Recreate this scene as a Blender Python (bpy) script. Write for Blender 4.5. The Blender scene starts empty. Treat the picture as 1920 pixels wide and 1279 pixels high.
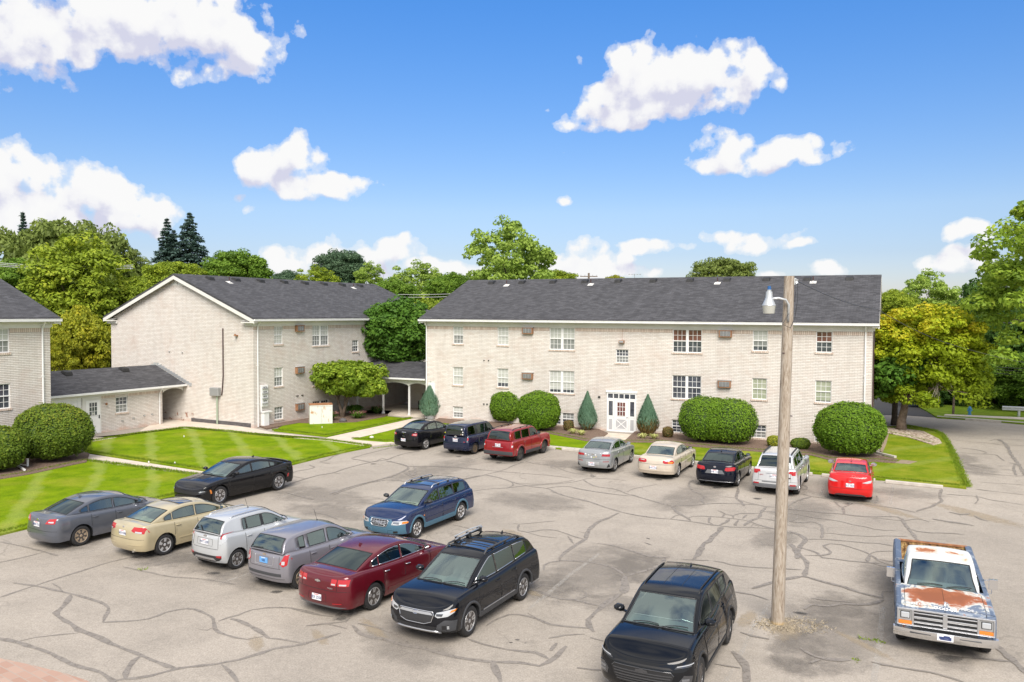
import bpy, bmesh, math, random
import numpy as np
from mathutils import Vector, Matrix
from mathutils.bvhtree import BVHTree
random.seed(7); RNG=np.random.default_rng(11)
SC=bpy.context.scene; COL=SC.collection
PI=math.pi; R_=math.radians
# ------------------------------------------------------------------ camera model (also used to lay the site out on the ground)
F=1530.0; CX,CY=960,639.5; CAMH=7.6
_roll=math.atan(.0052); _pitch=math.atan((CY-586.)/F*math.cos(_roll))
_c,_s=math.cos(_pitch),math.sin(_pitch)
FW=np.array([0,_c,-_s]); _u0=np.array([0,_s,_c]); _r0=np.array([1.,0,0])
RT=_r0*math.cos(_roll)+_u0*math.sin(_roll); UP=_u0*math.cos(_roll)-_r0*math.sin(_roll)
def ray(px,py): return FW*F+RT*(px-CX)-UP*(py-CY)
def G(px,py,z=0):
    d=ray(px,py); t=(z-CAMH)/d[2]; return (d[0]*t,d[1]*t)
def AT(px,py,Y):
    d=ray(px,py); t=Y/d[1]; return (d[0]*t,Y,CAMH+d[2]*t)
cam=bpy.data.cameras.new('camera'); co=bpy.data.objects.new('camera',cam); COL.objects.link(co)
cam.sensor_width=36; cam.lens=36*F/1920; cam.clip_end=3000
M=Matrix(((RT[0],UP[0],-FW[0],0),(RT[1],UP[1],-FW[1],0),(RT[2],UP[2],-FW[2],CAMH),(0,0,0,1)))
co.matrix_world=M; SC.camera=co
# ------------------------------------------------------------------ helpers
def empty(name,loc=(0,0,0),rz=0,parent=None,rot=None):
    o=bpy.data.objects.new(name,None); COL.objects.link(o); o.location=loc
    o.rotation_euler=rot if rot else (0,0,rz); o.empty_display_size=.3
    if parent: o.parent=parent
    return o
def tag(o,label=None,cat=None,group=None,kind=None):
    if label: o['label']=label
    if cat: o['category']=cat
    if group: o['group']=group
    if kind: o['kind']=kind
    return o
def thing(name,label,cat,loc=(0,0,0),rz=0,group=None):
    return tag(empty(name,loc,rz),label,cat,group)
class MB:
    def __init__(s): s.v=[];s.f=[];s.m=[]
    def add(s,vs,fs,mi=0):
        b=len(s.v); s.v+= [tuple(p) for p in vs]; s.f+=[tuple(i+b for i in f) for f in fs]; s.m+=[mi]*len(fs); return s
    def box(s,x0,x1,y0,y1,z0,z1,mi=0,skip=''):
        v=[(x0,y0,z0),(x1,y0,z0),(x1,y1,z0),(x0,y1,z0),(x0,y0,z1),(x1,y0,z1),(x1,y1,z1),(x0,y1,z1)]
        f=[(0,3,2,1),(4,5,6,7),(0,1,5,4),(1,2,6,5),(2,3,7,6),(3,0,4,7)]
        return s.add(v,f,mi)
    def bar(s,a,b,w,h=None,mi=0,up=(0,0,1)):
        a=Vector(a);b=Vector(b);d=(b-a).normalized(); u=Vector(up)
        if abs(d.dot(u))>.98: u=Vector((1,0,0))
        r=d.cross(u).normalized(); u=r.cross(d); h=h or w
        v=[]
        for p in (a,b):
            for sx,sy in ((-1,-1),(1,-1),(1,1),(-1,1)): v.append(p+r*sx*w/2+u*sy*h/2)
        return s.add(v,[(0,3,2,1),(4,5,6,7),(0,1,5,4),(1,2,6,5),(2,3,7,6),(3,0,4,7)],mi)
    def tube(s,pts,r,n=8,mi=0,cap=True):
        pts=[Vector(p) for p in pts]; rs=r if isinstance(r,(list,tuple)) else [r]*len(pts)
        v=[];prev=None
        for i,p in enumerate(pts):
            d=(pts[min(i+1,len(pts)-1)]-pts[max(i-1,0)]).normalized()
            if prev is None:
                u=Vector((0,0,1)) if abs(d.z)<.95 else Vector((1,0,0)); a=d.cross(u).normalized()
            else: a=(prev-d*prev.dot(d)).normalized()
            prev=a; b=d.cross(a)
            for k in range(n):
                t=2*PI*k/n; v.append(p+a*math.cos(t)*rs[i]+b*math.sin(t)*rs[i])
        f=[]
        for i in range(len(pts)-1):
            for k in range(n):
                f.append((i*n+k,i*n+(k+1)%n,(i+1)*n+(k+1)%n,(i+1)*n+k))
        if cap: f.append(tuple(range(n))[::-1]); f.append(tuple((len(pts)-1)*n+k for k in range(n)))
        return s.add(v,f,mi)
    def lathe(s,prof,n=24,c=(0,0,0),axis='z',mi=0):
        v=[];m=len(prof)
        for k in range(n):
            t=2*PI*k/n
            for r,h in prof:
                p=(r*math.cos(t),r*math.sin(t),h)
                if axis=='y': p=(p[0],p[2],p[1])
                if axis=='x': p=(p[2],p[0],p[1])
                v.append((p[0]+c[0],p[1]+c[1],p[2]+c[2]))
        f=[]
        for k in range(n):
            for j in range(m-1):
                q=(k*m+j,((k+1)%n)*m+j,((k+1)%n)*m+j+1,k*m+j+1)
                f.append(q[::-1] if axis=='y' else q)
        return s.add(v,f,mi)
    def prism(s,poly,z0,z1,mi=0):
        n=len(poly); a=sum(poly[i][0]*poly[(i+1)%n][1]-poly[(i+1)%n][0]*poly[i][1] for i in range(n))
        if a<0: poly=poly[::-1]
        v=[(p[0],p[1],z0) for p in poly]+[(p[0],p[1],z1) for p in poly]
        f=[tuple(range(n))[::-1],tuple(range(n,2*n))]+[(i,(i+1)%n,n+(i+1)%n,n+i) for i in range(n)]
        return s.add(v,f,mi)
    def build(s,name,mats,parent=None,smooth=False,bevel=0,loc=None,auto=None):
        me=bpy.data.meshes.new(name); me.from_pydata([tuple(map(float,p)) for p in s.v],[],s.f)
        if not isinstance(mats,(list,tuple)): mats=[mats]
        for m in mats: me.materials.append(m)
        if len(mats)>1: me.polygons.foreach_set('material_index',s.m)
        if smooth or auto: me.polygons.foreach_set('use_smooth',[True]*len(me.polygons))
        if auto: me.set_sharp_from_angle(angle=R_(auto))
        me.update()
        o=bpy.data.objects.new(name,me); COL.objects.link(o)
        if parent: o.parent=parent
        if loc: o.location=loc
        if bevel:
            b=o.modifiers.new('b','BEVEL'); b.width=bevel; b.segments=2; b.limit_method='ANGLE'
        return o
def interp(pts,x): return float(np.interp(x,[p[0] for p in pts],[p[1] for p in pts]))
def hermite(pts):
    xs=np.array([p[0] for p in pts],float); ys=np.array([p[1] for p in pts],float)
    o=np.argsort(xs); xs=xs[o]; ys=ys[o]; d=np.diff(ys)/np.maximum(np.diff(xs),1e-6); m=np.zeros(len(xs))
    m[0]=d[0]; m[-1]=d[-1]
    for i in range(1,len(xs)-1):
        m[i]=0 if d[i-1]*d[i]<=0 else 2*d[i-1]*d[i]/(d[i-1]+d[i])
    def f(x):
        if x<=xs[0]: return float(ys[0])
        if x>=xs[-1]: return float(ys[-1])
        i=int(np.searchsorted(xs,x)-1); h=xs[i+1]-xs[i]; t=(x-xs[i])/h
        return float(ys[i]*(1+2*t)*(1-t)**2+h*m[i]*t*(1-t)**2+ys[i+1]*t*t*(3-2*t)+h*m[i+1]*t*t*(t-1))
    return f
# ------------------------------------------------------------------ materials
def nt(name):
    m=bpy.data.materials.new(name); m.use_nodes=True; t=m.node_tree; b=t.nodes['Principled BSDF']; return m,t,b
def N(t,typ,**kw):
    n=t.nodes.new(typ)
    for k,v in kw.items():
        if k.startswith('i_'): n.inputs[k[2:].replace('_',' ')].default_value=v
        else: setattr(n,k,v)
    return n
def L(t,a,b): t.links.new(a,b)
def srgb(r,g,b):
    f=lambda c:(c/255/12.92) if c/255<=.04045 else ((c/255+.055)/1.055)**2.4
    return (f(r),f(g),f(b),1)
def c4(c): return (c[0],c[1],c[2],1)
def simple(name,col,rough=.6,metal=0,coat=0,spec=.5):
    m,t,b=nt(name); b.inputs['Base Color'].default_value=c4(col); b.inputs['Roughness'].default_value=rough
    b.inputs['Metallic'].default_value=metal; b.inputs['Coat Weight'].default_value=coat; b.inputs['Specular IOR Level'].default_value=spec
    b.inputs['Coat Roughness'].default_value=.03
    return m
def noise(t,scale,detail=4,rough=.55,vec=None,dist=0,dim='3D'):
    n=N(t,'ShaderNodeTexNoise'); n.inputs['Scale'].default_value=scale; n.inputs['Detail'].default_value=detail
    n.inputs['Roughness'].default_value=rough; n.inputs['Distortion'].default_value=dist
    if vec is not None: L(t,vec,n.inputs['Vector'])
    return n.outputs['Fac']
def ramp(t,fac,stops,interp_='LINEAR'):
    r=N(t,'ShaderNodeValToRGB'); r.color_ramp.interpolation=interp_; e=r.color_ramp.elements
    while len(e)<len(stops): e.new(.5)
    for i,(p,c) in enumerate(stops):
        e[i].position=p; e[i].color=c4(c) if len(c)>1 else (c[0],c[0],c[0],1)
    L(t,fac,r.inputs[0]); return r.outputs[0]
def mixc(t,fac,a,b,mode='MIX'):
    n=N(t,'ShaderNodeMix',data_type='RGBA',blend_type=mode)
    for s,v in ((n.inputs[0],fac),(n.inputs[6],a),(n.inputs[7],b)):
        if hasattr(v,'links'): L(t,v,s)
        elif isinstance(v,(int,float)): s.default_value=v
        else: s.default_value=c4(v)
    return n.outputs[2]
def math_(t,op,a,b=0.0,c=None):
    n=N(t,'ShaderNodeMath',operation=op)
    for i,v in enumerate((a,b,c)):
        if v is None: continue
        if hasattr(v,'links'): L(t,v,n.inputs[i])
        else: n.inputs[i].default_value=v
    return n.outputs[0]
def geo_pos(t): return N(t,'ShaderNodeNewGeometry').outputs['Position']
def objco(t): return N(t,'ShaderNodeTexCoord').outputs['Object']
def bump(t,b,h,dist=.01,strength=.5):
    n=N(t,'ShaderNodeBump'); n.inputs['Strength'].default_value=strength; n.inputs['Distance'].default_value=dist
    L(t,h,n.inputs['Height']); L(t,n.outputs[0],b.inputs['Normal'])
MT={}
def mottled(name,c1,c2,scale,rough=.85,bm=.01,detail=5,c3=None,big=.0):
    m,t,b=nt(name); p=objco(t); f=noise(t,scale,detail,.6,p)
    st=[(.3,c1),(.7,c2)] if c3 is None else [(.25,c1),(.5,c2),(.75,c3)]
    col=ramp(t,f,st)
    L(t,col,b.inputs['Base Color']); b.inputs['Roughness'].default_value=rough
    if bm: bump(t,b,noise(t,scale*3,4,.6,p),bm)
    MT[name]=m; return m
# asphalt ---------------------------------------------------------
def asphalt_mat(name,base,dark,amt=1.):
    m,t,b=nt(name); p=geo_pos(t)
    big=noise(t,.11,4,.6,p,.6); mid=noise(t,.7,6,.65,p,.4); fine=noise(t,26,3,.7,p); sp=noise(t,7,5,.75,p)
    a=mixc(t,ramp(t,big,[(.38,(0,)),(.66,(1,))]),base,tuple(c*.84 for c in base))
    a=mixc(t,ramp(t,mid,[(.45,(0,)),(.75,(.55*amt,))]),a,dark)
    a=mixc(t,ramp(t,fine,[(.35,(0,)),(.7,(1,))]),a,mixc(t,.5,a,(.03,.03,.03)))if False else a
    f=ramp(t,fine,[(.3,(.72,)),(.7,(1.18,))]); a=mixc(t,1.,a,f,'MULTIPLY')
    s=ramp(t,sp,[(.3,(.86,)),(.7,(1.1,))]); a=mixc(t,1.,a,s,'MULTIPLY')
    # hairline cracks
    v=N(t,'ShaderNodeTexVoronoi',feature='DISTANCE_TO_EDGE'); v.inputs['Scale'].default_value=.32
    mp=N(t,'ShaderNodeVectorMath',operation='ADD'); nn=N(t,'ShaderNodeTexNoise'); nn.inputs['Scale'].default_value=.9; nn.inputs['Detail'].default_value=5
    L(t,p,nn.inputs['Vector']); sc=N(t,'ShaderNodeVectorMath',operation='SCALE'); sc.inputs[3].default_value=1.6; L(t,nn.outputs['Color'],sc.inputs[0])
    L(t,p,mp.inputs[0]); L(t,sc.outputs[0],mp.inputs[1]); L(t,mp.outputs[0],v.inputs['Vector'])
    ck=ramp(t,v.outputs['Distance'],[(.004,(1,)),(.012,(0,))]); gate=ramp(t,noise(t,.25,3,.5,p),[(.5,(0,)),(.62,(.6,))])
    a=mixc(t,math_(t,'MULTIPLY',ck,gate),a,dark)
    L(t,a,b.inputs['Base Color']); b.inputs['Roughness'].default_value=.9; b.inputs['Specular IOR Level'].default_value=.25
    bump(t,b,fine,.004,.6); MT[name]=m; return m
asphalt_mat('asphalt',(.395,.352,.300),(.22,.198,.17),.8)
asphalt_mat('asphalt_dark',(.07,.068,.068),(.05,.05,.05),.4)
m,t,b=nt('crack_filler'); p=geo_pos(t); L(t,ramp(t,noise(t,3,4,.6,p),[(.3,(.205,.183,.16)),(.7,(.265,.236,.205))]),b.inputs['Base Color']); b.inputs['Roughness'].default_value=.7; L(t,ramp(t,noise(t,7,5,.7,p),[(.30,(.25,)),(.5,(.95,))]),b.inputs['Alpha']); MT['filler']=m
def alpha_layer(name,col,lo,hi,scale,rough=.85,maxa=1.):
    m,t,b=nt(name); p=geo_pos(t); f=noise(t,scale,6,.72,p,.3)
    b.inputs['Base Color'].default_value=c4(col); b.inputs['Roughness'].default_value=rough
    L(t,ramp(t,f,[(lo,(0,)),(hi,(maxa,))]),b.inputs['Alpha']); MT[name]=m; return m
alpha_layer('line_paint',(.52,.49,.44),.34,.66,7,.8,.55)
# blotchy stain: uv-less, fades by noise; radial fade through vertex colour attribute 'fade'
def stain_mat(name,col,scale,maxa):
    m,t,b=nt(name); p=geo_pos(t); f=noise(t,scale,7,.7,p,.4); at=N(t,'ShaderNodeAttribute',attribute_name='fade')
    x=math_(t,'ADD',f,math_(t,'SUBTRACT',math_(t,'MULTIPLY',at.outputs['Fac'],.75),.62))
    b.inputs['Base Color'].default_value=c4(col); b.inputs['Roughness'].default_value=.85; b.inputs['Specular IOR Level'].default_value=.25
    L(t,ramp(t,x,[(.18,(0,)),(.55,(maxa,))]),b.inputs['Alpha']); MT[name]=m
stain_mat('stain_dark',(.18,.165,.148),1.6,.30); stain_mat('stain_tan',(.40,.33,.235),4.5,.5); stain_mat('stain_oil',(.05,.05,.052),3.,.55)
# concrete / grass / mulch / gravel
mottled('concrete',(.50,.43,.35),(.63,.56,.47),1.8,.85,.003)
mottled('concrete_curb',(.40,.37,.33),(.56,.52,.46),3,.85,.004)
mottled('mulch',(.05,.030,.022),(.16,.105,.075),11,.95,.03,c3=(.26,.19,.14))
mottled('bare_soil',(.2,.15,.1),(.33,.26,.18),5,.95,.01)
m,t,b=nt('gravel'); p=objco(t); v=N(t,'ShaderNodeTexVoronoi'); v.inputs['Scale'].default_value=9; L(t,p,v.inputs['Vector'])
L(t,ramp(t,v.outputs['Color'],[(.15,(.16,.11,.08)),(.5,(.42,.33,.25)),(.85,(.62,.56,.48))]),b.inputs['Base Color']); b.inputs['Roughness'].default_value=.9
bump(t,b,v.outputs['Distance'],.05,1.); MT['gravel']=m
def grass_mat(name,ang=None,period=1.9,c1=(.105,.185,.003),c2=(.200,.285,.006),st=.25,yellow=.25):
    m,t,b=nt(name); p=geo_pos(t)
    f1=noise(t,1.1,5,.6,p,.3); f2=noise(t,22,4,.75,p); f3=noise(t,.35,3,.6,p)
    a=ramp(t,f1,[(.3,c1),(.7,c2)])
    a=mixc(t,ramp(t,f3,[(.5,(0,)),(.72,(yellow,))]),a,(.36,.31,.05))
    if ang is not None:
        sx=N(t,'ShaderNodeSeparateXYZ'); L(t,p,sx.inputs[0])
        d=math_(t,'ADD',math_(t,'MULTIPLY',sx.outputs[0],math.cos(ang)),math_(t,'MULTIPLY',sx.outputs[1],-math.sin(ang)))
        d=math_(t,'ADD',d,math_(t,'MULTIPLY',noise(t,.6,4,.6,p),1.0))
        w=math_(t,'SINE',math_(t,'MULTIPLY',d,2*PI/period))
        w=ramp(t,w,[(.62,(0,)),(.97,(st,))]); a=mixc(t,w,a,(.33,.37,.11))
    a=mixc(t,1.,a,ramp(t,f2,[(.25,(.6,)),(.75,(1.35,))]),'MULTIPLY')
    L(t,a,b.inputs['Base Color']); b.inputs['Roughness'].default_value=.95; b.inputs['Specular IOR Level'].default_value=.05
    bump(t,b,f2,.03,.8); MT[name]=m
grass_mat('grass_court',R_(-24),2.3,st=.38,yellow=.4); grass_mat('grass_front',R_(-24),2.3,st=.34,yellow=.4); grass_mat('grass_plain',None,yellow=.12)
grass_mat('grass_side',R_(60),3.2,(.10,.175,.004),(.22,.255,.018),.2,.6); grass_mat('grass_verge',None,c1=(.09,.16,.015),c2=(.2,.28,.03))
# brick
def brick_mat(name,ox=0,oy=0,sx=1,tint=1.):
    m,t,b=nt(name); tc=N(t,'ShaderNodeTexCoord').outputs['Object']; s=N(t,'ShaderNodeSeparateXYZ'); L(t,tc,s.inputs[0])
    u=math_(t,'MULTIPLY',math_(t,'ADD',s.outputs[0],s.outputs[1]),3.); cb=N(t,'ShaderNodeCombineXYZ'); L(t,u,cb.inputs[0]); L(t,s.outputs[2],cb.inputs[1])
    br=N(t,'ShaderNodeTexBrick'); L(t,cb.outputs[0],br.inputs['Vector'])
    for k,v in (('Scale',1.),('Brick Width',.84),('Row Height',.09),('Mortar Size',.0115),('Mortar Smooth',.3),('Bias',-.35)): br.inputs[k].default_value=v
    br.inputs['Color1'].default_value=c4((.70*tint,.665*tint,.62*tint)); br.inputs['Color2'].default_value=c4((.60*tint,.545*tint,.49*tint)); br.inputs['Mortar'].default_value=c4((.25*tint,.205*tint,.17*tint))
    a=br.outputs['Color']
    w=noise(t,.55,6,.72,tc,.5); a=mixc(t,ramp(t,w,[(.50,(0,)),(.72,(.34,))]),a,(.46,.33,.27))
    # single worn bricks
    br2=N(t,'ShaderNodeTexBrick'); L(t,cb.outputs[0],br2.inputs['Vector'])
    for k,v in (('Scale',1.),('Brick Width',.84),('Row Height',.09),('Mortar Size',0.),('Bias',-.78)): br2.inputs[k].default_value=v
    br2.inputs['Color1'].default_value=(0,0,0,1); br2.inputs['Color2'].default_value=(1,1,1,1)
    spx=math_(t,'MULTIPLY',ramp(t,br2.outputs['Color'],[(.25,(0,)),(.8,(1,))]),ramp(t,noise(t,2.2,5,.8,tc),[(.42,(0,)),(.62,(.8,))]))
    a=mixc(t,spx,a,(.42,.25,.18))
    mpv=N(t,'ShaderNodeMapping'); mpv.inputs['Scale'].default_value=(2.2,2.2,.22); L(t,tc,mpv.inputs[0]); a=mixc(t,1.,a,ramp(t,noise(t,1.3,5,.65,mpv.outputs[0]),[(.30,(.93,)),(.55,(1.02,))]),'MULTIPLY'); lo=noise(t,.2,3,.5,tc); a=mixc(t,1.,a,ramp(t,lo,[(.3,(.93,)),(.7,(1.05,))]),'MULTIPLY')
    # stained foot of the wall
    zf=ramp(t,math_(t,'ADD',s.outputs[2],math_(t,'MULTIPLY',noise(t,1.2,5,.7,tc),1.)),[(.45,(.55,)),(.75,(0,))]); a=mixc(t,zf,a,(.56,.33,.23))
    L(t,a,b.inputs['Base Color']); b.inputs['Roughness'].default_value=.8; b.inputs['Specular IOR Level'].default_value=.2
    bump(t,b,math_(t,'SUBTRACT',1.,br.outputs['Fac']),.006,.5); MT[name]=m
brick_mat('brick'); 
m,t,b=nt('soldier_brick'); tc=N(t,'ShaderNodeTexCoord').outputs['Object']; s=N(t,'ShaderNodeSeparateXYZ'); L(t,tc,s.inputs[0])
u=math_(t,'ADD',s.outputs[0],s.outputs[1]); cb=N(t,'ShaderNodeCombineXYZ'); L(t,u,cb.inputs[0]); L(t,s.outputs[2],cb.inputs[1])
br=N(t,'ShaderNodeTexBrick',offset=0.); L(t,cb.outputs[0],br.inputs['Vector'])
for k,v in (('Scale',1.),('Brick Width',.105),('Row Height',3.),('Mortar Size',.012),('Mortar Smooth',.2)): br.inputs[k].default_value=v
br.inputs['Color1'].default_value=(.66,.57,.49,1); br.inputs['Color2'].default_value=(.52,.41,.34,1); br.inputs['Mortar'].default_value=(.33,.24,.19,1)
L(t,br.outputs['Color'],b.inputs['Base Color']); b.inputs['Roughness'].default_value=.8; MT['soldier']=m
# roof shingles
m,t,b=nt('shingle'); tc=N(t,'ShaderNodeTexCoord').outputs['Object']; s=N(t,'ShaderNodeSeparateXYZ'); L(t,tc,s.inputs[0])
cb=N(t,'ShaderNodeCombineXYZ'); L(t,s.outputs[0],cb.inputs[0]); L(t,math_(t,'MULTIPLY',s.outputs[2],2.7),cb.inputs[1])
br=N(t,'ShaderNodeTexBrick'); L(t,cb.outputs[0],br.inputs['Vector'])
for k,v in (('Scale',1.),('Brick Width',.33),('Row Height',.14),('Mortar Size',.012),('Mortar Smooth',.6),('Bias',-.1)): br.inputs[k].default_value=v
br.inputs['Color1'].default_value=(.042,.042,.046,1); br.inputs['Color2'].default_value=(.082,.082,.089,1); br.inputs['Mortar'].default_value=(.035,.035,.04,1)
a=mixc(t,1.,br.outputs['Color'],ramp(t,noise(t,1.6,5,.7,tc),[(.3,(.8,)),(.7,(1.22,))]),'MULTIPLY')
L(t,a,b.inputs['Base Color']); b.inputs['Roughness'].default_value=.9; bump(t,b,br.outputs['Fac'],-.01,.6); MT['shingle']=m
mottled('white_trim',(.62,.61,.57),(.72,.71,.67),.9,.55,0)
mottled('white_vinyl',(.70,.70,.69),(.78,.78,.77),2,.4,0)
mottled('rust_metal',(.22,.09,.04),(.42,.2,.09),6,.8,.002)
mottled('ac_brown',(.22,.10,.05),(.36,.19,.10),5,.7,.002); 
mottled('vent_black',(.012,.012,.013),(.03,.03,.03),6,.6,0)
mottled('wood_dark',(.012,.011,.012),(.03,.028,.028),8,.5,0)
MT['metal_grey']=simple('metal_grey',(.42,.43,.43),.45,.5); MT['galv']=simple('galvanised',(.55,.57,.58),.4,.6)
MT['pipe_brown']=simple('pipe_brown',(.06,.03,.03),.5); MT['ac_grille']=simple('ac_grille',(.18,.18,.175),.6); MT['black']=simple('black_plastic',(.012,.012,.013),.55)
MT['black_void']=simple('dark_opening',(.01,.01,.01),.9); MT['wire']=simple('wire',(.03,.03,.035),.5); MT['wire_pale']=simple('wire_pale',(.45,.45,.45),.5)
def pane_mat(name,ctop,cbot,rough=.06):
    m,t,b=nt(name); tc=N(t,'ShaderNodeTexCoord').outputs['Object']; f=noise(t,2.3,4,.6,tc,.6)
    L(t,ramp(t,f,[(.3,ctop),(.7,cbot)]),b.inputs['Base Color']); b.inputs['Roughness'].default_value=rough; b.inputs['Coat Weight'].default_value=.5; b.inputs['Coat Roughness'].default_value=.02; MT[name]=m
pane_mat('pane_blind',(.42,.43,.40),(.52,.53,.49),.15); pane_mat('pane_grey',(.17,.18,.18),(.27,.28,.27),.1)
pane_mat('pane_dark',(.03,.035,.045),(.10,.11,.13),.05); pane_mat('pane_red',(.10,.04,.035),(.20,.09,.08),.05); pane_mat('pane_green',(.26,.30,.20),(.38,.40,.30),.1)  # pane_red: brick-house reflection painted into upper window panes; also colours the door glass
MT['curtain']=simple('curtain',(.55,.6,.58),.9)
m,t,b=nt('pole_wood'); tc=objco(t); mp=N(t,'ShaderNodeMapping'); mp.inputs['Scale'].default_value=(9,9,1.1); L(t,tc,mp.inputs[0])
f=noise(t,2.2,7,.7,mp.outputs[0],1.4); s=N(t,'ShaderNodeSeparateXYZ'); L(t,tc,s.inputs[0])
a=ramp(t,f,[(.32,(.15,.105,.07)),(.5,(.34,.285,.225)),(.68,(.46,.41,.35))]); 
a=mixc(t,ramp(t,s.outputs[2],[(.0,(.55,)),(.09,(0,))]),a,(.55,.36,.10)); L(t,a,b.inputs['Base Color']); b.inputs['Roughness'].default_value=.85; bump(t,b,f,.01,.6); MT['pole_wood']=m
# ------------------------------------------------------------------ ground
def struct(mb,name,mat,**k):
    o=mb.build(name,mat,**k); o['kind']='structure'; return o
mb=MB(); mb.add([(-900,-300,-.12),(900,-300,-.12),(900,1500,-.12),(-900,1500,-.12)],[(0,1,2,3)]); struct(mb,'ground',MT['grass_verge'])
mb=MB(); mb.add([(-70,-40,0),(110,-40,0),(110,70,0),(62,70,0),(46,73,0),(46,140,0),(24,140,0),(16,70,0),(-70,70,0)],[tuple(range(9))]); struct(mb,'parking_lot',MT['asphalt'])
def gp(pts,z=0): return [G(x,y,z) for x,y in pts]
def patch(name,pts,z,mat,z0=-.05,world=False,kind='structure',bev=0):
    mb=MB(); mb.prism(pts if world else gp(pts,z),z0,z); o=mb.build(name,mat,bevel=bev); o['kind']=kind; return o
patch('side_drive',[(1640,778),(1700,779),(1757.5,783),(1738,769),(1722,762),(1712,745),(1700,730),(1640,722)],.012,MT['asphalt_dark'],.001)
WZ=.05
# walks
patch('court_walk',[(95,842),(172,820),(262,811),(312,802.5),(476,805),(512,811),(614,821.5),(660,823),(722,826),(740,830),(690,836.5),(655,833),(614,826.5),(483,816),(345,802),(167,828),(165,845),(95,850)],WZ,MT['concrete'])
patch('gable_walk',[(290,792),(312,785),(400,792),(476,803),(512,811),(470,813),(345,801),(262,808)],WZ+.004,MT['concrete'])
patch('lawn_walk',[(120,848),(163,850.5),(390,885.5),(410,900),(378,891),(161,863),(120,860)],WZ,MT['concrete'])
patch('porch_walk',[(614,820),(773,785),(800,786),(812,789),(757,800),(668,823),(655,833),(614,826.5)],WZ+.008,MT['concrete'])
patch('door_walk',[(1139,811),(1194,815),(1168,828),(1150,840),(1100,836),(1122,824)],WZ+.004,MT['concrete'])
# lawns
patch('court_lawn',[(165,848.5),(385,882),(372,906),(400,902),(470,888),(534,873.5),(600,857),(655,845),(694,837.5),(614,826.5),(483,816),(430,810),(345,803),(250,815),(167,829)],.075,MT['grass_court'])
patch('front_lawn',[(-260,1075),(-100,1030),(0,1001),(120,972),(240,947),(330,929),(372,905),(374,892),(161,864.5),(110,876),(50,889),(0,897),(-260,950)],.075,MT['grass_front'])
patch('porch_lawn',[(513,807),(614,818),(700,800),(771,784.5),(722,780),(667,790),(600,792.5),(560,791.5),(537,795)],.075,MT['grass_plain'])
patch('corner_lawn',[(660,823.5),(690,826),(724,828.5),(760,826),(900,832),(1026,838),(1095,846),(1170,855),(1140,838),(1100,826),(1026,811),(870,797),(812,790),(757,801)],.075,MT['grass_plain'])
patch('row_lawn',[(1170,829),(1243,829),(1280,835),(1381,843),(1436,847),(1522,853),(1557,862),(1600,866),(1640,864),(1662,866),(1652,846),(1650,815),(1648,803),(1650,799.5),(1699,799),(1750,808),(1765,815),(1774,828),(1789,858),(1812,914.5),(1700,902),(1640,897.5),(1522,886),(1415,877),(1312,867),(1181,854),(1150,850)],.075,MT['grass_side'])
# beds
patch('front_bed',[(1026,812),(1100,827),(1122,825),(1140,812),(1120,803),(1026,790),(900,783),(829,780),(812,790),(870,798)],.10,MT['mulch'])
patch('bed_mulch',[(1168,829),(1243,829.5),(1280,835.5),(1381,843.5),(1436,847.5),(1522,853.5),(1557,863),(1600,867),(1640,865),(1678,868),(1684,861),(1640,852),(1640,815),(1500,820),(1194,805)],.10,MT['mulch'])
patch('porch_bed',[(500,803),(540,796),(560,792.5),(600,793.5),(667,791),(722,781),(735,770),(700,768),(610,780),(483,797)],.10,MT['mulch'])
patch('corner_bed',[(-120,905),(0,898),(50,890),(110,877),(162,866),(168,850),(95,840),(-120,870)],.10,MT['mulch'])
patch('gravel_bed',[(1653,801.5),(1695,803),(1731,808),(1761,823),(1766,830),(1750,834),(1705,820),(1662,811)],.11,MT['gravel'])
patch('bare_strip',[(1675,868),(1690,862),(1720,865),(1705,870)],.082,MT['bare_soil'],.02)
patch('bare_edge',[(1650,845),(1660,812),(1667,812),(1662,832),(1655,848)],.083,MT['bare_soil'],.02)
# verge beyond the street
patch('verge',[(1757,782),(1850,787.5),(1920,794),(2100,811),(2300,800),(2300,745),(1920,755),(1740,757),(1722,762),(1738,770)],.1,MT['grass_verge'])
patch('street_walk',[(1770,778.5),(1920,786.5),(2060,795),(2060,790),(1920,782.5),(1772,776.5)],.13,MT['concrete'])
a=G(1757,783.5);bb=G(1920,795.5);cc=G(2060,809)
mb=MB(); mb.bar((a[0],a[1],.07),(bb[0],bb[1],.07),.22,.16); mb.bar((bb[0],bb[1],.07),(cc[0],cc[1],.07),.22,.16); struct(mb,'street_kerb',MT['concrete_curb'],bevel=.02)
# brick paving, lower left corner
m,t,b=nt('pavers'); p=geo_pos(t); br=N(t,'ShaderNodeTexBrick'); mp=N(t,'ShaderNodeMapping'); mp.inputs['Rotation'].default_value=(0,0,R_(35)); L(t,p,mp.inputs[0]); L(t,mp.outputs[0],br.inputs['Vector'])
for k,v in (('Scale',1.),('Brick Width',.42),('Row Height',.2),('Mortar Size',.012)): br.inputs[k].default_value=v
br.inputs['Color1'].default_value=(.36,.22,.165,1); br.inputs['Color2'].default_value=(.43,.30,.235,1); br.inputs['Mortar'].default_value=(.36,.29,.24,1)
L(t,br.outputs['Color'],b.inputs['Base Color']); b.inputs['Roughness'].default_value=.9
patch('brick_paving',[(-80,1215),(0,1234),(60,1247),(120,1262),(160,1275),(230,1310),(-80,1330)],.02,m,-.02)
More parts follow.
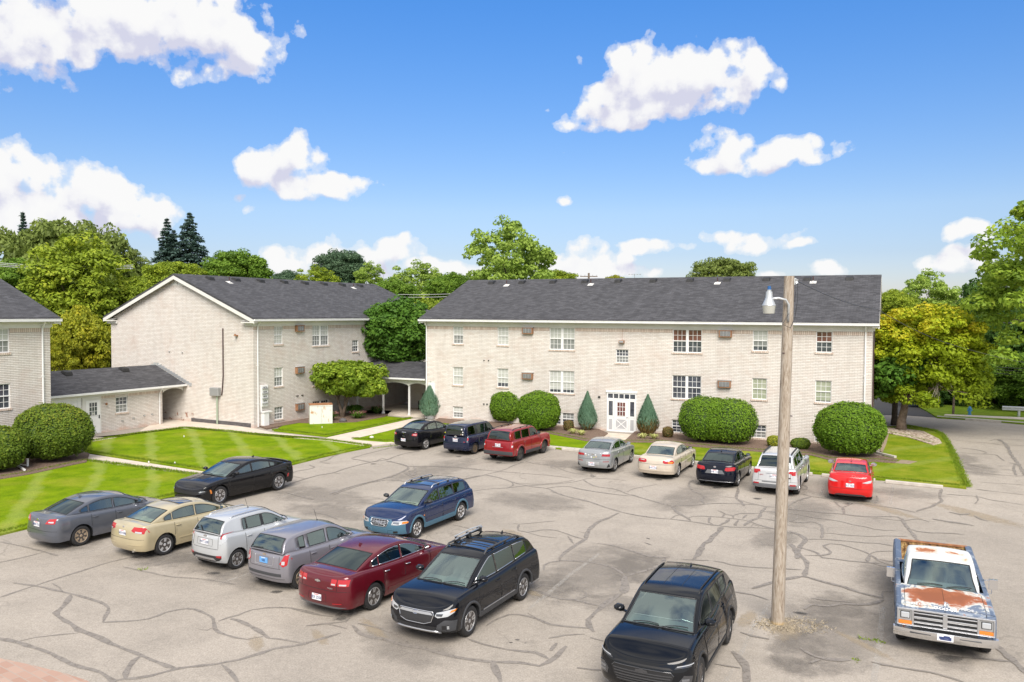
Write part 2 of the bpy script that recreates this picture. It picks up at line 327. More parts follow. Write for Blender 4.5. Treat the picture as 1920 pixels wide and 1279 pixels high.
# lawn edging strips of dirt between grass and asphalt
def ribbon(mb,pts,w,z,jit=.38,step=.22,smooth=True,wob=.014):
    P=[Vector((x,y)) for x,y in pts]; Q=[]
    for i in range(len(P)-1):
        p0=P[max(i-1,0)];p1=P[i];p2=P[i+1];p3=P[min(i+2,len(P)-1)]
        n=max(1,int((p2-p1).length/step))
        for k in range(n):
            t=k/n
            Q.append(.5*((2*p1)+(p2-p0)*t+(2*p0-5*p1+4*p2-p3)*t*t+(3*p1-p0-3*p2+p3)*t**3) if smooth else p1.lerp(p2,t))
    Q.append(P[-1]); v=[]
    for i,q in enumerate(Q):
        d=(Q[min(i+1,len(Q)-1)]-Q[max(i-1,0)]); d=d.normalized() if d.length>0 else Vector((1,0)); nn=Vector((-d.y,d.x))
        ww=w/2*(1+random.uniform(-jit,jit))*(.45 if jit and i in (0,len(Q)-1) else 1); off=random.uniform(-wob,wob)
        v+=[(q+nn*(ww+off)).to_tuple()+(z,),(q-nn*(ww-off)).to_tuple()+(z,)]
    mb.add(v,[(2*i,2*i+1,2*i+3,2*i+2)[::-1] for i in range(len(Q)-1)])
ZM={'a':(2.981,0,850),'b':(4.264,820,860),'c':(6.4,1180,900),'d':(6.393,1480,900),'e':(4.8,500,820),'f':(5.561,1640,780),'g':(2.8235,480,1100),'h':(3.31,1340,1080),'q':(4.174,640,700)}
CR='''a10:0 805 180 745 400 675 610 610 760 575|a10:75 725 215 745 370 780 470 805 560 835 605 865 590 910 575 945|a6:290 725 330 750 350 775
a16:395 790 360 850 315 890 345 925 400 955 440 990 520 1015 620 1065 770 1120 880 1170 990 1205|a9:575 945 700 940 830 925 930 890 1040 868 1120 885 1190 925 1200 985 1260 1015 1380 1040 1470 1025
a7:1220 940 1270 922 1330 905 1410 875 1560 862 1680 875 1790 905 1860 915|a15:1290 925 1370 950 1440 990 1500 1035|a14:-60 1015 0 1035 120 1065 260 1110 400 1180 520 1210 600 1250 650 1290
a6:110 1050 200 1030 330 1015 440 1005|a8:-40 615 0 610 120 585 240 555|a8:0 495 120 520 240 550 325 575|a13:640 1270 700 1262 840 1245 990 1205 1200 1180 1390 1140 1530 1095 1700 1065 1908 1005
a16:700 1260 715 1200 745 1160 780 1135|a10:1240 1180 1290 1225 1340 1290|a8:690 635 850 670 960 692 1100 700 1240 720 1320 735|a6:1110 985 1160 990 1200 970|a8:1500 1035 1600 1045 1700 1065
g7:170 112 300 145 410 160|g14:410 180 440 150 460 130|g10:265 208 400 195 480 185|g8:380 200 450 215 480 225|g12:480 185 500 150 510 110
g14:510 205 560 255 660 275 770 305 900 330 1000 360 1120 385 1280 400 1400 402 1500 420 1550 400 1590 370 1640 315|g6:540 195 660 225 740 255 810 300|g16:1255 400 1270 450 1300 510
g10:1120 275 1200 305 1330 335 1480 350 1550 385|g14:1560 340 1590 300|g9:1220 210 1280 170 1340 148 1450 160 1560 200 1680 215 1780 220|g15:1900 60 1820 120 1760 175 1760 210 1790 240|g5:1440 140 1500 175
g7:1550 275 1640 258 1740 252|g10:1770 270 1840 290|g10:1700 430 1780 440 1860 445
b6:0 65 200 80 400 95 700 120 900 135 1080 160|b9:160 178 300 150 380 130 520 95 600 60 690 25|b11:380 130 480 150 570 178 640 200 760 225 880 240 940 270 1010 295 1130 325 1230 350 1300 375 1390 405 1500 435 1600 455 1740 475
b7:200 245 270 260 400 245 550 235 700 220 860 208 980 200 1100 185 1180 165 1240 155|b15:200 330 250 300 275 260|b8:590 190 610 210 550 240|b5:640 195 760 205 900 200 1000 190 1100 170
b8:860 240 960 225 1060 225 1150 245 1300 270 1450 290 1540 300|b5:1080 235 1250 265 1400 285 1540 300|b7:1165 170 1220 205 1300 230 1400 240 1500 275 1560 300|b5:1520 270 1560 245 1660 225 1760 205|b5:1240 155 1400 165 1520 178
b7:700 20 800 45 910 55 1000 90 1080 115 1210 135|b7:910 45 910 70 950 85|b12:1220 110 1245 150|b16:1450 435 1380 470 1290 505 1240 545 1200 590 1185 640 1130 675 1050 730 990 780 975 815
b5:600 515 650 525 770 515 940 500|b8:650 525 650 575 720 590 850 570 950 575 1040 605 1130 635 1200 650|b5:720 590 820 620 960 635|b9:1045 620 1085 680|b8:1130 585 1190 600|b10:1280 680 1400 695 1500 725 1600 755 1700 785 1840 795
b10:850 890 855 855 900 830 990 818 1180 825 1300 845 1420 880 1480 920 1500 945|b13:1500 945 1580 920 1680 890 1780 855 1820 800|b28:1500 945 1500 1010 1490 1080|b6:1560 960 1660 985|b18:1470 1080 1400 1120 1330 1170 1290 1195
b10:700 1050 800 1060 900 1100 990 1125 1100 1130 1200 1160 1300 1180|b8:700 1030 760 1000 820 960|b7:770 1055 830 1015 930 1020|b8:1180 1070 1190 1100 1140 1125|b6:120 530 260 560 400 590 620 585
c10:20 175 120 210 300 260 440 300 530 315 640 308 760 305 900 292 1060 282 1200 285 1400 292 1560 305 1640 322 1780 328|c15:510 320 560 380 620 420 700 460 730 490|c13:770 0 720 40 730 90 780 140 860 175 910 200 865 240 900 290
c13:1300 90 1305 140 1280 200 1300 240 1340 265 1380 315|c4:1055 205 1160 205 1270 220 1340 250 1450 280 1560 300|c6:490 470 550 435 600 420|c9:0 410 150 435 330 460 500 472 700 495 860 520 980 540 1080 550 1200 565 1380 570 1560 578 1750 590
c7:700 460 760 440 860 435 980 440 1110 450 1200 465 1320 475 1440 495|c10:975 445 950 510 1010 535|c10:1060 370 1140 405 1110 450|c8:1140 410 1240 430 1250 460|c8:1250 430 1330 405 1460 405 1560 400|c14:1640 325 1590 380 1550 450 1440 500 1380 550
c12:1200 470 1160 510 1070 550|c11:1310 480 1265 545 1290 550|c12:1410 420 1360 465|c11:1440 500 1540 535 1640 565 1750 590 1880 620 1960 650|c6:1560 460 1680 480 1760 490 1900 505|c5:1600 380 1760 388 1900 398|c7:1460 560 1480 535 1560 560
c20:1110 565 1070 620 1000 680 980 720 900 770 860 830 820 900 770 955|c10:30 850 120 880 210 915 350 925 490 935|c7:620 955 760 960 960 970|c10:430 940 400 1000|c7:1000 975 1120 990 1220 1020 1500 1050 1900 1070|c5:1580 780 1750 785 1900 800
d10:-60 335 0 300 120 240 260 205|d8:150 165 260 200 400 215 560 245 720 275 900 290 1080 315 1240 335 1400 365 1510 390|d9:560 260 570 295 640 330 700 310 740 285|d15:640 330 655 405
d13:-60 340 0 350 200 370 420 395 640 410 740 425 900 440 1040 445 1160 438 1300 445 1350 470 1390 540 1440 600 1500 680 1560 765|d5:0 400 150 425 300 455 500 480 660 510 760 540 900 560 1010 590 1140 605 1280 605
d12:0 500 170 515 250 500 330 515 385 545 395 640 385 700|d7:100 425 90 460 40 490 0 495|d6:400 640 500 640 640 660 800 670 1000 680 1140 672 1420 682|d16:0 620 120 660 200 715 150 770 110 840 120 900 190 960 215 1040 180 1150
d7:200 715 380 712 560 725 760 742 900 755 1080 765 1250 795 1370 810|d16:0 760 60 820 90 900 100 950|d9:150 820 260 850 340 880 400 935 560 950 720 975 940 992 1080 1000|d9:180 905 400 905 500 870 410 790 480 765 620 775 740 810 860 850 980 900 1060 960 1200 1020 1340 1060
d6:960 890 1060 860 1200 855 1360 870|d14:960 900 930 985|d6:1080 955 1180 975 1340 985|d5:980 1000 1100 1030 1230 1050|d7:-60 1065 0 1070 150 1080|d12:-80 1200 0 1190 100 1175 180 1150 280 1190 420 1230 560 1270
d13:1830 110 1800 200 1830 250 1760 290 1710 320 1620 345 1520 380|d10:1040 190 1060 240 1020 290|d12:160 60 215 90 200 115 160 115|d8:1440 590 1540 620 1700 635 1900 640 2100 655|d5:1000 460 1160 470 1350 490 1540 470 1680 505
e9:130 455 240 410 350 375 480 340 600 320 700 285 850 245 1000 215 1080 205|e6:200 345 350 375|e6:180 340 280 305 370 290 430 270 380 250|e8:470 225 560 200 600 170 660 155|e5:480 225 570 240|e6:600 320 660 330
e6:760 190 860 160 980 130 1120 95|e7:760 195 860 210 940 225 1010 205 1040 190 1080 205|e8:1080 205 1180 165 1280 140 1380 125|e15:1080 215 1180 235 1260 260 1270 285 1180 330 1080 365 940 400 800 435 700 465 570 512|e8:1270 260 1400 265 1600 265 1800 278 1920 292
e10:1330 270 1340 310 1320 345 1280 300|e10:1240 320 1330 370|e6:600 520 700 480 860 430 980 400 1120 385 1240 400|e8:1700 390 1800 370 1920 345|e8:170 495 280 530 420 560|e7:430 675 560 705 640 740|e5:1110 50 1120 90
f22:1290 245 1370 300 1420 400 1480 480 1557 590 1640 700|f6:820 250 1000 270 1200 285 1340 305 1560 310|f8:880 335 1040 350 1160 380 1130 400|f5:1200 260 1290 245 1557 250|f7:860 380 1040 395 1250 405 1310 440 1350 470|f6:960 500 1140 540 1300 555 1460 570|f12:1400 490 1460 500 1450 550 1475 620
f6:1060 590 1200 605 1480 630 1557 620|f5:1080 690 1300 705 1557 720|f6:1050 765 1300 795 1557 825|f5:720 815 900 830 1060 840 1200 875 1400 905 1557 930|f6:1060 830 1075 880 1050 920|f16:780 1005 900 1030 990 1020|f8:1040 1040 1110 1080 1190 1100|f22:600 1075 740 1100 860 1115 1030 1145
h13:230 80 360 40 450 15 550 5 650 30 800 70 900 105 1050 140|h5:1050 140 1040 100 1130 95|h14:1050 150 1000 170 900 180 800 175 700 190 600 180 560 210|h10:120 100 240 120 330 150|h6:600 140 720 155 850 165|h10:160 350 240 375 340 395|h25:110 470 180 540 200 600 190 680|h8:0 550 160 575
h16:530 450 620 500 700 520 840 522|h16:590 545 650 520|h7:970 535 1140 570 1340 600 1420 620 1560 665|h10:1270 470 1400 485 1600 510 1840 535|h20:1740 430 1830 510 1920 590 1980 640'''
def parse(s):
    out=[]
    for it in s.replace('\n','|').split('|'):
        h,d=it.split(':'); sc,ox,oy=ZM[h[0]]; n=list(map(float,d.split()))
        out.append((int(h[1:])/100,[G(n[i]/sc+ox,n[i+1]/sc+oy) for i in range(0,len(n),2)]))
    return out
mb=MB()
for i,(w,pts) in enumerate(parse(CR)): ribbon(mb,pts,w*.80+.012,.0062+i*.00006)
struct(mb,'crack_sealing',MT['filler'])
LN='''h10:350 160 250 300 150 510|h10:110 580 50 680|h13:1045 190 1025 400 985 680|b12:1290 760 1200 830 1060 930 930 1040 720 1210|d12:1245 30 1210 300|d11:440 10 370 190|e8:1600 112 1470 138|q9:790 600 690 628|q9:1135 642 1035 676|q9:1645 642 1560 672|a8:450 562 640 512|a9:1230 728 1400 668|a8:0 470 140 430|e7:60 560 380 465|e7:280 720 420 690'''
mb=MB()
for i,(w,pts) in enumerate(parse(LN)): ribbon(mb,pts,w*1.05,.0035+i*.0001,jit=.05,smooth=False,wob=0)
struct(mb,'parking_lines',MT['line_paint'])
def stain(name,items,mat,z):
    me=bpy.data.meshes.new(name); v=[];f=[];fd=[]; rng=random.Random(3)
    for i,(px,py,rx,ry,az) in enumerate(items):
        c=G(px,py); n=20; zz=z+i*.00008; b0=len(v); v.append((c[0],c[1],zz)); fd.append(1.); a=R_(az)
        for ring in (.5,1.):
            for k in range(n):
                t=2*PI*k/n; r=ring*(1+rng.uniform(-.12,.12)); x=rx*r*math.cos(t); y=ry*r*math.sin(t)
                v.append((c[0]+x*math.cos(a)+y*math.sin(a),c[1]-x*math.sin(a)+y*math.cos(a),zz)); fd.append(.75 if ring<1 else 0.)
        for k in range(n):
            k2=(k+1)%n; f.append((b0,b0+1+k,b0+1+k2)); f.append((b0+1+k,b0+1+n+k,b0+1+n+k2,b0+1+k2))
    me.from_pydata(v,[],f); at=me.attributes.new('fade','FLOAT','POINT'); at.data.foreach_set('value',fd); me.materials.append(mat)
    o=bpy.data.objects.new(name,me); COL.objects.link(o); o['kind']='structure'
stain('dark_stains',[(1560,1180,3.6,2.2,-60),(1680,1080,3,1.6,-60),(1120,1070,4.5,2.4,-60),(1000,940,3.4,2.2,30),(400,1050,4.2,2.0,25),(600,930,4.5,2.0,30),(1740,880,2.6,4.5,25),(1500,960,3.5,1.6,-60),(760,1200,2.5,1.4,60),(1300,930,5,1.6,-60),(820,880,5,1.8,-60),(1560,1140,2.1,1.1,-60),(1500,1215,2.0,.9,-60),(1790,1225,1.6,.7,-60),(1500,1250,1.3,.8,20),(1200,1060,2.6,1.3,-60),(1020,1100,1.9,1.4,-60),(1150,1130,1.8,1.1,10),(300,1045,2.0,1.2,25),(470,1085,2.2,1.3,25),(140,1020,1.6,1.2,25),(640,1120,1.8,1.2,25),(620,960,3.2,1.4,30),(560,1000,2.2,1.6,30),
 (780,835,1.5,2.0,30),(860,850,1.7,2.,30),(950,862,1.8,2.,30),(1120,880,2.2,2.,30),(1240,890,1.9,1.9,30),(1350,905,1.8,1.9,30),(1470,918,1.8,1.8,30),(1600,935,1.8,1.8,30),(1700,925,2.2,1.6,30),(1800,860,1.6,2.4,30),(1830,880,1.5,2.8,20),(1060,870,2.2,1.6,30),(1450,1010,2.2,1.1,-60)],MT['stain_dark'],.0024)
stain('tan_stains',[(1475,1178,1.15,.55,-65),(1400,1160,.9,.3,-60),(480,1205,.7,.25,70),(700,1180,1.2,.25,60),(1660,955,2.6,.5,70),(1830,965,3.0,.7,70),(1000,1112,.5,.2,60),(600,1195,.8,.2,60),(960,1000,.9,.4,60),(1620,1210,1.4,.2,70)],MT['stain_tan'],.0046)
stain('oil_spots',[(970,1200,.10,.07,10),(958,1205,.06,.05,0),(985,1206,.05,.04,0),(1215,1010,.16,.08,70),(1215,1020,.3,.06,60),(1500,1150,.3,.14,20),(700,870,.25,.2,0),(1420,935,.3,.25,0),(1590,945,.3,.22,0),(1345,915,.3,.25,0),(1235,900,.25,.2,0),(1112,893,.25,.2,0),(935,868,.3,.25,0),(860,856,.25,.22,0),(640,1160,.3,.25,0),(520,1110,.25,.2,0),(402,1075,.3,.2,0),(255,1045,.25,.2,0),(1330,1165,.3,.25,0),(820,1140,.35,.3,0),(1780,1235,.5,.3,0)],MT['stain_oil'],.0052)
# curb blocks along the back row, wheel stop length each
k0=Vector(G(1768,916.5)); k1=Vector(G(1181,857.5)); kd=(k1-k0).normalized(); kn=Vector((-kd.y,kd.x))
for i in range(8):
    a=k0+kd*(i*2.72); b=a+kd*2.3; mb=MB(); mb.bar((a.x,a.y,.075),(b.x,b.y,.075),.17,.15)
    o=mb.build('curb_stone',MT['concrete_curb'],bevel=.025)
    tag(o,['weathered concrete curb block right of the red car at the grass edge','weathered concrete curb block ahead of the red car','concrete curb block ahead of the silver crossover','concrete curb block ahead of the black sedan beside the silver crossover','concrete curb block ahead of the beige sedan','concrete curb block between the beige and grey sedans','concrete curb block ahead of the grey sedan','concrete curb block left of the grey sedan'][i],'curb block','concrete curb blocks along the back row of parking')
mb=MB(); a=Vector(G(1095,846));b=Vector(G(1020,839)); mb.bar((a.x,a.y,.07),(b.x,b.y,.07),.16,.13); o=mb.build('curb_stone',MT['concrete_curb'],bevel=.025)
tag(o,'concrete curb block right of the red boxy suv at the grass edge','curb block','concrete curb blocks along the back row of parking')
mb=MB(); a=G(1641,853);b=G(1679,862); mb.bar((a[0],a[1],.14),(b[0],b[1],.14),.16,.12); tag(mb.build('bed_edging',MT['concrete_curb'],bevel=.02),'short pale concrete edging strip beside the rightmost round hedge','edging')
# ------------------------------------------------------------------ buildings
EZ=7.03; DP=14.1; PITCH=(10.02-7.05)/7.45; OV=.4
def wall_grid(mb,x0,x1,z0,z1,holes,y=0,rev=.12,flip=1):
    """front wall at y with rectangular holes (xa,xb,za,zb)"""
    xs=sorted(set([x0,x1]+[h[0] for h in holes]+[h[1] for h in holes])); zs=sorted(set([z0,z1]+[h[2] for h in holes]+[h[3] for h in holes]))
    for i in range(len(xs)-1):
        for j in range(len(zs)-1):
            cx=(xs[i]+xs[i+1])/2; cz=(zs[j]+zs[j+1])/2
            if any(h[0]<cx<h[1] and h[2]<cz<h[3] for h in holes): continue
            mb.add([(xs[i],y,zs[j]),(xs[i+1],y,zs[j]),(xs[i+1],y,zs[j+1]),(xs[i],y,zs[j+1])],[(0,1,2,3)])
    for a,b,c,d in holes:
        r=y+rev
        mb.add([(a,y,c),(b,y,c),(b,y,d),(a,y,d),(a,r,c),(b,r,c),(b,r,d),(a,r,d)],[(0,4,5,1),(1,5,6,2),(2,6,7,3),(3,7,4,0)])
def window(par,xa,xb,za,zb,up='pane_blind',lo='pane_grey',dbl=False,y=0,cols=3,rows=2,small=False,blind=0.):
    w=MB(); t=.045; yy0,yy1=y+.05,y+.11
    def fr(a,b,c,d):
        w.box(a,b,yy0,yy1,c,c+t); w.box(a,b,yy0,yy1,d-t,d); w.box(a,a+t,yy0,yy1,c+t,d-t); w.box(b-t,b,yy0,yy1,c+t,d-t)
        zm=(c+d)/2; w.box(a+t,b-t,yy0-.012,yy1-.003,zm-.028,zm+.028)
        for k in range(1,cols):
            xx=a+t+(b-a-2*t)*k/cols
            w.box(xx-.011,xx+.011,yy0+.02,yy1-.02,c+t,zm-.028); w.box(xx-.011,xx+.011,yy0+.02,yy1-.02,zm+.028,d-t)
        for q0,q1 in ((c+t,zm-.028),(zm+.028,d-t)):
            for k in range(1,rows):
                z=q0+(q1-q0)*k/rows; w.box(a+t,b-t,yy0+.024,yy1-.024,z-.011,z+.011)
    parts=[(xa,xb)] if not dbl else [(xa,(xa+xb)/2-.04),((xa+xb)/2+.04,xb)]
    for a,b in parts: fr(a,b,za,zb)
    if dbl: w.box((xa+xb)/2-.04,(xa+xb)/2+.04,yy0-.02,yy1-.002,za,zb)
    o=w.build('window',MT['white_vinyl'],par)
    for a,b in parts:
        zm=(za+zb)/2
        for q0,q1,mt in ((zm,zb-t,up),(za+t,zm,lo)):
            p=MB(); p.add([(a+t,yy0+.035,q0),(b-t,yy0+.035,q0),(b-t,yy0+.035,q1),(a+t,yy0+.035,q1)],[(0,1,2,3)]); p.build('pane',MT[mt],o)
            if mt==lo and blind and q0<zm-.01:
                p=MB(); p.add([(a+t,yy0+.031,q0),(b-t,yy0+.031,q0),(b-t,yy0+.031,q0+(q1-q0)*blind),(a+t,yy0+.031,q0+(q1-q0)*blind)],[(0,1,2,3)]); p.build('pane_gap',MT['pane_dark'],o)
    s=MB(); s.box(xa-.06,xb+.06,y-.045,y+.06,za-.105,za-.004); s.build('sill',MT['soldier'],o)
    return o
def acunit(par,xa,xb,za,zb,y=0,out=.20):
    m_=MB(); m_.box(xa,xb,y-out,y+.02,za,zb); o=m_.build('air_conditioner',MT['ac_brown'],par,bevel=.01)
    g=MB(); g.box(xa+.07,xb-.07,y-out-.012,y-out+.01,za+.06,zb-.06); gr=g.build('grille',MT['ac_grille'],o)
    g=MB(); n=7
    for k in range(1,n): z=za+.06+(zb-za-.12)*k/n; g.box(xa+.08,xb-.08,y-out-.024,y-out-.013,z-.006,z+.006)
    for q in (.36,.64): xx=xa+(xb-xa)*q; g.box(xx-.012,xx+.012,y-out-.03,y-out-.0125,za+.06,zb-.06)
    g.box(xa-.03,xb+.03,y-out-.015,y+.01,zb+.001,zb+.03)
    g.build('louvre',MT['metal_grey'],o); return o
def gable_roof(par,x0,x1,depth=DP,eave=EZ,pitch=PITCH,ov=OV,end=.34,thick=.14,name='roof',mat='shingle',fronty=0):
    m_=MB(); half=depth/2; rz=eave+(half+ov)*pitch
    for sgn in (0,1):
        ye=fronty-ov if sgn==0 else fronty+depth+ov; yr=fronty+half
        a=[(x0-end,ye,eave),(x1+end,ye,eave),(x1+end,yr,rz),(x0-end,yr,rz)]
        b=[(p[0],p[1],p[2]+thick) for p in a]
        if sgn: a=a[::-1];b=b[::-1]
        m_.add(a+b,[(3,2,1,0),(4,5,6,7),(0,1,5,4),(1,2,6,5),(2,3,7,6),(3,0,4,7)])
    r=m_.build(name,MT[mat],par); return r,rz
def rake(par,x,x_out,depth,eave,pitch,ov,fronty=0,end=.34,h=.24):
    half=depth/2; ms=MB(); xo=x+end*x_out
    for sgn in (-1,1):
        y0=fronty+half; z0=eave+(half+ov)*pitch; y1=fronty-ov if sgn<0 else fronty+depth+ov; z1=eave
        for dx0,dx1,hh,o in ((xo-.05*x_out,xo+.012*x_out,h,0),(x+.01*x_out,xo-.05*x_out,.03,0)):
            a=(dx0,y0,z0-.004);b=(dx1,y0,z0-.004);c=(dx1,y1,z1-.004);d=(dx0,y1,z1-.004)
            ms.add([a,b,c,d]+[(p[0],p[1],p[2]-hh) for p in (a,b,c,d)],[(0,1,2,3),(7,6,5,4),(0,4,5,1),(1,5,6,2),(2,6,7,3),(3,7,4,0)])
    return ms.build('rake_board',MT['white_trim'],par)
def downspout(par,x,y,z0,z1,foot=True,nm='downspout'):
    m_=MB(); m_.tube([(x,y-.33,z1+.02),(x,y-.3,z1-.1),(x,y-.07,z1-.38),(x,y-.06,z1-.5),(x,y-.06,z0+.12)]+([(x,y-.1,z0+.05),(x+.1,y-.3,z0+.03)] if foot else [(x,y-.06,z0)]),.045,8)
    for z in (z0+1.5,z0+4): m_.box(x-.06,x+.06,y-.105,y-.0,z,z+.04)
    return m_.build(nm,MT['white_vinyl'],par,smooth=False)
def roofvent(par,x,eave,pitch,fy,half,off=.75,ov=OV):
    """slant-back attic vent near the ridge on the front slope"""
    y=fy+half-off; z=eave+(y-fy+ov)*pitch+.14
    m_=MB(); m_.add([(x-.24,y-.24,z-.24*pitch),(x+.24,y-.24,z-.24*pitch),(x+.24,y+.3,z+.3*pitch),(x-.24,y+.3,z+.3*pitch),(x-.2,y-.2,z+.12),(x+.2,y-.2,z+.12),(x+.2,y+.18,z+.22),(x-.2,y+.18,z+.22)],[(3,2,1,0),(4,5,6,7),(0,1,5,4),(1,2,6,5),(2,3,7,6),(3,0,4,7)])
    m_.build('roof_vent',MT['vent_black'],par)
def ventpipe(par,x,eave,pitch,fy,half,off=1.25,ov=OV,mat='pipe_brown'):
    y=fy+half-off; z=eave+(y-fy+ov)*pitch+.14
    m_=MB(); m_.tube([(x,y,z-.1),(x,y,z+.38)],.045,10); o=m_.build('vent_pipe',MT[mat],par)
    m_=MB(); m_.add([(x-.2,y-.22,z-.22*pitch+.012),(x+.2,y-.22,z-.22*pitch+.012),(x+.2,y+.2,z+.2*pitch+.012),(x-.2,y+.2,z+.2*pitch+.012)],[(0,1,2,3)]); m_.lathe([(.1,0),(.055,.1)],12,(x,y,z)); m_.build('flashing',MT['white_trim'],o)
def apartment(name,label,loc,rz,x0,x1,wins,acs,vents,pipes,left_gable=True):
    T=thing(name,label,'building',loc,rz)
    holes=[w[:4] for w in wins]
    z1=6.9; mb=MB(); wall_grid(mb,x0,x1,-.15,z1,holes)
    half=DP/2; pk=6.98+half*PITCH+OV*PITCH
    for x,fl in ((x0,1),(x1,0)):
        v=[(x,0,-.15),(x,DP,-.15),(x,DP,z1+.1),(x,half,pk),(x,0,z1+.1)]
        mb.add(v,[(0,1,2,3,4)[::-1] if fl==0 else (0,1,2,3,4)[::1]])
    mb.add([(x0,DP,-.15),(x1,DP,-.15),(x1,DP,z1),(x0,DP,z1)],[(3,2,1,0)])
    mb.build('wall',MT['brick'],T)
    # brick soldier course under the frieze, between windows
    s=MB(); top=[w for w in wins if w[3]>6.4]; xs=x0
    for w in sorted(top)+[(x1,x1,0,0)]:
        if w[0]-.02>xs: s.box(xs+.001,w[0]-.01,-.006,.02,6.40,6.612)
        xs=w[1]+.01
    s.build('soldier_course',MT['soldier'],T)
    r,rzt=gable_roof(T,x0,x1)
    f=MB(); f.box(x0-.02,x1+.02,-.035,.03,6.615,6.90); f.box(x0-.34,x1+.34,-.40,-.002,6.905,6.94); f.build('frieze_board',MT['white_trim'],T)
    g=MB(); g.box(x0-.36,x1+.36,-.53,-.405,6.955,7.085); g.box(x0-.36,x1+.36,-.545,-.53,7.055,7.09); g.build('gutter',MT['white_vinyl'],T)
    rake(T,x0,-1,DP,EZ,PITCH,OV); rake(T,x1,1,DP,EZ,PITCH,OV)
    # cornice returns at gable ends
    c=MB()
    for x,sg in ((x0,-1),(x1,1)):
        for y0,y1 in ((-.40,.75),(DP-.75,DP+.4)):
            xa,xb=sorted((x+.0*sg,x+.36*sg)); c.box(xa,xb,y0+.01,y1,6.83,6.90); c.add([(xa,y0,6.95),(xb,y0,6.95),(xb,y1,6.95),(xa,y1,6.95),(x+.01*sg,y0,7.02),(x+.01*sg,y1,7.02)],[(0,1,2,3),(0,4,5,3)])
            xa2,xb2=sorted((x+.002*sg,x+.12*sg)); c.box(xa2,xb2,max(y0,-.03),y1-.12,6.66,6.83)
    c.build('cornice_return',MT['white_trim'],T)
    for w in wins: window(T,*w[:4],**w[4])
    for a in acs: acunit(T,*a)
    for x in vents: roofvent(T,x,EZ,PITCH,0,half)
    for x in pipes: ventpipe(T,x,EZ,PITCH,0,half)
    return T
def W(cx,w,z0,z1,**k): return (cx-w/2,cx+w/2,z0,z1,k)
BL='pane_blind';GY='pane_grey';DK='pane_dark';RD='pane_red';GN='pane_green'
A0=G(1165,809.7); ARZ=-R_(24.8)
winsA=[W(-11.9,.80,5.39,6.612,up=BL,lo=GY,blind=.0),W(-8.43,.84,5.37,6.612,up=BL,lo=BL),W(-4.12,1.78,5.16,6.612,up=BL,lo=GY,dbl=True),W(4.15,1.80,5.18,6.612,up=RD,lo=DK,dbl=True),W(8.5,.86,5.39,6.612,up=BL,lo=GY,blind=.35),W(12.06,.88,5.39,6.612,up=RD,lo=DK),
 W(-11.9,.80,2.50,3.76,up=BL,lo=BL),W(-8.43,.84,2.50,3.76,up=BL,lo=BL,blind=.4),W(-4.12,1.78,2.30,3.76,up=BL,lo=BL,dbl=True,blind=.25),W(4.15,1.80,2.31,3.76,up=DK,lo=DK,dbl=True),W(8.5,.86,2.50,3.76,up=GN,lo=GN),W(12.06,.88,2.50,3.76,up=GN,lo=GN,blind=.1),
 W(0.0,.84,4.42,5.28,up=DK,lo=GY,cols=4),
 W(-11.9,.80,.20,.98,up=BL,lo=GY),W(-4.12,1.78,.20,1.0,up=GY,lo=DK,dbl=True),W(4.15,1.80,.20,.98,up=DK,lo=DK,dbl=True),W(8.5,.86,.19,.97,up=DK,lo=GY),W(12.06,.88,.19,.97,up=DK,lo=GY)]
DOORH=(-.98,.98,-.0,2.52)
acA=[(-6.93,-6.16,6.17,6.60),(-6.93,-6.16,3.12,3.55),(6.1,6.86,6.17,6.60),(6.08,6.84,3.12,3.55)]
def rx(px): # roof-line x on A from pixel column
    n=np.array([math.sin(R_(24.8)),math.cos(R_(24.8))]); P0=np.array(A0)+n*6.3; u=np.array([math.cos(ARZ),math.sin(ARZ)]); nn=np.array([-u[1],u[0]]); d=ray(px,522); t=(P0@nn)/(d[:2]@nn); return float((d[:2]*t-P0)@u)
TA=apartment('apartment_building','long white brick apartment building with dark shingle roof behind the back row of cars',(A0[0],A0[1],0),ARZ,-14.5,14.6,winsA+[(-.95,.95,-.0,2.52,None)][:0],acA,[rx(p) for p in (922,979,1037,1097,1159,1225,1294,1363,1437,1514,1593)],[rx(p) for p in (955,1112,1348,1526)])
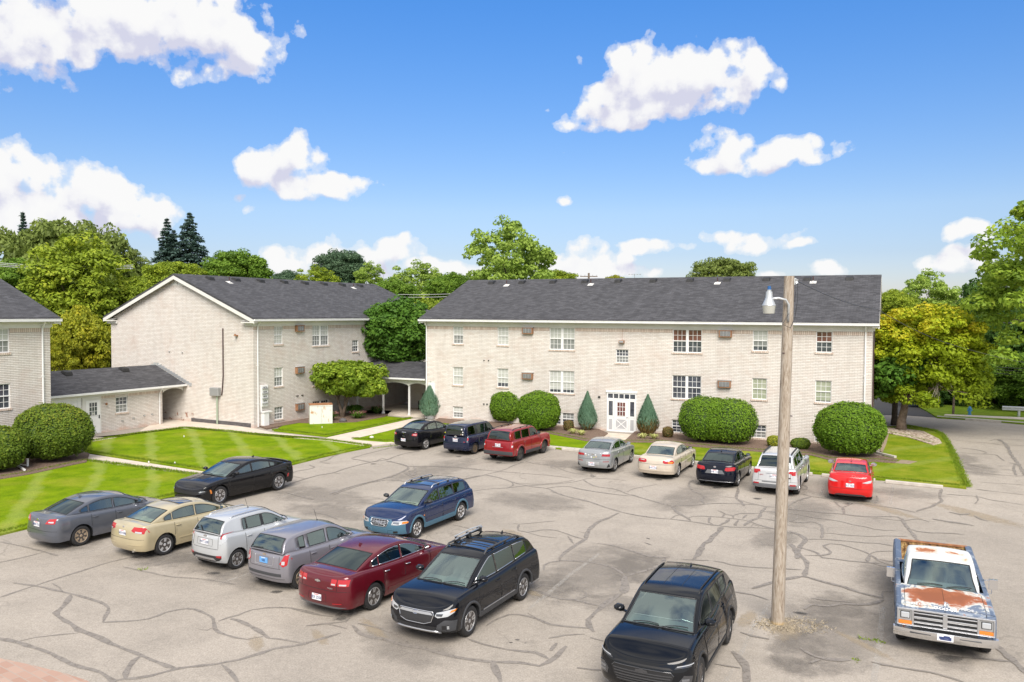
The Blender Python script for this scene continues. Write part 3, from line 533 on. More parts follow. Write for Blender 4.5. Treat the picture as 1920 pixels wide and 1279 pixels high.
# entrance
MT['door_shade']=simple('door_recess_shade',(.42,.42,.43),.6)  # grey painted into the door recesses to stand in for their shade
def entrance():
    f=MB(); y0=-.055
    f.box(-.98,-.90,y0,.02,0,2.5); f.box(.90,.98,y0,.02,0,2.5); f.box(-1.03,1.03,y0-.04,.02,2.5,2.62); f.box(-.90,.90,y0,.0,2.06,2.14); f.box(-.90,.90,y0-.001,.0,2.42,2.5)
    for s in (-1,1):
        a,b=sorted((s*.52,s*.90)); f.box(a,b,y0+.02,.0,0,.92); f.box(*sorted((s*.52,s*.575)),y0,-.002,.92,2.06); f.box(*sorted((s*.845,s*.90)),y0,-.002,.92,2.06); f.box(*sorted((s*.575,s*.845)),y0+.012,-.001,1.95,2.06)
        f.box(*sorted((s*.575,s*.845)),y0+.012,-.001,.92,1.02)
        f.box(*sorted((s*.60,s*.82)),y0+.008,y0+.02,.12,.8)
    f.box(-.52,-.47,y0+.001,0,0,2.06); f.box(.47,.52,y0+.001,0,0,2.06); f.box(-.90,.90,y0-.02,.0,-.02,.06)
    for k in range(1,5): x=-.9+1.8*k/5; f.box(x-.03,x+.03,y0+.002,-.001,2.14,2.42)
    o=f.build('door_surround',MT['white_vinyl'],TA,bevel=.006)
    g=MB(); g.box(-.9,.9,-.02,-.004,2.14,2.42); g.box(-.845,-.575,-.02,-.004,1.02,1.95); g.box(.575,.845,-.02,-.004,1.02,1.95); g.build('side_light',MT['pane_red'] if 0 else MT['pane_dark'],o)
    d=MB(); d.box(-.465,.465,-.048,-.003,.065,2.055)
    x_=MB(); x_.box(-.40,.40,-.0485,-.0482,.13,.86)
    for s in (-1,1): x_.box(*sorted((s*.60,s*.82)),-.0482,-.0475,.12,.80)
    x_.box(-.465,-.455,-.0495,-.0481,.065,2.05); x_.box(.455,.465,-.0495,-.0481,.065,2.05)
    for a,b in (((-.36,.20),(.36,.78)),((-.36,.78),(.36,.20))): d.bar((a[0],-.053,a[1]),(b[0],-.053,b[1]),.05,.018,up=(0,1,0))
    for z in (.17,.81): d.box(-.38,.38,-.063,-.049,z-.025,z+.025)
    for x in (-.38,.38): d.box(x-.025,x+.025,-.064,-.049,.145,.835)
    dd=d.build('door',MT['white_vinyl'],TA,bevel=.004); x_.build('door_shade_panel',MT['door_shade'],dd)
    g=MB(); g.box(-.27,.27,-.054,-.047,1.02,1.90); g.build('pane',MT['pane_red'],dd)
    g=MB()
    for k in range(4): x=-.27+.54*k/3; g.box(x-.014,x+.014,-.066,-.055,1.0,1.92)
    for k in range(4): z=1.02+.88*k/3; g.box(-.28,.28,-.068,-.056,z-.014,z+.014)
    g.build('glazing_bar',MT['white_vinyl'],dd)
    g=MB(); g.lathe([(0,-.03),(.03,-.03),(.034,0),(.02,.03),(0,.05)],12,(.40,-.09,.98),'y'); g.build('handle',MT['metal_grey'],dd,smooth=True)
entrance()
def flood(par,x,y,z,nm='flood_light'):
    g=MB(); g.box(x-.17,x+.17,y-.22,y-.02,z-.09,z+.09); g.box(x-.06,x+.06,y-.04,y,z-.06,z+.06); g.tube([(x,y-.015,z+.09),(x,y-.015,6.6)],.008,6)
    o=g.build(nm,MT['ac_brown'],par,bevel=.01); g=MB(); g.box(x-.14,x+.14,y-.232,y-.221,z-.06,z+.06); g.build('lens',MT['metal_grey'],o)
flood(TA,0,-.0,5.78)
for (x,z) in ((-9.9,.0),): pass
def little(par,items,mat,nm):
    for x,z,w,h in items:
        g=MB(); g.box(x-w/2,x+w/2,-.07,.0,z,z+h); g.build(nm,MT[mat],par)
little(TA,[(-9.85,4.28,.07,.05),(-9.5,4.28,.07,.05),(-9.85,1.25,.1,.06),(-9.6,1.25,.1,.06),(-1.5,2.12,.14,.1),(1.6,2.1,.14,.1)],'black','wall_vent')
downspout(TA,-14.42,0,.1,6.98); downspout(TA,14.25,0,.1,6.98)
g=MB(); g.tube([(14.66,.9,6.75),(14.66,.9,2.0)],.035,8); g.build('conduit',MT['pipe_brown'],TA)
g=MB(); g.box(14.6,14.85,.72,1.12,1.25,2.0); g.build('meter_box',MT['metal_grey'],TA,bevel=.02)
g=MB(); g.box(-14.25,-13.7,-.14,0,1.0,2.6); g.build('utility_board',MT['white_vinyl'],TA,bevel=.01)
g=MB(); g.box(-14.2,-13.75,-.35,-.02,.02,.85); g.build('utility_cabinet',MT['metal_grey'],TA,bevel=.02)
# middle building ------------------------------------------------
B0=G(476,803); BRZ=R_(62)
winsB=[W(2.26,.80,5.39,6.612,up=BL,lo=BL),W(6.44,1.72,5.16,6.612,up=BL,lo=GY,dbl=True),W(10.34,.72,4.57,5.44,up=GY,lo=DK),W(14.3,1.72,5.16,6.612,up=BL,lo=GY,dbl=True),W(18.6,.8,5.39,6.612,up=BL,lo=GY),
 W(2.26,.80,2.56,3.82,up=BL,lo=GY),W(6.44,1.72,2.33,3.82,up=BL,lo=GY,dbl=True),W(14.3,1.72,2.33,3.82,up=BL,lo=GY,dbl=True),W(18.6,.8,2.56,3.8,up=BL,lo=GY),
 W(2.26,.80,.33,1.17,up=GY,lo=GY),W(6.44,1.72,.42,1.22,up=DK,lo=DK,dbl=True)]
acB=[(3.83,4.58,6.2,6.64),(3.83,4.58,3.3,3.76),(3.83,4.58,.75,1.22)]
def rxB(px,off=6.3):
    n=np.array([math.cos(BRZ+PI/2),math.sin(BRZ+PI/2)]); P0=np.array(B0)+n*off; u=np.array([math.cos(BRZ),math.sin(BRZ)]); nn=np.array([-u[1],u[0]]); d=ray(px,530); t=(P0@nn)/(d[:2]@nn); return float((d[:2]*t-P0)@u)
TB=apartment('apartment_building','white brick apartment building with its blank gable wall facing the court lawn',(B0[0],B0[1],0),BRZ,0,21.6,winsB,acB,[rxB(p) for p in (394,443,489,533,572,607.5,642,675)],[rxB(p,5.8) for p in (430,663)])
downspout(TB,.32,0,.05,6.98,False); g=MB(); g.tube([(9.4,-.07,2.6),(9.4,-.07,.35),(9.5,-.3,.22)],.05,8); g.build('drain_pipe',MT['white_vinyl'],TB)
little(TB,[(4.0,1.75,.2,.03),(4.5,1.75,.2,.03),(10.75,4.3,.05,.05)],'black','wall_vent')
g=MB()
g.tube([(-.05,2.7,6.45),(-.05,2.7,3.3),(-.05,2.78,2.4),(-.05,2.85,2.0)],.04,8); g.build('conduit',MT['pipe_brown'],TB)
g=MB(); g.box(-.28,0,2.95,3.75,1.95,2.5); g.build('meter_box',MT['metal_grey'],TB,bevel=.03)
MT['post_green']=simple('post_green',(.30,.36,.27),.6); g=MB(); g.tube([(-.12,3.2,.0),(-.12,3.2,1.95)],.06,10); g.build('meter_post',MT['post_green'],TB)
g=MB(); g.box(-.14,0,1.35,1.55,5.95,6.05); g.lathe([(0,0),(.07,0),(.09,-.12),(0,-.13)],12,(-.2,1.42,6.1)); g.build('wall_lamp',MT['ac_brown'],TB)
g=MB(); g.add([(-.012,7.0,9.35),(-.012,7.0,9.75),(-.012,6.35,9.35)],[(0,1,2)]); g.add([(-.012,7.1,9.35),(-.012,7.75,9.35),(-.012,7.1,9.75)],[(0,1,2)]); g.build('gable_vent',MT['white_trim'],TB)
little_=[(7.9,4.75),(6.6,4.72),]
for y,z in little_: g=MB(); g.box(-.09,0,y-.04,y+.04,z,z+.06); g.build('wall_vent',MT['metal_grey'],TB)
# dark foundation band, rust brick patch and roof step flashing on the gable
mottled('foundation',(.06,.055,.06),(.13,.12,.12),7,.9,.01)
g=MB(); g.box(-.02,-.002,.25,5.8,-.02,.30); g.build('foundation_band',MT['foundation'],TB)
alpha_layer('rust_patch',(.40,.20,.13),.54,.62,2.6,.8,.8)
g=MB(); g.add([(-.006,5.2,.05),(-.006,8.6,.05),(-.006,8.6,.65),(-.006,5.2,.65)],[(3,2,1,0)]); g.build('worn_brick',MT['rust_patch'],TB)
g=MB()
for k in range(13):
    y=9.25-k*.27; z=3.83-k*.105; g.box(-.012-.0005*k,0,y-.27,y,z-.12,z+.13)
for k in range(5):
    y=9.3+k*.27; z=3.83-k*.105; g.box(-.012-.0005*k,0,y,y+.27,z-.12,z+.13)
g.build('step_flashing',MT['galv'],TB)
# electric meter bank on the front
g=MB(); g.box(.55,1.12,-.16,0,1.35,2.75); bank=g.build('meter_bank',MT['white_vinyl'],TB,bevel=.01)
g=MB()
for i in range(3):
    for j in range(4): g.lathe([(0,-.09),(.06,-.085),(.065,0)],12,(.66+i*.17,-.17,1.55+j*.33),'y')
g.build('meter',MT['metal_grey'],bank); 
g=MB()
for i in range(2):
    for j in range(4): g.box(.70+i*.17,.79+i*.17,-.185,-.165,1.68+j*.3,1.75+j*.3)
g.build('meter_slot',MT['black'],bank)
g=MB(); g.box(.6,1.05,-.32,-.02,.02,.95); g.box(.55,1.3,-.36,-.02,.95,1.03); g.box(.55,.62,-.12,-.02,.95,1.35); g.build('utility_cabinet',MT['white_vinyl'],TB,bevel=.01)
# left building --------------------------------------------------
C0=(-24.5,43.25)
winsC=[W(-2.55,.86,5.39,6.612,up=BL,lo=GY),W(-2.55,.86,2.56,3.82,up=DK,lo=DK),W(-6.4,1.7,5.16,6.612,up=BL,lo=GY,dbl=True),W(-6.4,1.7,2.33,3.82,up=BL,lo=GY,dbl=True),W(-2.55,.86,.3,1.1,up=DK,lo=DK)]
TC=apartment('apartment_building','white brick apartment building cut off by the left edge of the photo',(C0[0],C0[1],.05),BRZ,-22,0,winsC,[],[],[])
downspout(TC,-.45,0,.05,6.98,True)
# low garage wing -------------------------------------------------
TD=thing('garage_wing','low white brick wing with white doors joining the left and gable buildings','building',(B0[0],B0[1],0),BRZ)
FY=6.6; dz=2.38
w=MB(); wx=4.6-6.29
holes=[(-5.15,-4.3,1.12,2.12)]
wall_grid(w,-6.2,wx,-.1,dz,holes,y=FY); w.add([(wx,FY,-.1),(wx,FY+5.4,-.1),(wx,FY+5.4,dz),(wx,FY+2.7,dz+1.15),(wx,FY,dz)],[(0,1,2,3,4)]); w.add([(-6.2,FY,dz),(-12.2,FY,dz),(-12.2,FY,-.1),(-6.2,FY,-.1)],[(0,1,2,3)]); w.build('wall',MT['brick'],TD)
s=MB(); s.box(-6.15,-5.17,FY-.006,FY+.01,2.12,2.30); s.box(-4.28,wx-.0,FY-.006,FY+.01,2.12,2.30); s.build('soldier_course',MT['soldier'],TD)
window(TD,*holes[0],up=DK,lo=GY,y=FY)
P2=.40; gable_roof(TD,-12.3,-.36,depth=5.5,eave=2.48,pitch=P2,ov=.32,end=.34,thick=.1,fronty=FY)
f=MB(); f.box(-12.3,wx+.02,FY-.03,FY+.01,2.3,2.46); f.box(-12.3,-.02,FY-.32,FY-.001,2.462,2.478)
# arched valance across the passage
n=12; v=[]
for k in range(n+1):
    x=wx+.02+(-.02-wx-.02)*k/n; v+=[(x,FY-.03,2.46),(x,FY-.03,2.10+.26*math.sin(PI*min(1,k/n*1.0))**.6)]
for k in range(n): f.add([v[2*k],v[2*k+1],v[2*k+3],v[2*k+2]],[(0,1,2,3)])
f.build('fascia',MT['white_trim'],TD)
g=MB(); g.box(-12.3,-.02,FY-.44,FY-.325,2.47,2.585); g.build('gutter',MT['white_vinyl'],TD)
downspout(TD,wx-.25,FY,0.02,2.5,False)
for x in (-2.9,-6.9,-10.4): roofvent(TD,x,2.48,P2,FY,2.75,.55,.32)
ventpipe(TD,-8.9,2.48,P2,FY,2.75,1.5,.32)
g=MB(); g.box(-12.2,-7.5,FY-.03,FY-.002,0,2.3)
for k in range(8): x=-11.8+k*.6; 
for x in (-12.2,-9.9,-7.75): g.box(x,x+.09,FY-.05,FY-.031,0,2.3)
g.build('white_panel',MT['white_vinyl'],TD)
g=MB(); g.box(-7.45,-6.2,FY-.06,FY-.0025,0,2.3); g.build('door_frame',MT['white_trim'],TD,bevel=.01)
g=MB(); g.box(-7.22,-6.30,FY-.085,FY-.061,.04,2.08); d=g.build('door',MT['white_vinyl'],TD,bevel=.01)
g=MB(); g.box(-7.03,-6.50,FY-.092,FY-.086,1.15,1.95); g.build('pane',MT['pane_dark'],d)
g=MB()
for k in range(4): x=-7.03+.53*k/3; g.box(x-.012,x+.012,FY-.104,FY-.093,1.13,1.97)
for k in range(4): z=1.15+.8*k/3; g.box(-7.05,-6.48,FY-.105,FY-.094,z-.012,z+.012)
g.build('glazing_bar',MT['white_vinyl'],d)
g=MB(); g.box(-6.84,-6.69,FY-.11,FY-.1055,1.2,1.34); g.build('door_notice',MT['pane_blind'],d)
g=MB(); g.box(-6.40,-6.34,FY-.12,FY-.086,.95,1.15); g.build('handle',MT['black'],d)
g=MB(); g.lathe([(0,.0),(.06,.0),(.05,-.14),(0,-.16)],10,(-5.85,FY-.1,1.85)); g.box(-5.88,-5.82,FY-.1,FY,1.75,1.8); g.build('wall_lamp',MT['ac_brown'],TD)
g=MB(); g.lathe([(0,.0),(.06,.0),(.05,-.14),(0,-.16)],10,(-9.3,FY-.1,1.85)); g.box(-9.33,-9.27,FY-.1,FY-.02,1.75,1.8); g.build('wall_lamp',MT['ac_brown'],TD)
for x,z in ((-4.7,.55),(-3.9,.62),(-3.1,.7),(-2.5,.72)): g=MB(); g.box(x-.06,x+.06,FY-.05,FY,z,z+.08); g.build('wall_vent',MT['metal_grey'],TD)
# porch between the two right buildings --------------------------------
TE=thing('porch_passage','covered brick porch with white posts joining the two larger buildings','porch',(A0[0],A0[1],0),ARZ)
ph=2.62
g=MB(); g.box(-21.2,-14.52,.15,5.6,-.02,.10); g.build('slab',MT['concrete'],TE)
g=MB(); wall_grid(g,-18.9,-14.52,.1,ph,[],y=4.6); g.add([(-18.9,4.6,.1),(-18.9,7.5,.1),(-18.9,7.5,ph),(-18.9,4.6,ph)],[(0,1,2,3)]); wall_grid(g,-21.3,-18.9,.1,ph,[(-20.6,-19.9,.9,2.1)],y=7.5); g.build('wall',MT['brick'],TE)
window(TE,-20.6,-19.9,.9,2.1,up=DK,lo=DK,y=7.5)
gable_roof(TE,-21.1,-14.88,depth=5.8,eave=ph+.12,pitch=.30,ov=.35,end=.34,thick=.1,fronty=.3)
f=MB(); f.box(-21.3,-14.52,.25,.31,ph-.17,ph+.10); f.box(-21.3,-14.52,-.05,.249,ph+.09,ph+.115)
f.box(-21.3,-14.52,.312,6.0,ph+.02,ph+.05)
bays=[-20.65,-18.35,-16.1,-14.55]
for a,b in zip(bays[:-1],bays[1:]):
    n=14; v=[]
    for k in range(n+1):
        x=a+(b-a)*k/n; zz=ph-.40+.23*(math.sin(PI*k/n))**.55; v+=[(x,.26,ph-.17),(x,.26,zz)]
    for k in range(n): f.add([v[2*k],v[2*k+1],v[2*k+3],v[2*k+2]],[(0,1,2,3)])
f.build('fascia',MT['white_trim'],TE)
g=MB(); g.box(-21.3,-14.52,-.17,-.052,ph+.1,ph+.21); g.build('gutter',MT['white_vinyl'],TE)
for x in (-20.65,-18.35,-16.1):
    g=MB(); g.box(x-.055,x+.055,.30,.41,.1,ph-.17); g.box(x-.085,x+.085,.27,.44,.1,.2); g.box(x-.075,x+.075,.28,.43,ph-.28,ph-.17); g.build('post',MT['white_vinyl'],TE)
ub=MB(); 
def bench():
    T=thing('porch_bench','dark wooden bench against the brick wall under the porch roof','bench',loc=(0,0,0))
    c,s=math.cos(ARZ),math.sin(ARZ); x,y=-16.4,3.9
    T.location=(A0[0]+x*c-y*s,A0[1]+x*s+y*c,.10); T.rotation_euler=(0,0,ARZ)
    g=MB()
    for k in range(5): g.box(-.85,.85,-.38+k*.13,-.27+k*.13,.42,.45)
    g.build('seat',MT['wood_dark'],T)
    g=MB()
    for k in range(9): g.box(-.83+k*.19,-.70+k*.19,.30,.33,.46,1.18)
    g.box(-.9,.9,.285,.35,1.1,1.2); g.build('backrest',MT['wood_dark'],T)
    for x in (-.86,.86):
        for yy in (-.34,.30): g=MB(); g.box(x-.04,x+.04,yy-.04,yy+.04,0,1.15 if yy>0 else .65); g.build('leg',MT['wood_dark'],T)
        g=MB(); g.box(x-.05,x+.05,-.38,.3,.651,.69); g.build('armrest',MT['wood_dark'],T)
bench()
# white utility cabinet with rusty lid in front of the middle building
def worldB(x,y): c,s=math.cos(BRZ),math.sin(BRZ); return (B0[0]+x*c-y*s,B0[1]+x*s+y*c)
m,t,b=nt('rusty_white'); p=objco(t); s_=N(t,'ShaderNodeSeparateXYZ'); L(t,p,s_.inputs[0]); mp=N(t,'ShaderNodeMapping'); mp.inputs['Scale'].default_value=(1,1,.35); L(t,p,mp.inputs[0])
f=noise(t,5,6,.7,mp.outputs[0]); L(t,ramp(t,f,[(.56,(.66,.66,.62)),(.62,(.45,.22,.09))]),b.inputs['Base Color']); b.inputs['Roughness'].default_value=.6; MT['rusty_white']=m
x_,y_=G(603,797); T=thing('utility_cabinet','white metal utility cabinet with rust streaks and rusty lid','cabinet',(x_-.15,y_+.5,.05),R_(18))
g=MB(); g.box(-.78,.72,-.45,.45,0,1.28); g.build('body',MT['rusty_white'],T,bevel=.02)
g=MB(); g.box(-.8,.74,-.47,.47,1.281,1.33); g.build('lid',MT['rust_metal'],T,bevel=.01)
g=MB(); g.box(-.04,-.02,-.456,-.451,.05,1.2); g.box(-.79,.73,-.455,-.4505,1.18,1.2); g.build('door_seam',MT['metal_grey'],T)
# ------------------------------------------------------------------ vehicles
def paint(name,col,metal=.0,rough=.28,flake=0.):
    m,t,b=nt(name); dark=max(col)<.03; b.inputs['Base Color'].default_value=c4(col); b.inputs['Metallic'].default_value=metal; b.inputs['Roughness'].default_value=rough
    b.inputs['Coat Weight'].default_value=.75 if dark else 1.; b.inputs['Coat Roughness'].default_value=.03; b.inputs['Coat IOR'].default_value=1.5; b.inputs['Specular IOR Level'].default_value=.05 if dark else .25
    p=objco(t); f=noise(t,1.7,4,.6,p); L(t,mixc(t,1.,col,ramp(t,f,[(.3,(.94,)),(.7,(1.04,))]),'MULTIPLY'),b.inputs['Base Color'])
    d=noise(t,3.,5,.7,p); L(t,ramp(t,d,[(.3,(.012,)),(.75,(.05,))]),b.inputs['Coat Roughness'])
    return m
def glass(name,tint,refl=.12):
    m=bpy.data.materials.new(name); m.use_nodes=True; t=m.node_tree; t.nodes.clear(); o=t.nodes.new('ShaderNodeOutputMaterial')
    tr=N(t,'ShaderNodeBsdfTransparent'); tr.inputs[0].default_value=c4(tint); gl=N(t,'ShaderNodeBsdfGlossy'); gl.inputs['Roughness'].default_value=.015; gl.inputs[0].default_value=(.80,.98,.95,1)
    fr=N(t,'ShaderNodeFresnel'); fr.inputs[0].default_value=1.5; k=math_(t,'ADD',math_(t,'MULTIPLY',fr.outputs[0],1.),refl); mx=N(t,'ShaderNodeMixShader'); L(t,k,mx.inputs[0]); L(t,tr.outputs[0],mx.inputs[1]); L(t,gl.outputs[0],mx.inputs[2]); L(t,mx.outputs[0],o.inputs[0]); return m
MT['glass_clear']=glass('car_glass',(.66,.80,.75),.20); MT['glass_mid']=glass('tinted_glass',(.34,.40,.39),.16); MT['glass_dark']=glass('dark_glass',(.06,.065,.07),.07)
MT['tyre']=simple('tyre_rubber',(.018,.018,.019),.75); MT['alloy']=simple('alloy',(.68,.68,.69),.3,.6); MT['alloy_gold']=simple('dusty_alloy',(.50,.40,.29),.4,.6); MT['alloy_dark']=simple('dark_alloy',(.09,.09,.095),.3,.8); MT['steel_rust']=simple('rusty_wheel',(.16,.11,.06),.7,.2)
MT['chrome']=simple('chrome',(.75,.76,.78),.12,1.); MT['satin']=simple('satin_metal',(.55,.56,.58),.3,.8); MT['trim_black']=simple('trim_black',(.022,.023,.025),.5); MT['cladding']=simple('dark_cladding',(.045,.047,.052),.6); MT['grey_cladding']=simple('grey_cladding',(.12,.125,.135),.55)
MT['red_lens']=simple('red_lens',(.40,.006,.010),.12,0,1.); MT['dark_red_lens']=simple('dark_red_lens',(.32,.006,.01),.12,0,1.); MT['clear_lens']=simple('clear_lens',(.46,.48,.50),.14,.1,1.); MT['amber_lens']=simple('amber_lens',(.65,.20,.02),.15,0,1.); MT['head_inner']=simple('lamp_bowl',(.22,.23,.25),.15,.6,1.)
MT['head_dark']=simple('dark_lamp',(.05,.052,.058),.1,.3,1.)
MT['plate_white']=simple('number_plate',(.72,.73,.76),.4); MT['plate_red']=simple('plate_red',(.6,.06,.05),.4); MT['plate_text']=simple('plate_text',(.03,.05,.16),.5); MT['plate_blue']=simple('plate_blue',(.12,.33,.65),.4)
MT['seat_grey']=simple('seat_grey',(.22,.22,.225),.8); MT['seat_beige']=simple('seat_beige',(.42,.36,.27),.8); MT['seat_black']=simple('seat_black',(.035,.035,.038),.7); MT['dash']=simple('dashboard',(.13,.15,.15),.7); MT['dash_beige']=simple('dashboard_beige',(.38,.34,.26),.7); MT['seam']=simple('panel_gap',(.008,.008,.009),.8)
MT['brake']=simple('brake_disc',(.10,.09,.085),.5,.5); MT['white_sticker']=simple('sticker_white',(.75,.75,.75),.5); MT['yellow_sticker']=simple('sticker_yellow',(.6,.62,.03),.5); MT['tan_sticker']=simple('sticker_tan',(.5,.38,.25),.5)
def catm(P,t):
    n=len(P)-1; t=min(max(t,0),n-1e-9) if n>0 else 0; i=int(t); u=t-i
    p0=P[max(i-1,0)];p1=P[i];p2=P[i+1];p3=P[min(i+2,n)]
    return tuple(.5*((2*b)+(c-a)*u+(2*a-5*b+4*c-d)*u*u+(3*b-a-3*c+d)*u**3) for a,b,c,d in zip(p0,p1,p2,p3))
def text_mesh(s,size,depth=.004):
    cu=bpy.data.curves.new('txt','FONT'); cu.body=s; cu.size=size; cu.extrude=depth/2; cu.align_x='CENTER'; cu.align_y='CENTER'; cu.resolution_u=2
    o=bpy.data.objects.new('txt',cu); COL.objects.link(o); dg=bpy.context.evaluated_depsgraph_get(); me=bpy.data.meshes.new_from_object(o.evaluated_get(dg)); bpy.data.objects.remove(o); bpy.data.curves.remove(cu); return me
def put_text(name,s,size,mat,parent,loc,rot,depth=.004,wide=1.):
    me=text_mesh(s,size,depth); me.materials.clear(); me.materials.append(mat); o=bpy.data.objects.new(name,me); COL.objects.link(o); o.parent=parent; o.location=loc; o.rotation_euler=rot; o.scale=(wide,1,1); return o
class Car:
    def __init__(s,S,name,label,cat,loc,az,group='parked vehicles'):
        """S: spec. az = compass heading of the nose, clockwise from +Y"""
        s.S=S; s.T=thing(name,label,cat,(loc[0],loc[1],.008),R_(90-az),group)
        s.W=S['W']; s.hw=s.W/2; s.wb=S['wb']; s.xF=S['wb']/2+S['fo']; s.xR=s.xF-S['L']; s.r=S['r']; s.sill=S['sill']
        s.top=hermite(S['T']); s.R=S['R']; s.zmid=S.get('zmid',.55)
        s.body()
    # inset functions in metres from the widest outline
    def side_in(s,z):
        a=abs(z-s.zmid); return (.05*((z-s.zmid)/.4)**2 if z>s.zmid else .06*((s.zmid-z)/.35)**2)*s.S.get('tumble',1)+ (s.S.get('line_d',.012) if abs(z-s.S.get('line_z',.5))<.03 else 0)
    def outline(s):
        """list of (x,y,nx,ny) of the nominal plan outline, left half, nose to tail"""
        S=s.S; cf,nf=S.get('cf',.55),S.get('nf',2.4); cr,nr=S.get('cr',.4),S.get('nr',2.8); pts=[]
        for k in range(15):
            th=PI/2*(k/15)**.9; x=s.xF-cf+cf*math.cos(th)**(2/nf); y=s.hw*math.sin(th)**(2/nf); pts.append((x,y))
        xs=set(); ra=S.get('ra',s.r+.055)
        for xa in (s.wb/2,-s.wb/2):
            for k in range(11): xs.add(round(xa+ra*math.cos(PI*k/10),5))
            xs.add(round(xa+ra+.0006,5)); xs.add(round(xa-ra-.0006,5))
        a0=s.xF-cf; b0=s.xR+cr
        for sx in S.get('seams',[]): xs.add(sx)
        base=np.linspace(a0,b0,22)
        for b in base:
            if all(abs(b-x)>.05 for x in xs): xs.add(float(b))
        for x in sorted((x for x in xs if b0<=x<=a0),reverse=True): pts.append((x,s.hw))
        for k in range(14,-1,-1):
            th=PI/2*(k/15)**.9; pts.append((s.xR+cr-cr*math.cos(th)**(2/nr),s.hw*math.sin(th)**(2/nr)))
        out=[]
        for i,p in enumerate(pts):
            a=pts[max(i-1,0)];b=pts[min(i+1,len(pts)-1)]; d=Vector((b[0]-a[0],b[1]-a[1])); 
            if i==0: nn=Vector((1,0))
            elif i==len(pts)-1: nn=Vector((-1,0))
            else:
                nn=Vector((-d.y,d.x)); nn=-nn if nn.dot(Vector((p[0]-(s.xF+s.xR)/2,p[1])))<0 else nn; nn.normalize()
                if p[1]>=s.hw-1e-6 and b0<=p[0]<=a0: nn=Vector((0,1))
            out.append((p[0],p[1],nn.x,nn.y))
        return out
    def inset(s,nx,ny,z,T,rs):
        S=s.S; v=ny*ny*s.side_in(z)
        if nx>0: v+=nx*nx*np.interp(z,*zip(*S['front']))
        else: v+=nx*nx*np.interp(z,*zip(*S['rear']))
        if z>T-rs: q=(z-(T-rs))/rs; v+=rs*(1-math.sqrt(max(0,1-q*q)))*.9
        return float(v)
    def body(s):
        S=s.S; paint_=S['paint']; ol=s.outline(); ra=S.get('ra',s.r+.055); rs=S.get('rs',.07)
        NV=[0,.16,.32,.48,.64,.8,.92,1.]; NS=[.35,.65,.87,1.]
        cols=[]
        for (x,y,nx,ny) in ol:
            zb=s.sill
            for xa in (s.wb/2,-s.wb/2):
                if abs(x-xa)<=ra+1e-4 and y>s.hw*.8: zb=max(zb,s.r+math.sqrt(max(0,ra*ra-(x-xa)**2)))
            if x>s.wb/2+ra: zb=max(zb,S.get('fz',s.sill))
            if x<-s.wb/2-ra: zb=max(zb,S.get('rz',s.sill))
            T=s.top(x); col=[]
            for v in NV: col.append(zb+(T-rs-zb)*v)
            for v in NS: col.append(T-rs+rs*v)
            P=[]
            for z in col:
                i=s.inset(nx,ny,z,T,rs); P.append((x-nx*i,max(0,y-ny*i),z))
            cols.append((P,x,zb,T))
        n=len(cols); m=len(cols[0][0]); 
        FR=[1.,.93,.78,.55,.28,0.]
        def cap(i):
            P,x,zb,T=cols[i]; xt,yt,zt=P[-1]; cr=S.get('crown',.035)*min(1,yt/s.hw*1.2); out=[]
            lead=S.get('dip',0)
            for f in FR[1:]:
                z=zt+cr*(1-f*f); 
                out.append((xt,yt*f,z))
            return out
        V=[];idx={}
        def add(p): V.append(p); return len(V)-1
        grid=[];capg=[]
        for sg in (1,-1):
            g=[[add((p[0],sg*p[1],p[2])) for p in cols[i][0]] for i in range(n)]; grid.append(g)
        for i in range(n):
            c=cap(i); L_=[add(c[k]) for k in range(len(c)-1)]; mid=add(c[-1]); R__=[add((p[0],-p[1],p[2])) for p in c[:-1]]
            capg.append([grid[0][i][-1]]+L_+[mid]+R__[::-1]+[grid[1][i][-1]])
        parts={}
        def face(part,f):
            parts.setdefault(part,[]).append(f)
        se=S.get('seams',[]); bed=S.get('bed')
        cab0,cab1=s.R[0][0]-.05,s.R[-1][0]+.06
        for i in range(n-1):
            xm=(cols[i][1]+cols[i+1][1])/2
            for sg in (0,1):
                g=grid[sg]
                for j in range(m-1):
                    part='body'
                    for d in range(len(se)-1):
                        if se[d+1]<xm<se[d] and ol[i][1]>s.hw*.98: part='door%d%d'%(d,sg)
                    f=(g[i][j],g[i+1][j],g[i+1][j+1],g[i][j+1]); face(part,f if sg==0 else f[::-1])
            c0,c1=capg[i],capg[i+1]; K=len(c0)-1
            for k in range(K):
                fr=max(FR[min(k,K-k)],0) if k<=K//2 else FR[K-k]
                cf_=FR[min(k,K-k-1)+0]
                inner=2<=k<=K-3
                edge=k in(0,K-1)
                if not edge and cab1<xm<cab0: continue
                if bed and not edge and bed[1]<xm<bed[0]: continue
                part='body'
                if not edge and S['hood'][0]>xm>cab0-.02: part='hood'
                if not edge and S.get('deck') and S['deck'][0]>xm>S['deck'][1]: part='trunk_lid'
                face(part,(c0[k],c1[k],c1[k+1],c0[k+1])[::-1])
        s.allv=V
        cnames={'hood':'hood','trunk_lid':'trunk_lid'}
        s.objs={}
        for part,fs in parts.items():
            used=sorted(set(i for f in fs for i in f)); mp={u:i for i,u in enumerate(used)}
            mb=MB(); mb.add([V[u] for u in used],[tuple(mp[i] for i in f) for f in fs])
            nm='body' if part=='body' else ('door' if part.startswith('door') else cnames[part])
            pm=S.get('part_mats',{}).get(nm,paint_)
            o=mb.build(nm,pm,s.T,smooth=True); o.data.set_sharp_from_angle(angle=R_(38)); s.objs[part]=o
        s.allf=[f for fs in parts.values() for f in fs]
        # under-body, wheel wells
        u=MB(); zc=s.sill+.04
        u.box(s.xR+.25,s.xF-.25,-s.hw+.36,s.hw-.36,zc-.02,s.sill+.12)
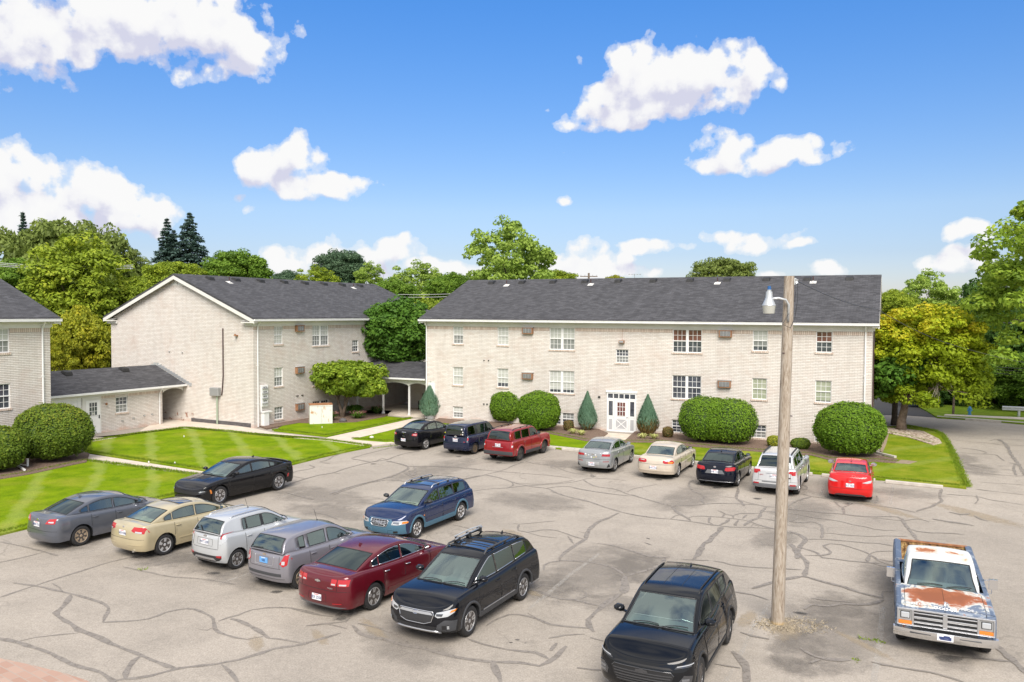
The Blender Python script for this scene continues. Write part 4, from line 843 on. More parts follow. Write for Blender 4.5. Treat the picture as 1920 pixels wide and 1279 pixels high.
        for a,b in ((s.wb/2-ra-.01,-s.wb/2+ra+.01),): u.box(b,a,-s.hw+.09,s.hw-.09,zc-.01,zc+.06)
        fb=S.get('fz',s.sill); rb=S.get('rz',s.sill)
        u.box(s.wb/2+ra+.02,s.xF-S.get('cf',.55)*.8,-s.hw*.72,s.hw*.72,fb+.02,fb+.1); u.box(s.xR+S.get('cr',.4)*.8,-s.wb/2-ra-.02,-s.hw*.75,s.hw*.75,rb+.02,rb+.1)
        for xa in (s.wb/2,-s.wb/2):
            for sg in (1,-1):
                v=[];K=14
                for k in range(K+1):
                    th=PI*k/K; x=xa+(ra-.001)*math.cos(th); z=s.r+(ra-.001)*math.sin(th); yy=s.hw-s.side_in(z)-.004
                    v+=[(x,sg*yy,z),(x,sg*(s.hw-.34),z)]
                u.add(v,[(2*k,2*k+1,2*k+3,2*k+2) for k in range(K)])
                u.add([(xa-ra,sg*(s.hw-.34),s.sill),(xa+ra,sg*(s.hw-.34),s.sill),(xa+ra,sg*(s.hw-.34),s.r+ra),(xa-ra,sg*(s.hw-.34),s.r+ra)],[(0,1,2,3)])
        u.build('underbody',MT['trim_black'],s.T)
        s.house(); s.wheels()
        vs=[Vector(v) for v in V]; s.bvh=BVHTree.FromPolygons(vs,s.allf)
        s.gbvh=BVHTree.FromPolygons([Vector(v) for v in s.gv],s.gf)
        for d in range(len(se)):
            for sg in (1,-1): s.vline(se[d],sg,s.sill+.03,s.top(se[d])-.015)
    # greenhouse -----------------------------------------------------
    def gy(s,x,z):
        S=s.S; yb=s.hw-S.get('gin',.135); wl=(s.R[0][0]+s.R[-1][0])/2; hl=(s.R[0][0]-s.R[-1][0])/2
        yb-=S.get('gtap',.05)*((x-wl)/hl)**2
        return yb-(z-s.top(x))*S.get('gtan',.30)
    def house(s):
        S=s.S; n=len(s.R)-1; rearh=S.get('rh',n-1); ts=set()
        wh0,wh1=S.get('ws',(.10,.93)); rg0,rg1=S.get('rg',(rearh+.08,n-.12))
        for k in np.linspace(0,n,7*n+1): ts.add(round(float(k),4))
        for k in (wh0,wh1,rg0,rg1): ts.add(round(k,4))
        xs=[]
        for a,b in S['panes']: xs+= [a,b]
        for x in xs: # invert x(t)
            lo,hi=0.,float(n)
            for _ in range(40):
                mid=(lo+hi)/2
                if catm(s.R,mid)[0]>x: lo=mid
                else: hi=mid
            ts.add(round((lo+hi)/2,4))
        ts=sorted(ts); q=[ts[0]]
        keep={round(k,4) for k in (wh0,wh1,rg0,rg1)}
        for t_ in ts[1:]:
            if t_-q[-1]<.02 and t_<n: continue
            q.append(t_)
        ts=q; V=[];rows=[]; rc=S.get('rc',.065); bow=S.get('bow',.10); st=[]
        FRC=[.93,.86,.6,.3,0.]
        for t_ in ts:
            x,z=catm(s.R,t_); T=s.top(x)-.012; zs=z-S.get('rcrown',.035); H=max(zs-T,0)
            wf=1. if t_<=1 else max(0,1-(t_-1)*1.5); wr=1. if t_>=rearh else max(0,1-(rearh-t_)*1.5)
            def px(y,Y): return x+(wf-wr*S.get('rbow',.7))*bow*(1-(y/max(Y,.1))**2)*.9
            low=T; b1=min(T+S.get('dlo',.05),zs-.002); tp=max(min(zs-S.get('dtop',.085),zs-.03),b1) if H>.1 else b1; a0=max(zs-rc,tp) if H>.1 else zs
            if H<=.1: tp=b1=T+min(H*.3,.05); a0=T+H*.6
            Ls=[(s.gy(x,low),low),(s.gy(x,b1),b1),(s.gy(x,(b1+tp)/2),(b1+tp)/2),(s.gy(x,tp),tp),(s.gy(x,a0),a0)]
            Y=s.gy(x,a0); r_=min(rc,max(H*.4,.004)); 
            Ls+= [(Y-r_*.10,a0+(zs-a0)*.5),(Y-r_*.38,a0+(zs-a0)*.86)]
            Yt=Y-r_*.8
            def zt(y): return zs+(z-zs)*(1-(y/Yt)**2)
            Ls.append((Yt,zs))
            pts=[(x,y,zz) for y,zz in Ls]+[(px(Yt*f,Yt),Yt*f,zt(Yt*f)) for f in FRC]
            ids=[]
            for p in pts: V.append(p); ids.append(len(V)-1)
            for p in pts[-2::-1]: V.append((p[0],-p[1],p[2])); ids.append(len(V)-1)
            rows.append(ids); st.append((t_,x,z,T,zs,tp-b1))
        m=len(rows[0]); K=m-1; body=[];panes={};black=[]
        for i in range(len(rows)-1):
            tm=(st[i][0]+st[i+1][0])/2; xm=(st[i][1]+st[i+1][1])/2
            for j in range(m-1):
                f=(rows[i][j],rows[i+1][j],rows[i+1][j+1],rows[i][j+1]); jj=min(j,K-1-j); side=0 if j<K/2 else 1
                key=None
                if jj in (1,2):
                    for k,(a,b) in enumerate(S['panes']):
                        if b<xm<a and min(st[i][5],st[i+1][5])>-.001 and max(st[i][5],st[i+1][5])>.035: key='side%d%d'%(k,side)
                    if key is None and S.get('pillar_black') and S['panes'][-1][1]<xm<S['panes'][0][0]: key='pillar%d'%side
                if jj>=8 and wh0<tm<wh1: key='windshield'
                if jj>=8 and rg0<tm<rg1: key='rear_window'
                if S.get('sunroof') and jj>=9 and S['sunroof'][1]<xm<S['sunroof'][0] and tm>1 : key='sunroof'
                (panes.setdefault(key,[]) if key else body).append(f)
        s.gv=V; s.gf=body+[f for fs in panes.values() for f in fs]; s.rows=rows; s.st=st
        def mk(fs,name,mat,parent,off=0.):
            used=sorted(set(i for f in fs for i in f)); mp={u:i for i,u in enumerate(used)}; mb=MB(); fl=-1 if sum((Vector(V[f[1]])-Vector(V[f[0]])).cross(Vector(V[f[3]])-Vector(V[f[0]])).dot(Vector(V[f[0]])-Vector((0,0,.8))) for f in fs)<0 else 1
            mb.add([V[u] for u in used],[tuple(mp[i] for i in f)[::fl] for f in fs]); o=mb.build(name,mat,parent,smooth=True)
            return o
        o=mk(body,'cabin_frame',S.get('roof_mat',S['paint']),s.T); o.data.set_sharp_from_angle(angle=R_(40)); s.cab=o
        so=o.modifiers.new('s','SOLIDIFY'); so.thickness=.02; so.offset=-1
        gs=S.get('gl','glass_mid'); gf_=S.get('glf','glass_clear'); gr=S.get('glr',gs)
        for k,fs in panes.items():
            if k.startswith('side'):
                di=int(k[4]); sg=k[5]; par=s.objs.get('door%d%s'%(S.get('pd',[0,1,1,1])[di],sg)) or s.T
                q=mk(fs,'side_window',MT[gs],par); s.border(fs,V,.011,MT[S.get('wtrim','trim_black')],q)
            elif k.startswith('pillar'): mk(fs,'pillar_trim',MT['trim_black'],s.T)
            elif k=='windshield': q=mk(fs,'windshield',MT[gf_],s.T); s.border(fs,V,.014,MT['trim_black'],q)
            elif k=='rear_window': q=mk(fs,'rear_window',MT[gr],s.T); s.border(fs,V,.013,MT['trim_black'],q)
            elif k=='sunroof': q=mk(fs,'sunroof',MT['head_dark'],s.T); s.border(fs,V,.008,MT['trim_black'],q)
        s.interior()
    def border(s,fs,V,r,mat,parent):
        ec={}
        for f in fs:
            for a,b in zip(f,f[1:]+f[:1]): ec.setdefault((min(a,b),max(a,b)),[]).append(1)
        be=[e for e,c in ec.items() if len(c)==1]; nb={}
        for a,b in be: nb.setdefault(a,[]).append(b); nb.setdefault(b,[]).append(a)
        seen=set(); mb=MB()
        for st in list(nb):
            if st in seen: continue
            loop=[st]; seen.add(st); cur=st
            while True:
                nx=[q for q in nb[cur] if q not in seen]
                if not nx: break
                cur=nx[0]; seen.add(cur); loop.append(cur)
            pts=[V[i] for i in loop]; pts.append(pts[0])
            if mat.name in('chrome','satin_metal'):
                run=[pts[0]]
                for a_,b_ in zip(pts[:-1],pts[1:]):
                    if abs(a_[0]-b_[0])<.03 and abs(a_[2]-b_[2])>.02:
                        if len(run)>1: mb.tube(run,r,6)
                        run=[b_]
                    else: run.append(b_)
                if len(run)>1: mb.tube(run,r,6)
            else: mb.tube(pts,r,6,cap=False)
        mb.build('window_seal',mat,parent,smooth=True)
    def interior(s):
        S=s.S; sm=MT[S.get('seat','seat_grey')]; fx=S.get('sx',s.R[1][0]-.38); zf=S.get('floor',.30); sh=S.get('sh',.0)
        mb=MB(); mb.box(s.R[-1][0]+.25,s.R[0][0]-.05,-s.hw+.2,s.hw-.2,zf-.02,zf+.02); mb.build('floor_pan',MT['trim_black'],s.T)
        dm=MT[S.get('dashm','dash')]
        zt=s.top(s.R[0][0]-.2)-.03; x0=s.R[0][0]-.02; x1=x0-.62
        d=MB(); w=s.hw-.19
        d.add([(x0,-w*.86,zt-.02),(x0,w*.86,zt-.02),(x1,w,zt-.0),(x1,-w,zt-.0),(x0,-w*.86,zt-.3),(x0,w*.86,zt-.3),(x1-.06,w,zt-.34),(x1-.06,-w,zt-.34)],[(0,1,2,3),(4,7,6,5),(3,2,6,7),(0,3,7,4),(1,5,6,2),(0,4,5,1)]); d.build('dashboard',dm,s.T,bevel=.03)
        st=MB(); c=(x1-.16,.37,zt-.02); v=[]
        ring=[(c[0]-.18*math.sin(a)*.42,c[1]+.185*math.cos(a),c[2]+.185*math.sin(a)*.91) for a in np.linspace(0,2*PI,21)]
        st.tube(ring,.014,6,cap=False); st.bar(ring[0],ring[10],.035,.02); st.bar(c,(c[0]+.16,c[1],c[2]-.08),.05); st.build('steering_wheel',MT['trim_black'],s.T)
        def seat(x,y,w):
            o=MB(); z0=zf+.16+sh
            def cush(pts,ww):
                o.add([(p[0],y-ww/2,p[1]) for p in pts]+[(p[0],y+ww/2,p[1]) for p in pts],[tuple(range(len(pts))),tuple(range(len(pts),2*len(pts)))[::-1]]+[(i,i+len(pts),(i+1)%len(pts)+len(pts),(i+1)%len(pts))for i in range(len(pts))])
            cush([(x+.28,z0),(x+.30,z0+.14),(x-.2,z0+.10),(x-.2,z0-.04)],w); top=z0+(.64 if w<.8 else .46)
            cush([(x-.14,z0+.05),(x-.34,top),(x-.42,top-.02),(x-.28,z0-.02)],w)
            ob=o.build('seat',sm,s.T,bevel=.035)
            for yy in ([y] if w<.8 else [y-.38,y+.38]):
                if w>.8: top-=.0
                hh=.17 if w<.8 else .09
                h=MB(); h.box(x-.42,x-.32,yy-.13,yy+.13,top+.02,top+hh); h.box(x-.385,x-.36,yy-.06,yy+.06,top-.02,top+.04); h.build('headrest',sm,ob,bevel=.03)
        seat(fx,.37,.50); seat(fx,-.37,.50); seat(fx-.80,0,1.2)
        if S.get('shelf'):
            h=MB(); xa=s.R[-1][0]+.10; xb=fx-1.12
            if xb>xa: h.box(xa,xb,-s.hw+.22,s.hw-.22,s.top(xa)-.09,s.top(xa)-.06); h.build('parcel_shelf',dm,s.T)
        m_=MB(); xx,zz=catm(s.R,.80); m_.box(xx-.16,xx-.12,-.11,.11,zz-.13,zz-.07); m_.bar((xx-.13,0,zz-.07),(xx-.02,0,zz-.02),.02); m_.build('rear_view_mirror',MT['trim_black'],s.T,bevel=.01)
    # wheels -----------------------------------------------------------
    def wheels(s):
        S=s.S; r=s.r; tw=S.get('tw',.215); rr=r*S.get('rimf',.66); y0=s.hw-S.get('wi',.035); sp=S.get('spokes',(5,0)); rm=MT[S.get('rim','alloy')]
        first=None
        for xa in (s.wb/2,-s.wb/2):
            for sg in (1,-1):
                if first is None:
                    w=MB(); w.lathe([(0,.02),(rr*.92,.02),(rr*.95,.16),(0,.16)],24,(0,0,0),'y'); 
                    root=w.build('wheel',MT['brake'],None,smooth=False)
                    t_=MB(); t_.lathe([(rr-.004,.0+.012),(rr+.015,0.004),(r*.86,-.006),(r*.95,.008),(r*.99,.03),(r,.06),(r,tw-.06),(r*.97,tw-.02),(r*.86,tw),(rr,tw)],36,(0,0,0),'y'); ty=t_.build('tyre',MT['tyre'],root,smooth=True)
                    k=MB(); k.lathe([(rr*.90,.05),(rr*.93,.012),(rr*.99,.006),(rr+.003,.014),(rr,.05)],36,(0,0,0),'y'); hub=.17*r
                    k.lathe([(0,.012),(hub*.55,.012),(hub*.8,.02),(hub,.05)],16,(0,0,0),'y')
                    nsp,tw_=sp
                    for i in range(nsp):
                        a=2*PI*i/nsp+.2
                        for da in ((0,) if not tw_ else (-tw_,tw_)):
                            ia=a+da*.35; oa=a+da; wi=S.get('spw',.30)*r*(.40 if tw_ else .72)
                            pts=[]
                            for rad,ang,ww,dep in ((hub*.75,ia,wi*.62,.022),(rr*.93,oa,wi*.9 if not tw_ else wi,.016)):
                                cx,cz=rad*math.cos(ang),rad*math.sin(ang); px,pz=-math.sin(ang)*ww/2,math.cos(ang)*ww/2
                                pts+= [(cx-px,dep,cz-pz),(cx+px,dep,cz+pz),(cx+px*1.05,dep+.035,cz+pz*1.05),(cx-px*1.05,dep+.035,cz-pz*1.05)]
                            k.add(pts,[(0,4,5,1),(1,5,6,2),(2,6,7,3),(3,7,4,0)])
                    ri=k.build('rim',rm,root,smooth=False); first=(root,ty,ri); R0,T0,I0=root,ty,ri; root.parent=s.T
                else:
                    R0=first[0].copy(); COL.objects.link(R0); T0=first[1].copy(); COL.objects.link(T0); I0=first[2].copy(); COL.objects.link(I0); T0.parent=R0; I0.parent=R0; R0.parent=s.T
                R0.location=(xa,sg*y0,r-.004); R0.rotation_euler=(0,0,PI if sg>0 else 0)
                if sg<0: R0.rotation_euler=(0,0,0)
                
    # surface helpers ---------------------------------------------------
    def cast(s,axis,a,b,gh=False):
        """axis: '+x' from the front (a=y,b=z), '-x' from the rear, '+y' left side (a=x,b=z), '-y' right side, 'z' from above (a=x,b=y)"""
        if axis=='+x': o=Vector((9,a,b)); d=Vector((-1,0,0))
        elif axis=='-x': o=Vector((-9,a,b)); d=Vector((1,0,0))
        elif axis=='+y': o=Vector((a,5,b)); d=Vector((0,-1,0))
        elif axis=='-y': o=Vector((a,-5,b)); d=Vector((0,1,0))
        else: o=Vector((a,b,6)); d=Vector((0,0,-1))
        best=None
        for tree in (s.bvh,s.gbvh):
            h,nn,i,dist=tree.ray_cast(o,d)
            if h is not None and (best is None or dist<best[2]): best=(h,nn if nn.dot(d)<0 else -nn,dist)
        return best
    def stick(s,name,poly,axis,mat,off=.006,n=(10,4),parent=None,smooth=True,back=.012,mirror=False,ds=True):
        """a thin moulded piece following the body under a polygon outline given in projection"""
        out=[]
        for mir in ((0,1) if mirror else (0,)):
            if mir:
                if axis in ('+x','-x'): P=[(-a,b) for a,b in poly]; ax=axis
                elif axis in ('+y','-y'): P=poly; ax='-y' if axis=='+y' else '+y'
                else: P=[(a,-b) for a,b in poly]; ax=axis
            else: P=poly; ax=axis
            a0=min(p[0] for p in P); a1=max(p[0] for p in P); Vt=[];cols=[]; nn_,mm=n; e=1e-4
            for i in range(nn_+1):
                a=a0+e+(a1-a0-2*e)*i/nn_; ys=[]
                for k in range(len(P)):
                    p,q=P[k],P[(k+1)%len(P)]
                    if (p[0]-a)*(q[0]-a)<0: u=(a-p[0])/(q[0]-p[0]); ys.append(p[1]+(q[1]-p[1])*u)
                if len(ys)<2: continue
                lo,hi=min(ys),max(ys); col=[]
                for j in range(mm+1):
                    h=s.cast(ax,a,lo+(hi-lo)*j/mm)
                    if h is None: col=None; break
                    col.append(h)
                if col: cols.append(col)
            if len(cols)<2: continue
            N_=len(cols); M_=mm+1; top=[];bot=[]
            for c in cols:
                for h in c: top.append(h[0]+h[1]*off); bot.append(h[0]-h[1]*back)
            V=top+bot; B=len(top); F_=[]
            ix=lambda i,j:i*M_+j
            for i in range(N_-1):
                for j in range(M_-1): F_.append((ix(i,j),ix(i+1,j),ix(i+1,j+1),ix(i,j+1)))
            for i in range(N_-1):
                F_.append((ix(i,0),B+ix(i,0),B+ix(i+1,0),ix(i+1,0))); F_.append((ix(i,M_-1),ix(i+1,M_-1),B+ix(i+1,M_-1),B+ix(i,M_-1)))
            for j in range(M_-1):
                F_.append((ix(0,j),ix(0,j+1),B+ix(0,j+1),B+ix(0,j))); F_.append((ix(N_-1,j),B+ix(N_-1,j),B+ix(N_-1,j+1),ix(N_-1,j+1)))
            mb=MB(); mb.add(V,F_); o=mb.build(name,mat if not isinstance(mat,str) else MT[mat],parent or s.T,smooth=smooth); o.data.set_sharp_from_angle(angle=R_(45)); out.append(o)
            bm=bmesh.new(); bm.from_mesh(o.data); bmesh.ops.recalc_face_normals(bm,faces=bm.faces); bm.to_mesh(o.data); bm.free()
        return out
    def line(s,name,pts,axis,mat,r=.006,off=.001,parent=None,mirror=False,n=10):
        for mir in ((0,1) if mirror else (0,)):
            Q=[];ax=axis
            if mir and axis in('+y','-y'): ax='-y' if axis=='+y' else '+y'
            for i in range(len(pts)-1):
                for k in range(n):
                    u=k/n; a=pts[i][0]+(pts[i+1][0]-pts[i][0])*u; b=pts[i][1]+(pts[i+1][1]-pts[i][1])*u
                    if mir and axis in('+x','-x'): a=-a
                    if mir and axis=='z': b=-b
                    h=s.cast(ax,a,b)
                    if h: Q.append(h[0]+h[1]*off)
            if len(Q)>1: mb=MB(); mb.tube(Q,r,5); mb.build(name,MT[mat] if isinstance(mat,str) else mat,parent or s.T,smooth=True)
    def vline(s,x,sg,z0,z1):
        mb=MB(); Q=[(x,sg*(s.hw-s.side_in(z)-.0005),z) for z in np.linspace(z0,z1-.03,9)]; mb.tube(Q,.0065,5); mb.build('panel_gap',MT['seam'],s.T)
    def mirror_(s,mat=None,x=None,sz=(.10,.21,.13),z=None):
        x=x if x is not None else s.S['panes'][0][0]-.10; z=z or s.top(x)+.07
        for sg in (1,-1):
            y=s.gy(x,z)+.03; mb=MB(); a,b,c=sz
            v=[];pr=[(-.35,.8,.75),(-.0,1.,1.),(.45,.9,.8),(1.,.35,.35)]
            for fx_,sy,sz_ in pr:
                for k in range(8):
                    t_=2*PI*k/8+PI/8; v.append((x+.02+a*fx_,sg*(y+.03+b/2+b/2*sy*math.cos(t_)*1.08),z+.06+c/2*sz_*math.sin(t_)*1.08))
            f=[tuple(range(8)),tuple(range(24,32))[::-1]]+[(i*8+k,(i+1)*8+k,(i+1)*8+(k+1)%8,i*8+(k+1)%8) for i in range(3) for k in range(8)]
            mb.add(v,f); mb.bar((x+.03,sg*(y-.05),z-.01),(x+.03,sg*(y+.10),z+.03),.06,.035)
            o=mb.build('mirror',mat or s.S['paint'],s.T,smooth=True); o.data.set_sharp_from_angle(angle=R_(50))
            g=MB(); g.add([(x+.018-a*.36,sg*(y+.03+b/2+b*.36*cy),z+.06+c*.33*cz) for cy,cz in ((-1,-1),(1,-1),(1,1),(-1,1))],[(0,1,2,3)]); g.build('mirror_glass',MT['chrome'],o)
    def handles(s,mat=None,z=None,xs=None):
        se=s.S.get('seams',[])
        for d in range(len(se)-1):
            x=se[d+1]+.13 if xs is None else xs[d]
            zz=z or s.top(x)-.13
            for sg in (1,-1):
                y=s.hw-s.side_in(zz); mb=MB(); mb.tube([(x-.09,sg*(y-.005),zz),(x-.07,sg*(y+.028),zz),(x+.07,sg*(y+.028),zz-.003),(x+.09,sg*(y-.005),zz-.003)],.014,7)
                mb.build('handle',mat or s.S['paint'],s.objs.get('door%d%d'%(d,0 if sg>0 else 1),s.T),smooth=True)
    def plate(s,end,z,y=0,col='plate_white',txt=None,par=None):
        sg=1 if end=='front' else -1; h=s.cast('+x' if sg>0 else '-x',y,z); x=h[0].x+sg*.022
        g=MB(); g.box(min(x,x-sg*.02),max(x,x-sg*.02),y-.153,y+.153,z-.077,z+.077); o=g.build('number_plate',MT[col],s.T,bevel=.006)
        if txt: put_text('plate_text',txt,.105,MT['plate_text'],o,(x+sg*.003,y,z-.008),(PI/2,0,-PI/2 if sg<0 else PI/2),.003,.82)
        for z0,z1 in ((z+.056,z+.072),): g=MB(); g.box(min(x+sg*.001,x+sg*.003),max(x+sg*.001,x+sg*.003),y-.08,y+.08,z0,z1); g.build('plate_band',MT['plate_red' if col!='plate_blue' else 'plate_white'],o)
        return o
    def wipers(s,rear=False):
        if not rear:
            for y0,y1 in ((.62,.10),(.02,-.52)):
                Q=[]
                for k in range(8):
                    u=k/7; y=y0+(y1-y0)*u; x,z=catm(s.R,.10+.05*math.sin(PI*u)+.06*(1-u)); Yt=s.gy(x,z)-.05; Q.append((x+.09*s.S.get('bow',.1)/.1*(1-(y/max(Yt,.1))**2)+.012,y,z+.018))
                mb=MB(); mb.tube(Q,.011,5); mb.build('wiper',MT['trim_black'],s.T)
    def antenna(s,fin=True,x=None):
        x=x if x is not None else s.R[-2][0]+.25; h=s.cast('z',x,0); z=h[0].z
        mb=MB()
        if fin: mb.add([(x+.10,0,z-.005),(x-.07,-.03,z-.005),(x-.07,.03,z-.005),(x-.06,0,z+.065)],[(0,1,2),(0,3,1),(1,3,2),(0,2,3)])
        else: mb.tube([(x,0,z),(x-.12,0,z+.34)],.005,5); mb.lathe([(.0,.03),(.02,.02),(.03,0)],8,(x,0,z))
        mb.build('antenna',s.S['paint'] if fin else MT['trim_black'],s.T)
    def rails(s,mat='trim_black',x0=None,x1=None,raised=.06,w=.035,bars=False):
        x0=x0 or s.R[1][0]-.12; x1=x1 or s.R[-2][0]+.12
        for sg in (1,-1):
            Q=[]
            for k in range(13):
                u=k/12; x=x0+(x1-x0)*u; t_=None; yy=s.gy(x,interp_roof(s,x)-.08)-.085; h=s.cast('z',x,sg*yy)
                if h: Q.append((x,sg*yy,h[0].z+(raised if .04<u<.96 else -.01)))
            mb=MB(); mb.tube(Q,w/2,7); o=mb.build('roof_rail',MT[mat],s.T,smooth=True)
            if raised>.04:
                for u in (.3,.62): q=Q[int(u*12)]; g=MB(); g.box(q[0]-.04,q[0]+.04,q[1]-.018,q[1]+.018,q[2]-raised-.02,q[2]); g.build('rail_foot',MT['trim_black'],o)
def interp_roof(s,x):
    lo,hi=0.,float(len(s.R)-1)
    for _ in range(30):
        m_=(lo+hi)/2
        if catm(s.R,m_)[0]>x: lo=m_
        else: hi=m_
    return catm(s.R,(lo+hi)/2)[1]
def bowtie(c,axis_end,z,mat,w=.16,parent=None):
    sg=1 if axis_end=='front' else -1; h=c.cast('+x' if sg>0 else '-x',0,z); x=h[0].x+sg*.012; mb=MB(); k=.35*w/2
    P=[(-w/2,-k*.55),(-w*.16,-k*.55),(-w*.16,-k),(w*.2,-k),(w*.16,-k*.55),(w/2,-k*.55),(w*.43,k*.55),(w*.16,k*.55),(w*.16,k),(-w*.2,k),(-w*.16,k*.55),(-w*.43,k*.55)]
    mb.add([(x,a,z+b) for a,b in P]+[(x+sg*.012,a,z+b) for a,b in P],[tuple(range(12)),tuple(range(12,24))]+[(i,(i+1)%12,12+(i+1)%12,12+i) for i in range(12)]); mb.build('emblem',MT[mat],parent or c.T)
def oval(c,end,z,mat,w=.13,h_=.06,ring=None,y=0):
    sg=1 if end=='front' else -1; h=c.cast('+x' if sg>0 else '-x',y,z); x=h[0].x+sg*.008; mb=MB(); n=20
    v=[(x+sg*.01,y+w/2*math.cos(2*PI*k/n),z+h_/2*math.sin(2*PI*k/n)) for k in range(n)]+[(x-sg*.006,y+w/2*math.cos(2*PI*k/n),z+h_/2*math.sin(2*PI*k/n)) for k in range(n)]
    mb.add(v,[tuple(range(n))]+[(i,(i+1)%n,n+(i+1)%n,n+i) for i in range(n)]); o=mb.build('emblem',MT[mat],c.T)
    if ring: r=MB(); r.tube([(x+sg*.012,y+w/2*math.cos(2*PI*k/n),z+h_/2*math.sin(2*PI*k/n)) for k in range(n+1)],.006,5,cap=False); r.build('emblem_ring',MT[ring],o)
    return o
def at_wheel(px,py,az,wheel,S):
    """car origin such that the outer foot of the given wheel stands at the ground pixel; wheel = 'rr','fr','rl','fl'"""
    g=Vector(G(px,py)); a=R_(az); f=Vector((math.sin(a),math.cos(a))); l=Vector((-f.y,f.x))
    x=(S['wb']/2)*(1 if wheel[0]=='f' else -1); y=(S['W']/2-.10)*(1 if wheel[1]=='l' else -1)
    return g-f*x-l*y
def spec(L_,W,H,wb,fo,r,T,R,**k):
    S=dict(L=L_,W=W,H=H,wb=wb,fo=fo,r=r,T=T,R=R,sill=.22,zmid=.55,front=[(.15,.14),(.3,.03),(.5,0),(.6,.015),(.75,.07)],rear=[(.2,.14),(.32,.03),(.45,0),(.6,.015),(.8,.05),(1.05,.12)],hood=(wb/2+fo-.2,0),fz=.2,rz=.26)
    S.update(k); return S
def sedan(L_,W,H,wb,fo,r,cowl=1.12,hz=.93,nose=.68,hdr=.22,pk=-.4,rhx=-1.0,rgx=-1.72,dz=1.02,tailz=.97,bz=.97,**k):
    xF=wb/2+fo; xR=xF-L_
    T=[(xF,nose),(xF-.12,nose+.05),(xF-.55,(nose+.05+hz)/2+.03),(cowl,hz),(0,bz-.005),(-1.,bz+.025),(rgx,dz),(xR+.18,dz+.005),(xR,tailz)]
    R=[(cowl+.05,hz+.015),(hdr,H-.085),(pk,H),(rhx,H-.085),(rgx-.03,dz+.035)]
    d=dict(panes=[(cowl-.32,-.12),(-.19,rhx+.02),(rhx-.03,rhx-.27)],seams=[wb/2-r-.075,-.155,-wb/2+r+.02],deck=(rgx+.02,xR+.14),shelf=1,rear=[(.2,.13),(.32,.03),(.45,0),(.6,.015),(tailz-.12,.05),(tailz,.09),(tailz+.1,.16)])
    d.update(k); return spec(L_,W,H,wb,fo,r,T,R,**d)
def hatch(L_,W,H,wb,fo,r,cowl=1.0,hz=.98,nose=.70,hdr=.25,pk=-.4,rhx=None,base=None,bz=1.0,rbz=1.06,panes=None,**k):
    xF=wb/2+fo; xR=xF-L_; rhx=rhx if rhx is not None else xR+.42; base=base if base is not None else xR+.12
    T=[(xF,nose),(xF-.12,nose+.06),(xF-.5,(nose+.06+hz)/2+.04),(cowl,hz),(0,bz),(-1.,(bz+rbz)/2),(base,rbz),(xR,rbz-.03)]
    R=[(cowl+.05,hz+.015),(hdr,H-.075),(pk,H),(rhx,H-.065),(base-.02,rbz+.02)]
    d=dict(panes=panes or [(cowl-.35,-.12),(-.2,-.92),(-1.0,-1.3)],seams=[wb/2-r-.075,-.16,-wb/2+r+.02],rear=[(.2,.12),(.32,.03),(.45,0),(.7,.015),(rbz-.1,.05),(rbz,.09)],cr=.26,rbow=.5)
    d.update(k); return spec(L_,W,H,wb,fo,r,T,R,**d)
P_=lambda *a,**k: paint(*a,**k)
def tail(c,poly,mat='red_lens',n=(10,4),off=.008,name='tail_light'): return c.stick(name,poly,'-x',mat,off,n,mirror=True)
def head(c,poly,mat='clear_lens',n=(12,4),off=.008): return c.stick('headlight',poly,'+x',mat,off,n,mirror=True)
def gray_plate_recess(c,z0,z1,y,mat): c.stick('plate_recess',[(-y,z0),(y,z0),(y*.93,z1),(-y*.93,z1)],'-x',mat,.003,(8,3))
def rear_lines(c,zl,y=None):
    y=y or c.hw-.05; c.line('bumper_seam',[(-y,zl),(y,zl)],'-x','seam',.005,n=24)
def tailgate_lines(c,y,z0,z1):
    for sg in (1,-1): c.line('panel_gap',[(sg*y,z0),(sg*(y-.03),z1)],'-x','seam',.0055,n=10)
def rearwiper(c,z,y0=.05,y1=-.35,dz=.0):
    Q=[]
    for k in range(8):
        u=k/7; h=c.cast('-x',y0+(y1-y0)*u,z+dz*u)
        if h: Q.append(h[0]+h[1]*.02)
    mb=MB(); mb.tube(Q,.012,5); mb.build('wiper',MT['trim_black'],c.T)
def exhaust(c,y,z=.27,r=.035):
    mb=MB(); x=c.xR+.06; mb.tube([(x+.3,y,z),(x-.01,y,z)],r,12); mb.build('exhaust_pipe',MT['chrome'],c.T)
# 1 grey compact sedan ---------------------------------------------------
S=sedan(4.56,1.755,1.435,2.67,.9,.325,cowl=1.15,hdr=.30,paint=P_('paint_slate',(.11,.12,.145),.4),gl='glass_mid',glr='glass_dark',rim='alloy_gold',spokes=(7,.13),spw=.26,seat='seat_black',dz=1.03,tailz=.99)
p=at_wheel(151,1023,31.5,'rr',S); c=Car(S,'parked_car','slate grey compact sedan with a red tail lamp, leftmost of the near parked row','car',p,31.5)
tail(c,[(.42,.84),(.84,.86),(.85,1.0),(.80,1.01),(.52,.985)]); tail(c,[(.55,.885),(.72,.885),(.72,.93),(.55,.92)],'clear_lens',off=.012,name='reverse_light')
c.stick('deck_lid_panel',[(-.45,.66),(.45,.66),(.5,.95),(-.5,.95)],'-x',S['paint'],.004,(10,4)); c.plate('rear',.80,0,txt='HBN 7312'); oval(c,'rear',.94,'chrome',.085,.075)
rear_lines(c,.62); c.handles(); c.mirror_(); c.wipers(); c.antenna(x=-.85)
c.stick('bumper_crease',[(.35,.50),(.80,.47),(.80,.50),(.35,.53)],'-x',S['paint'],.01,(8,2),mirror=True)
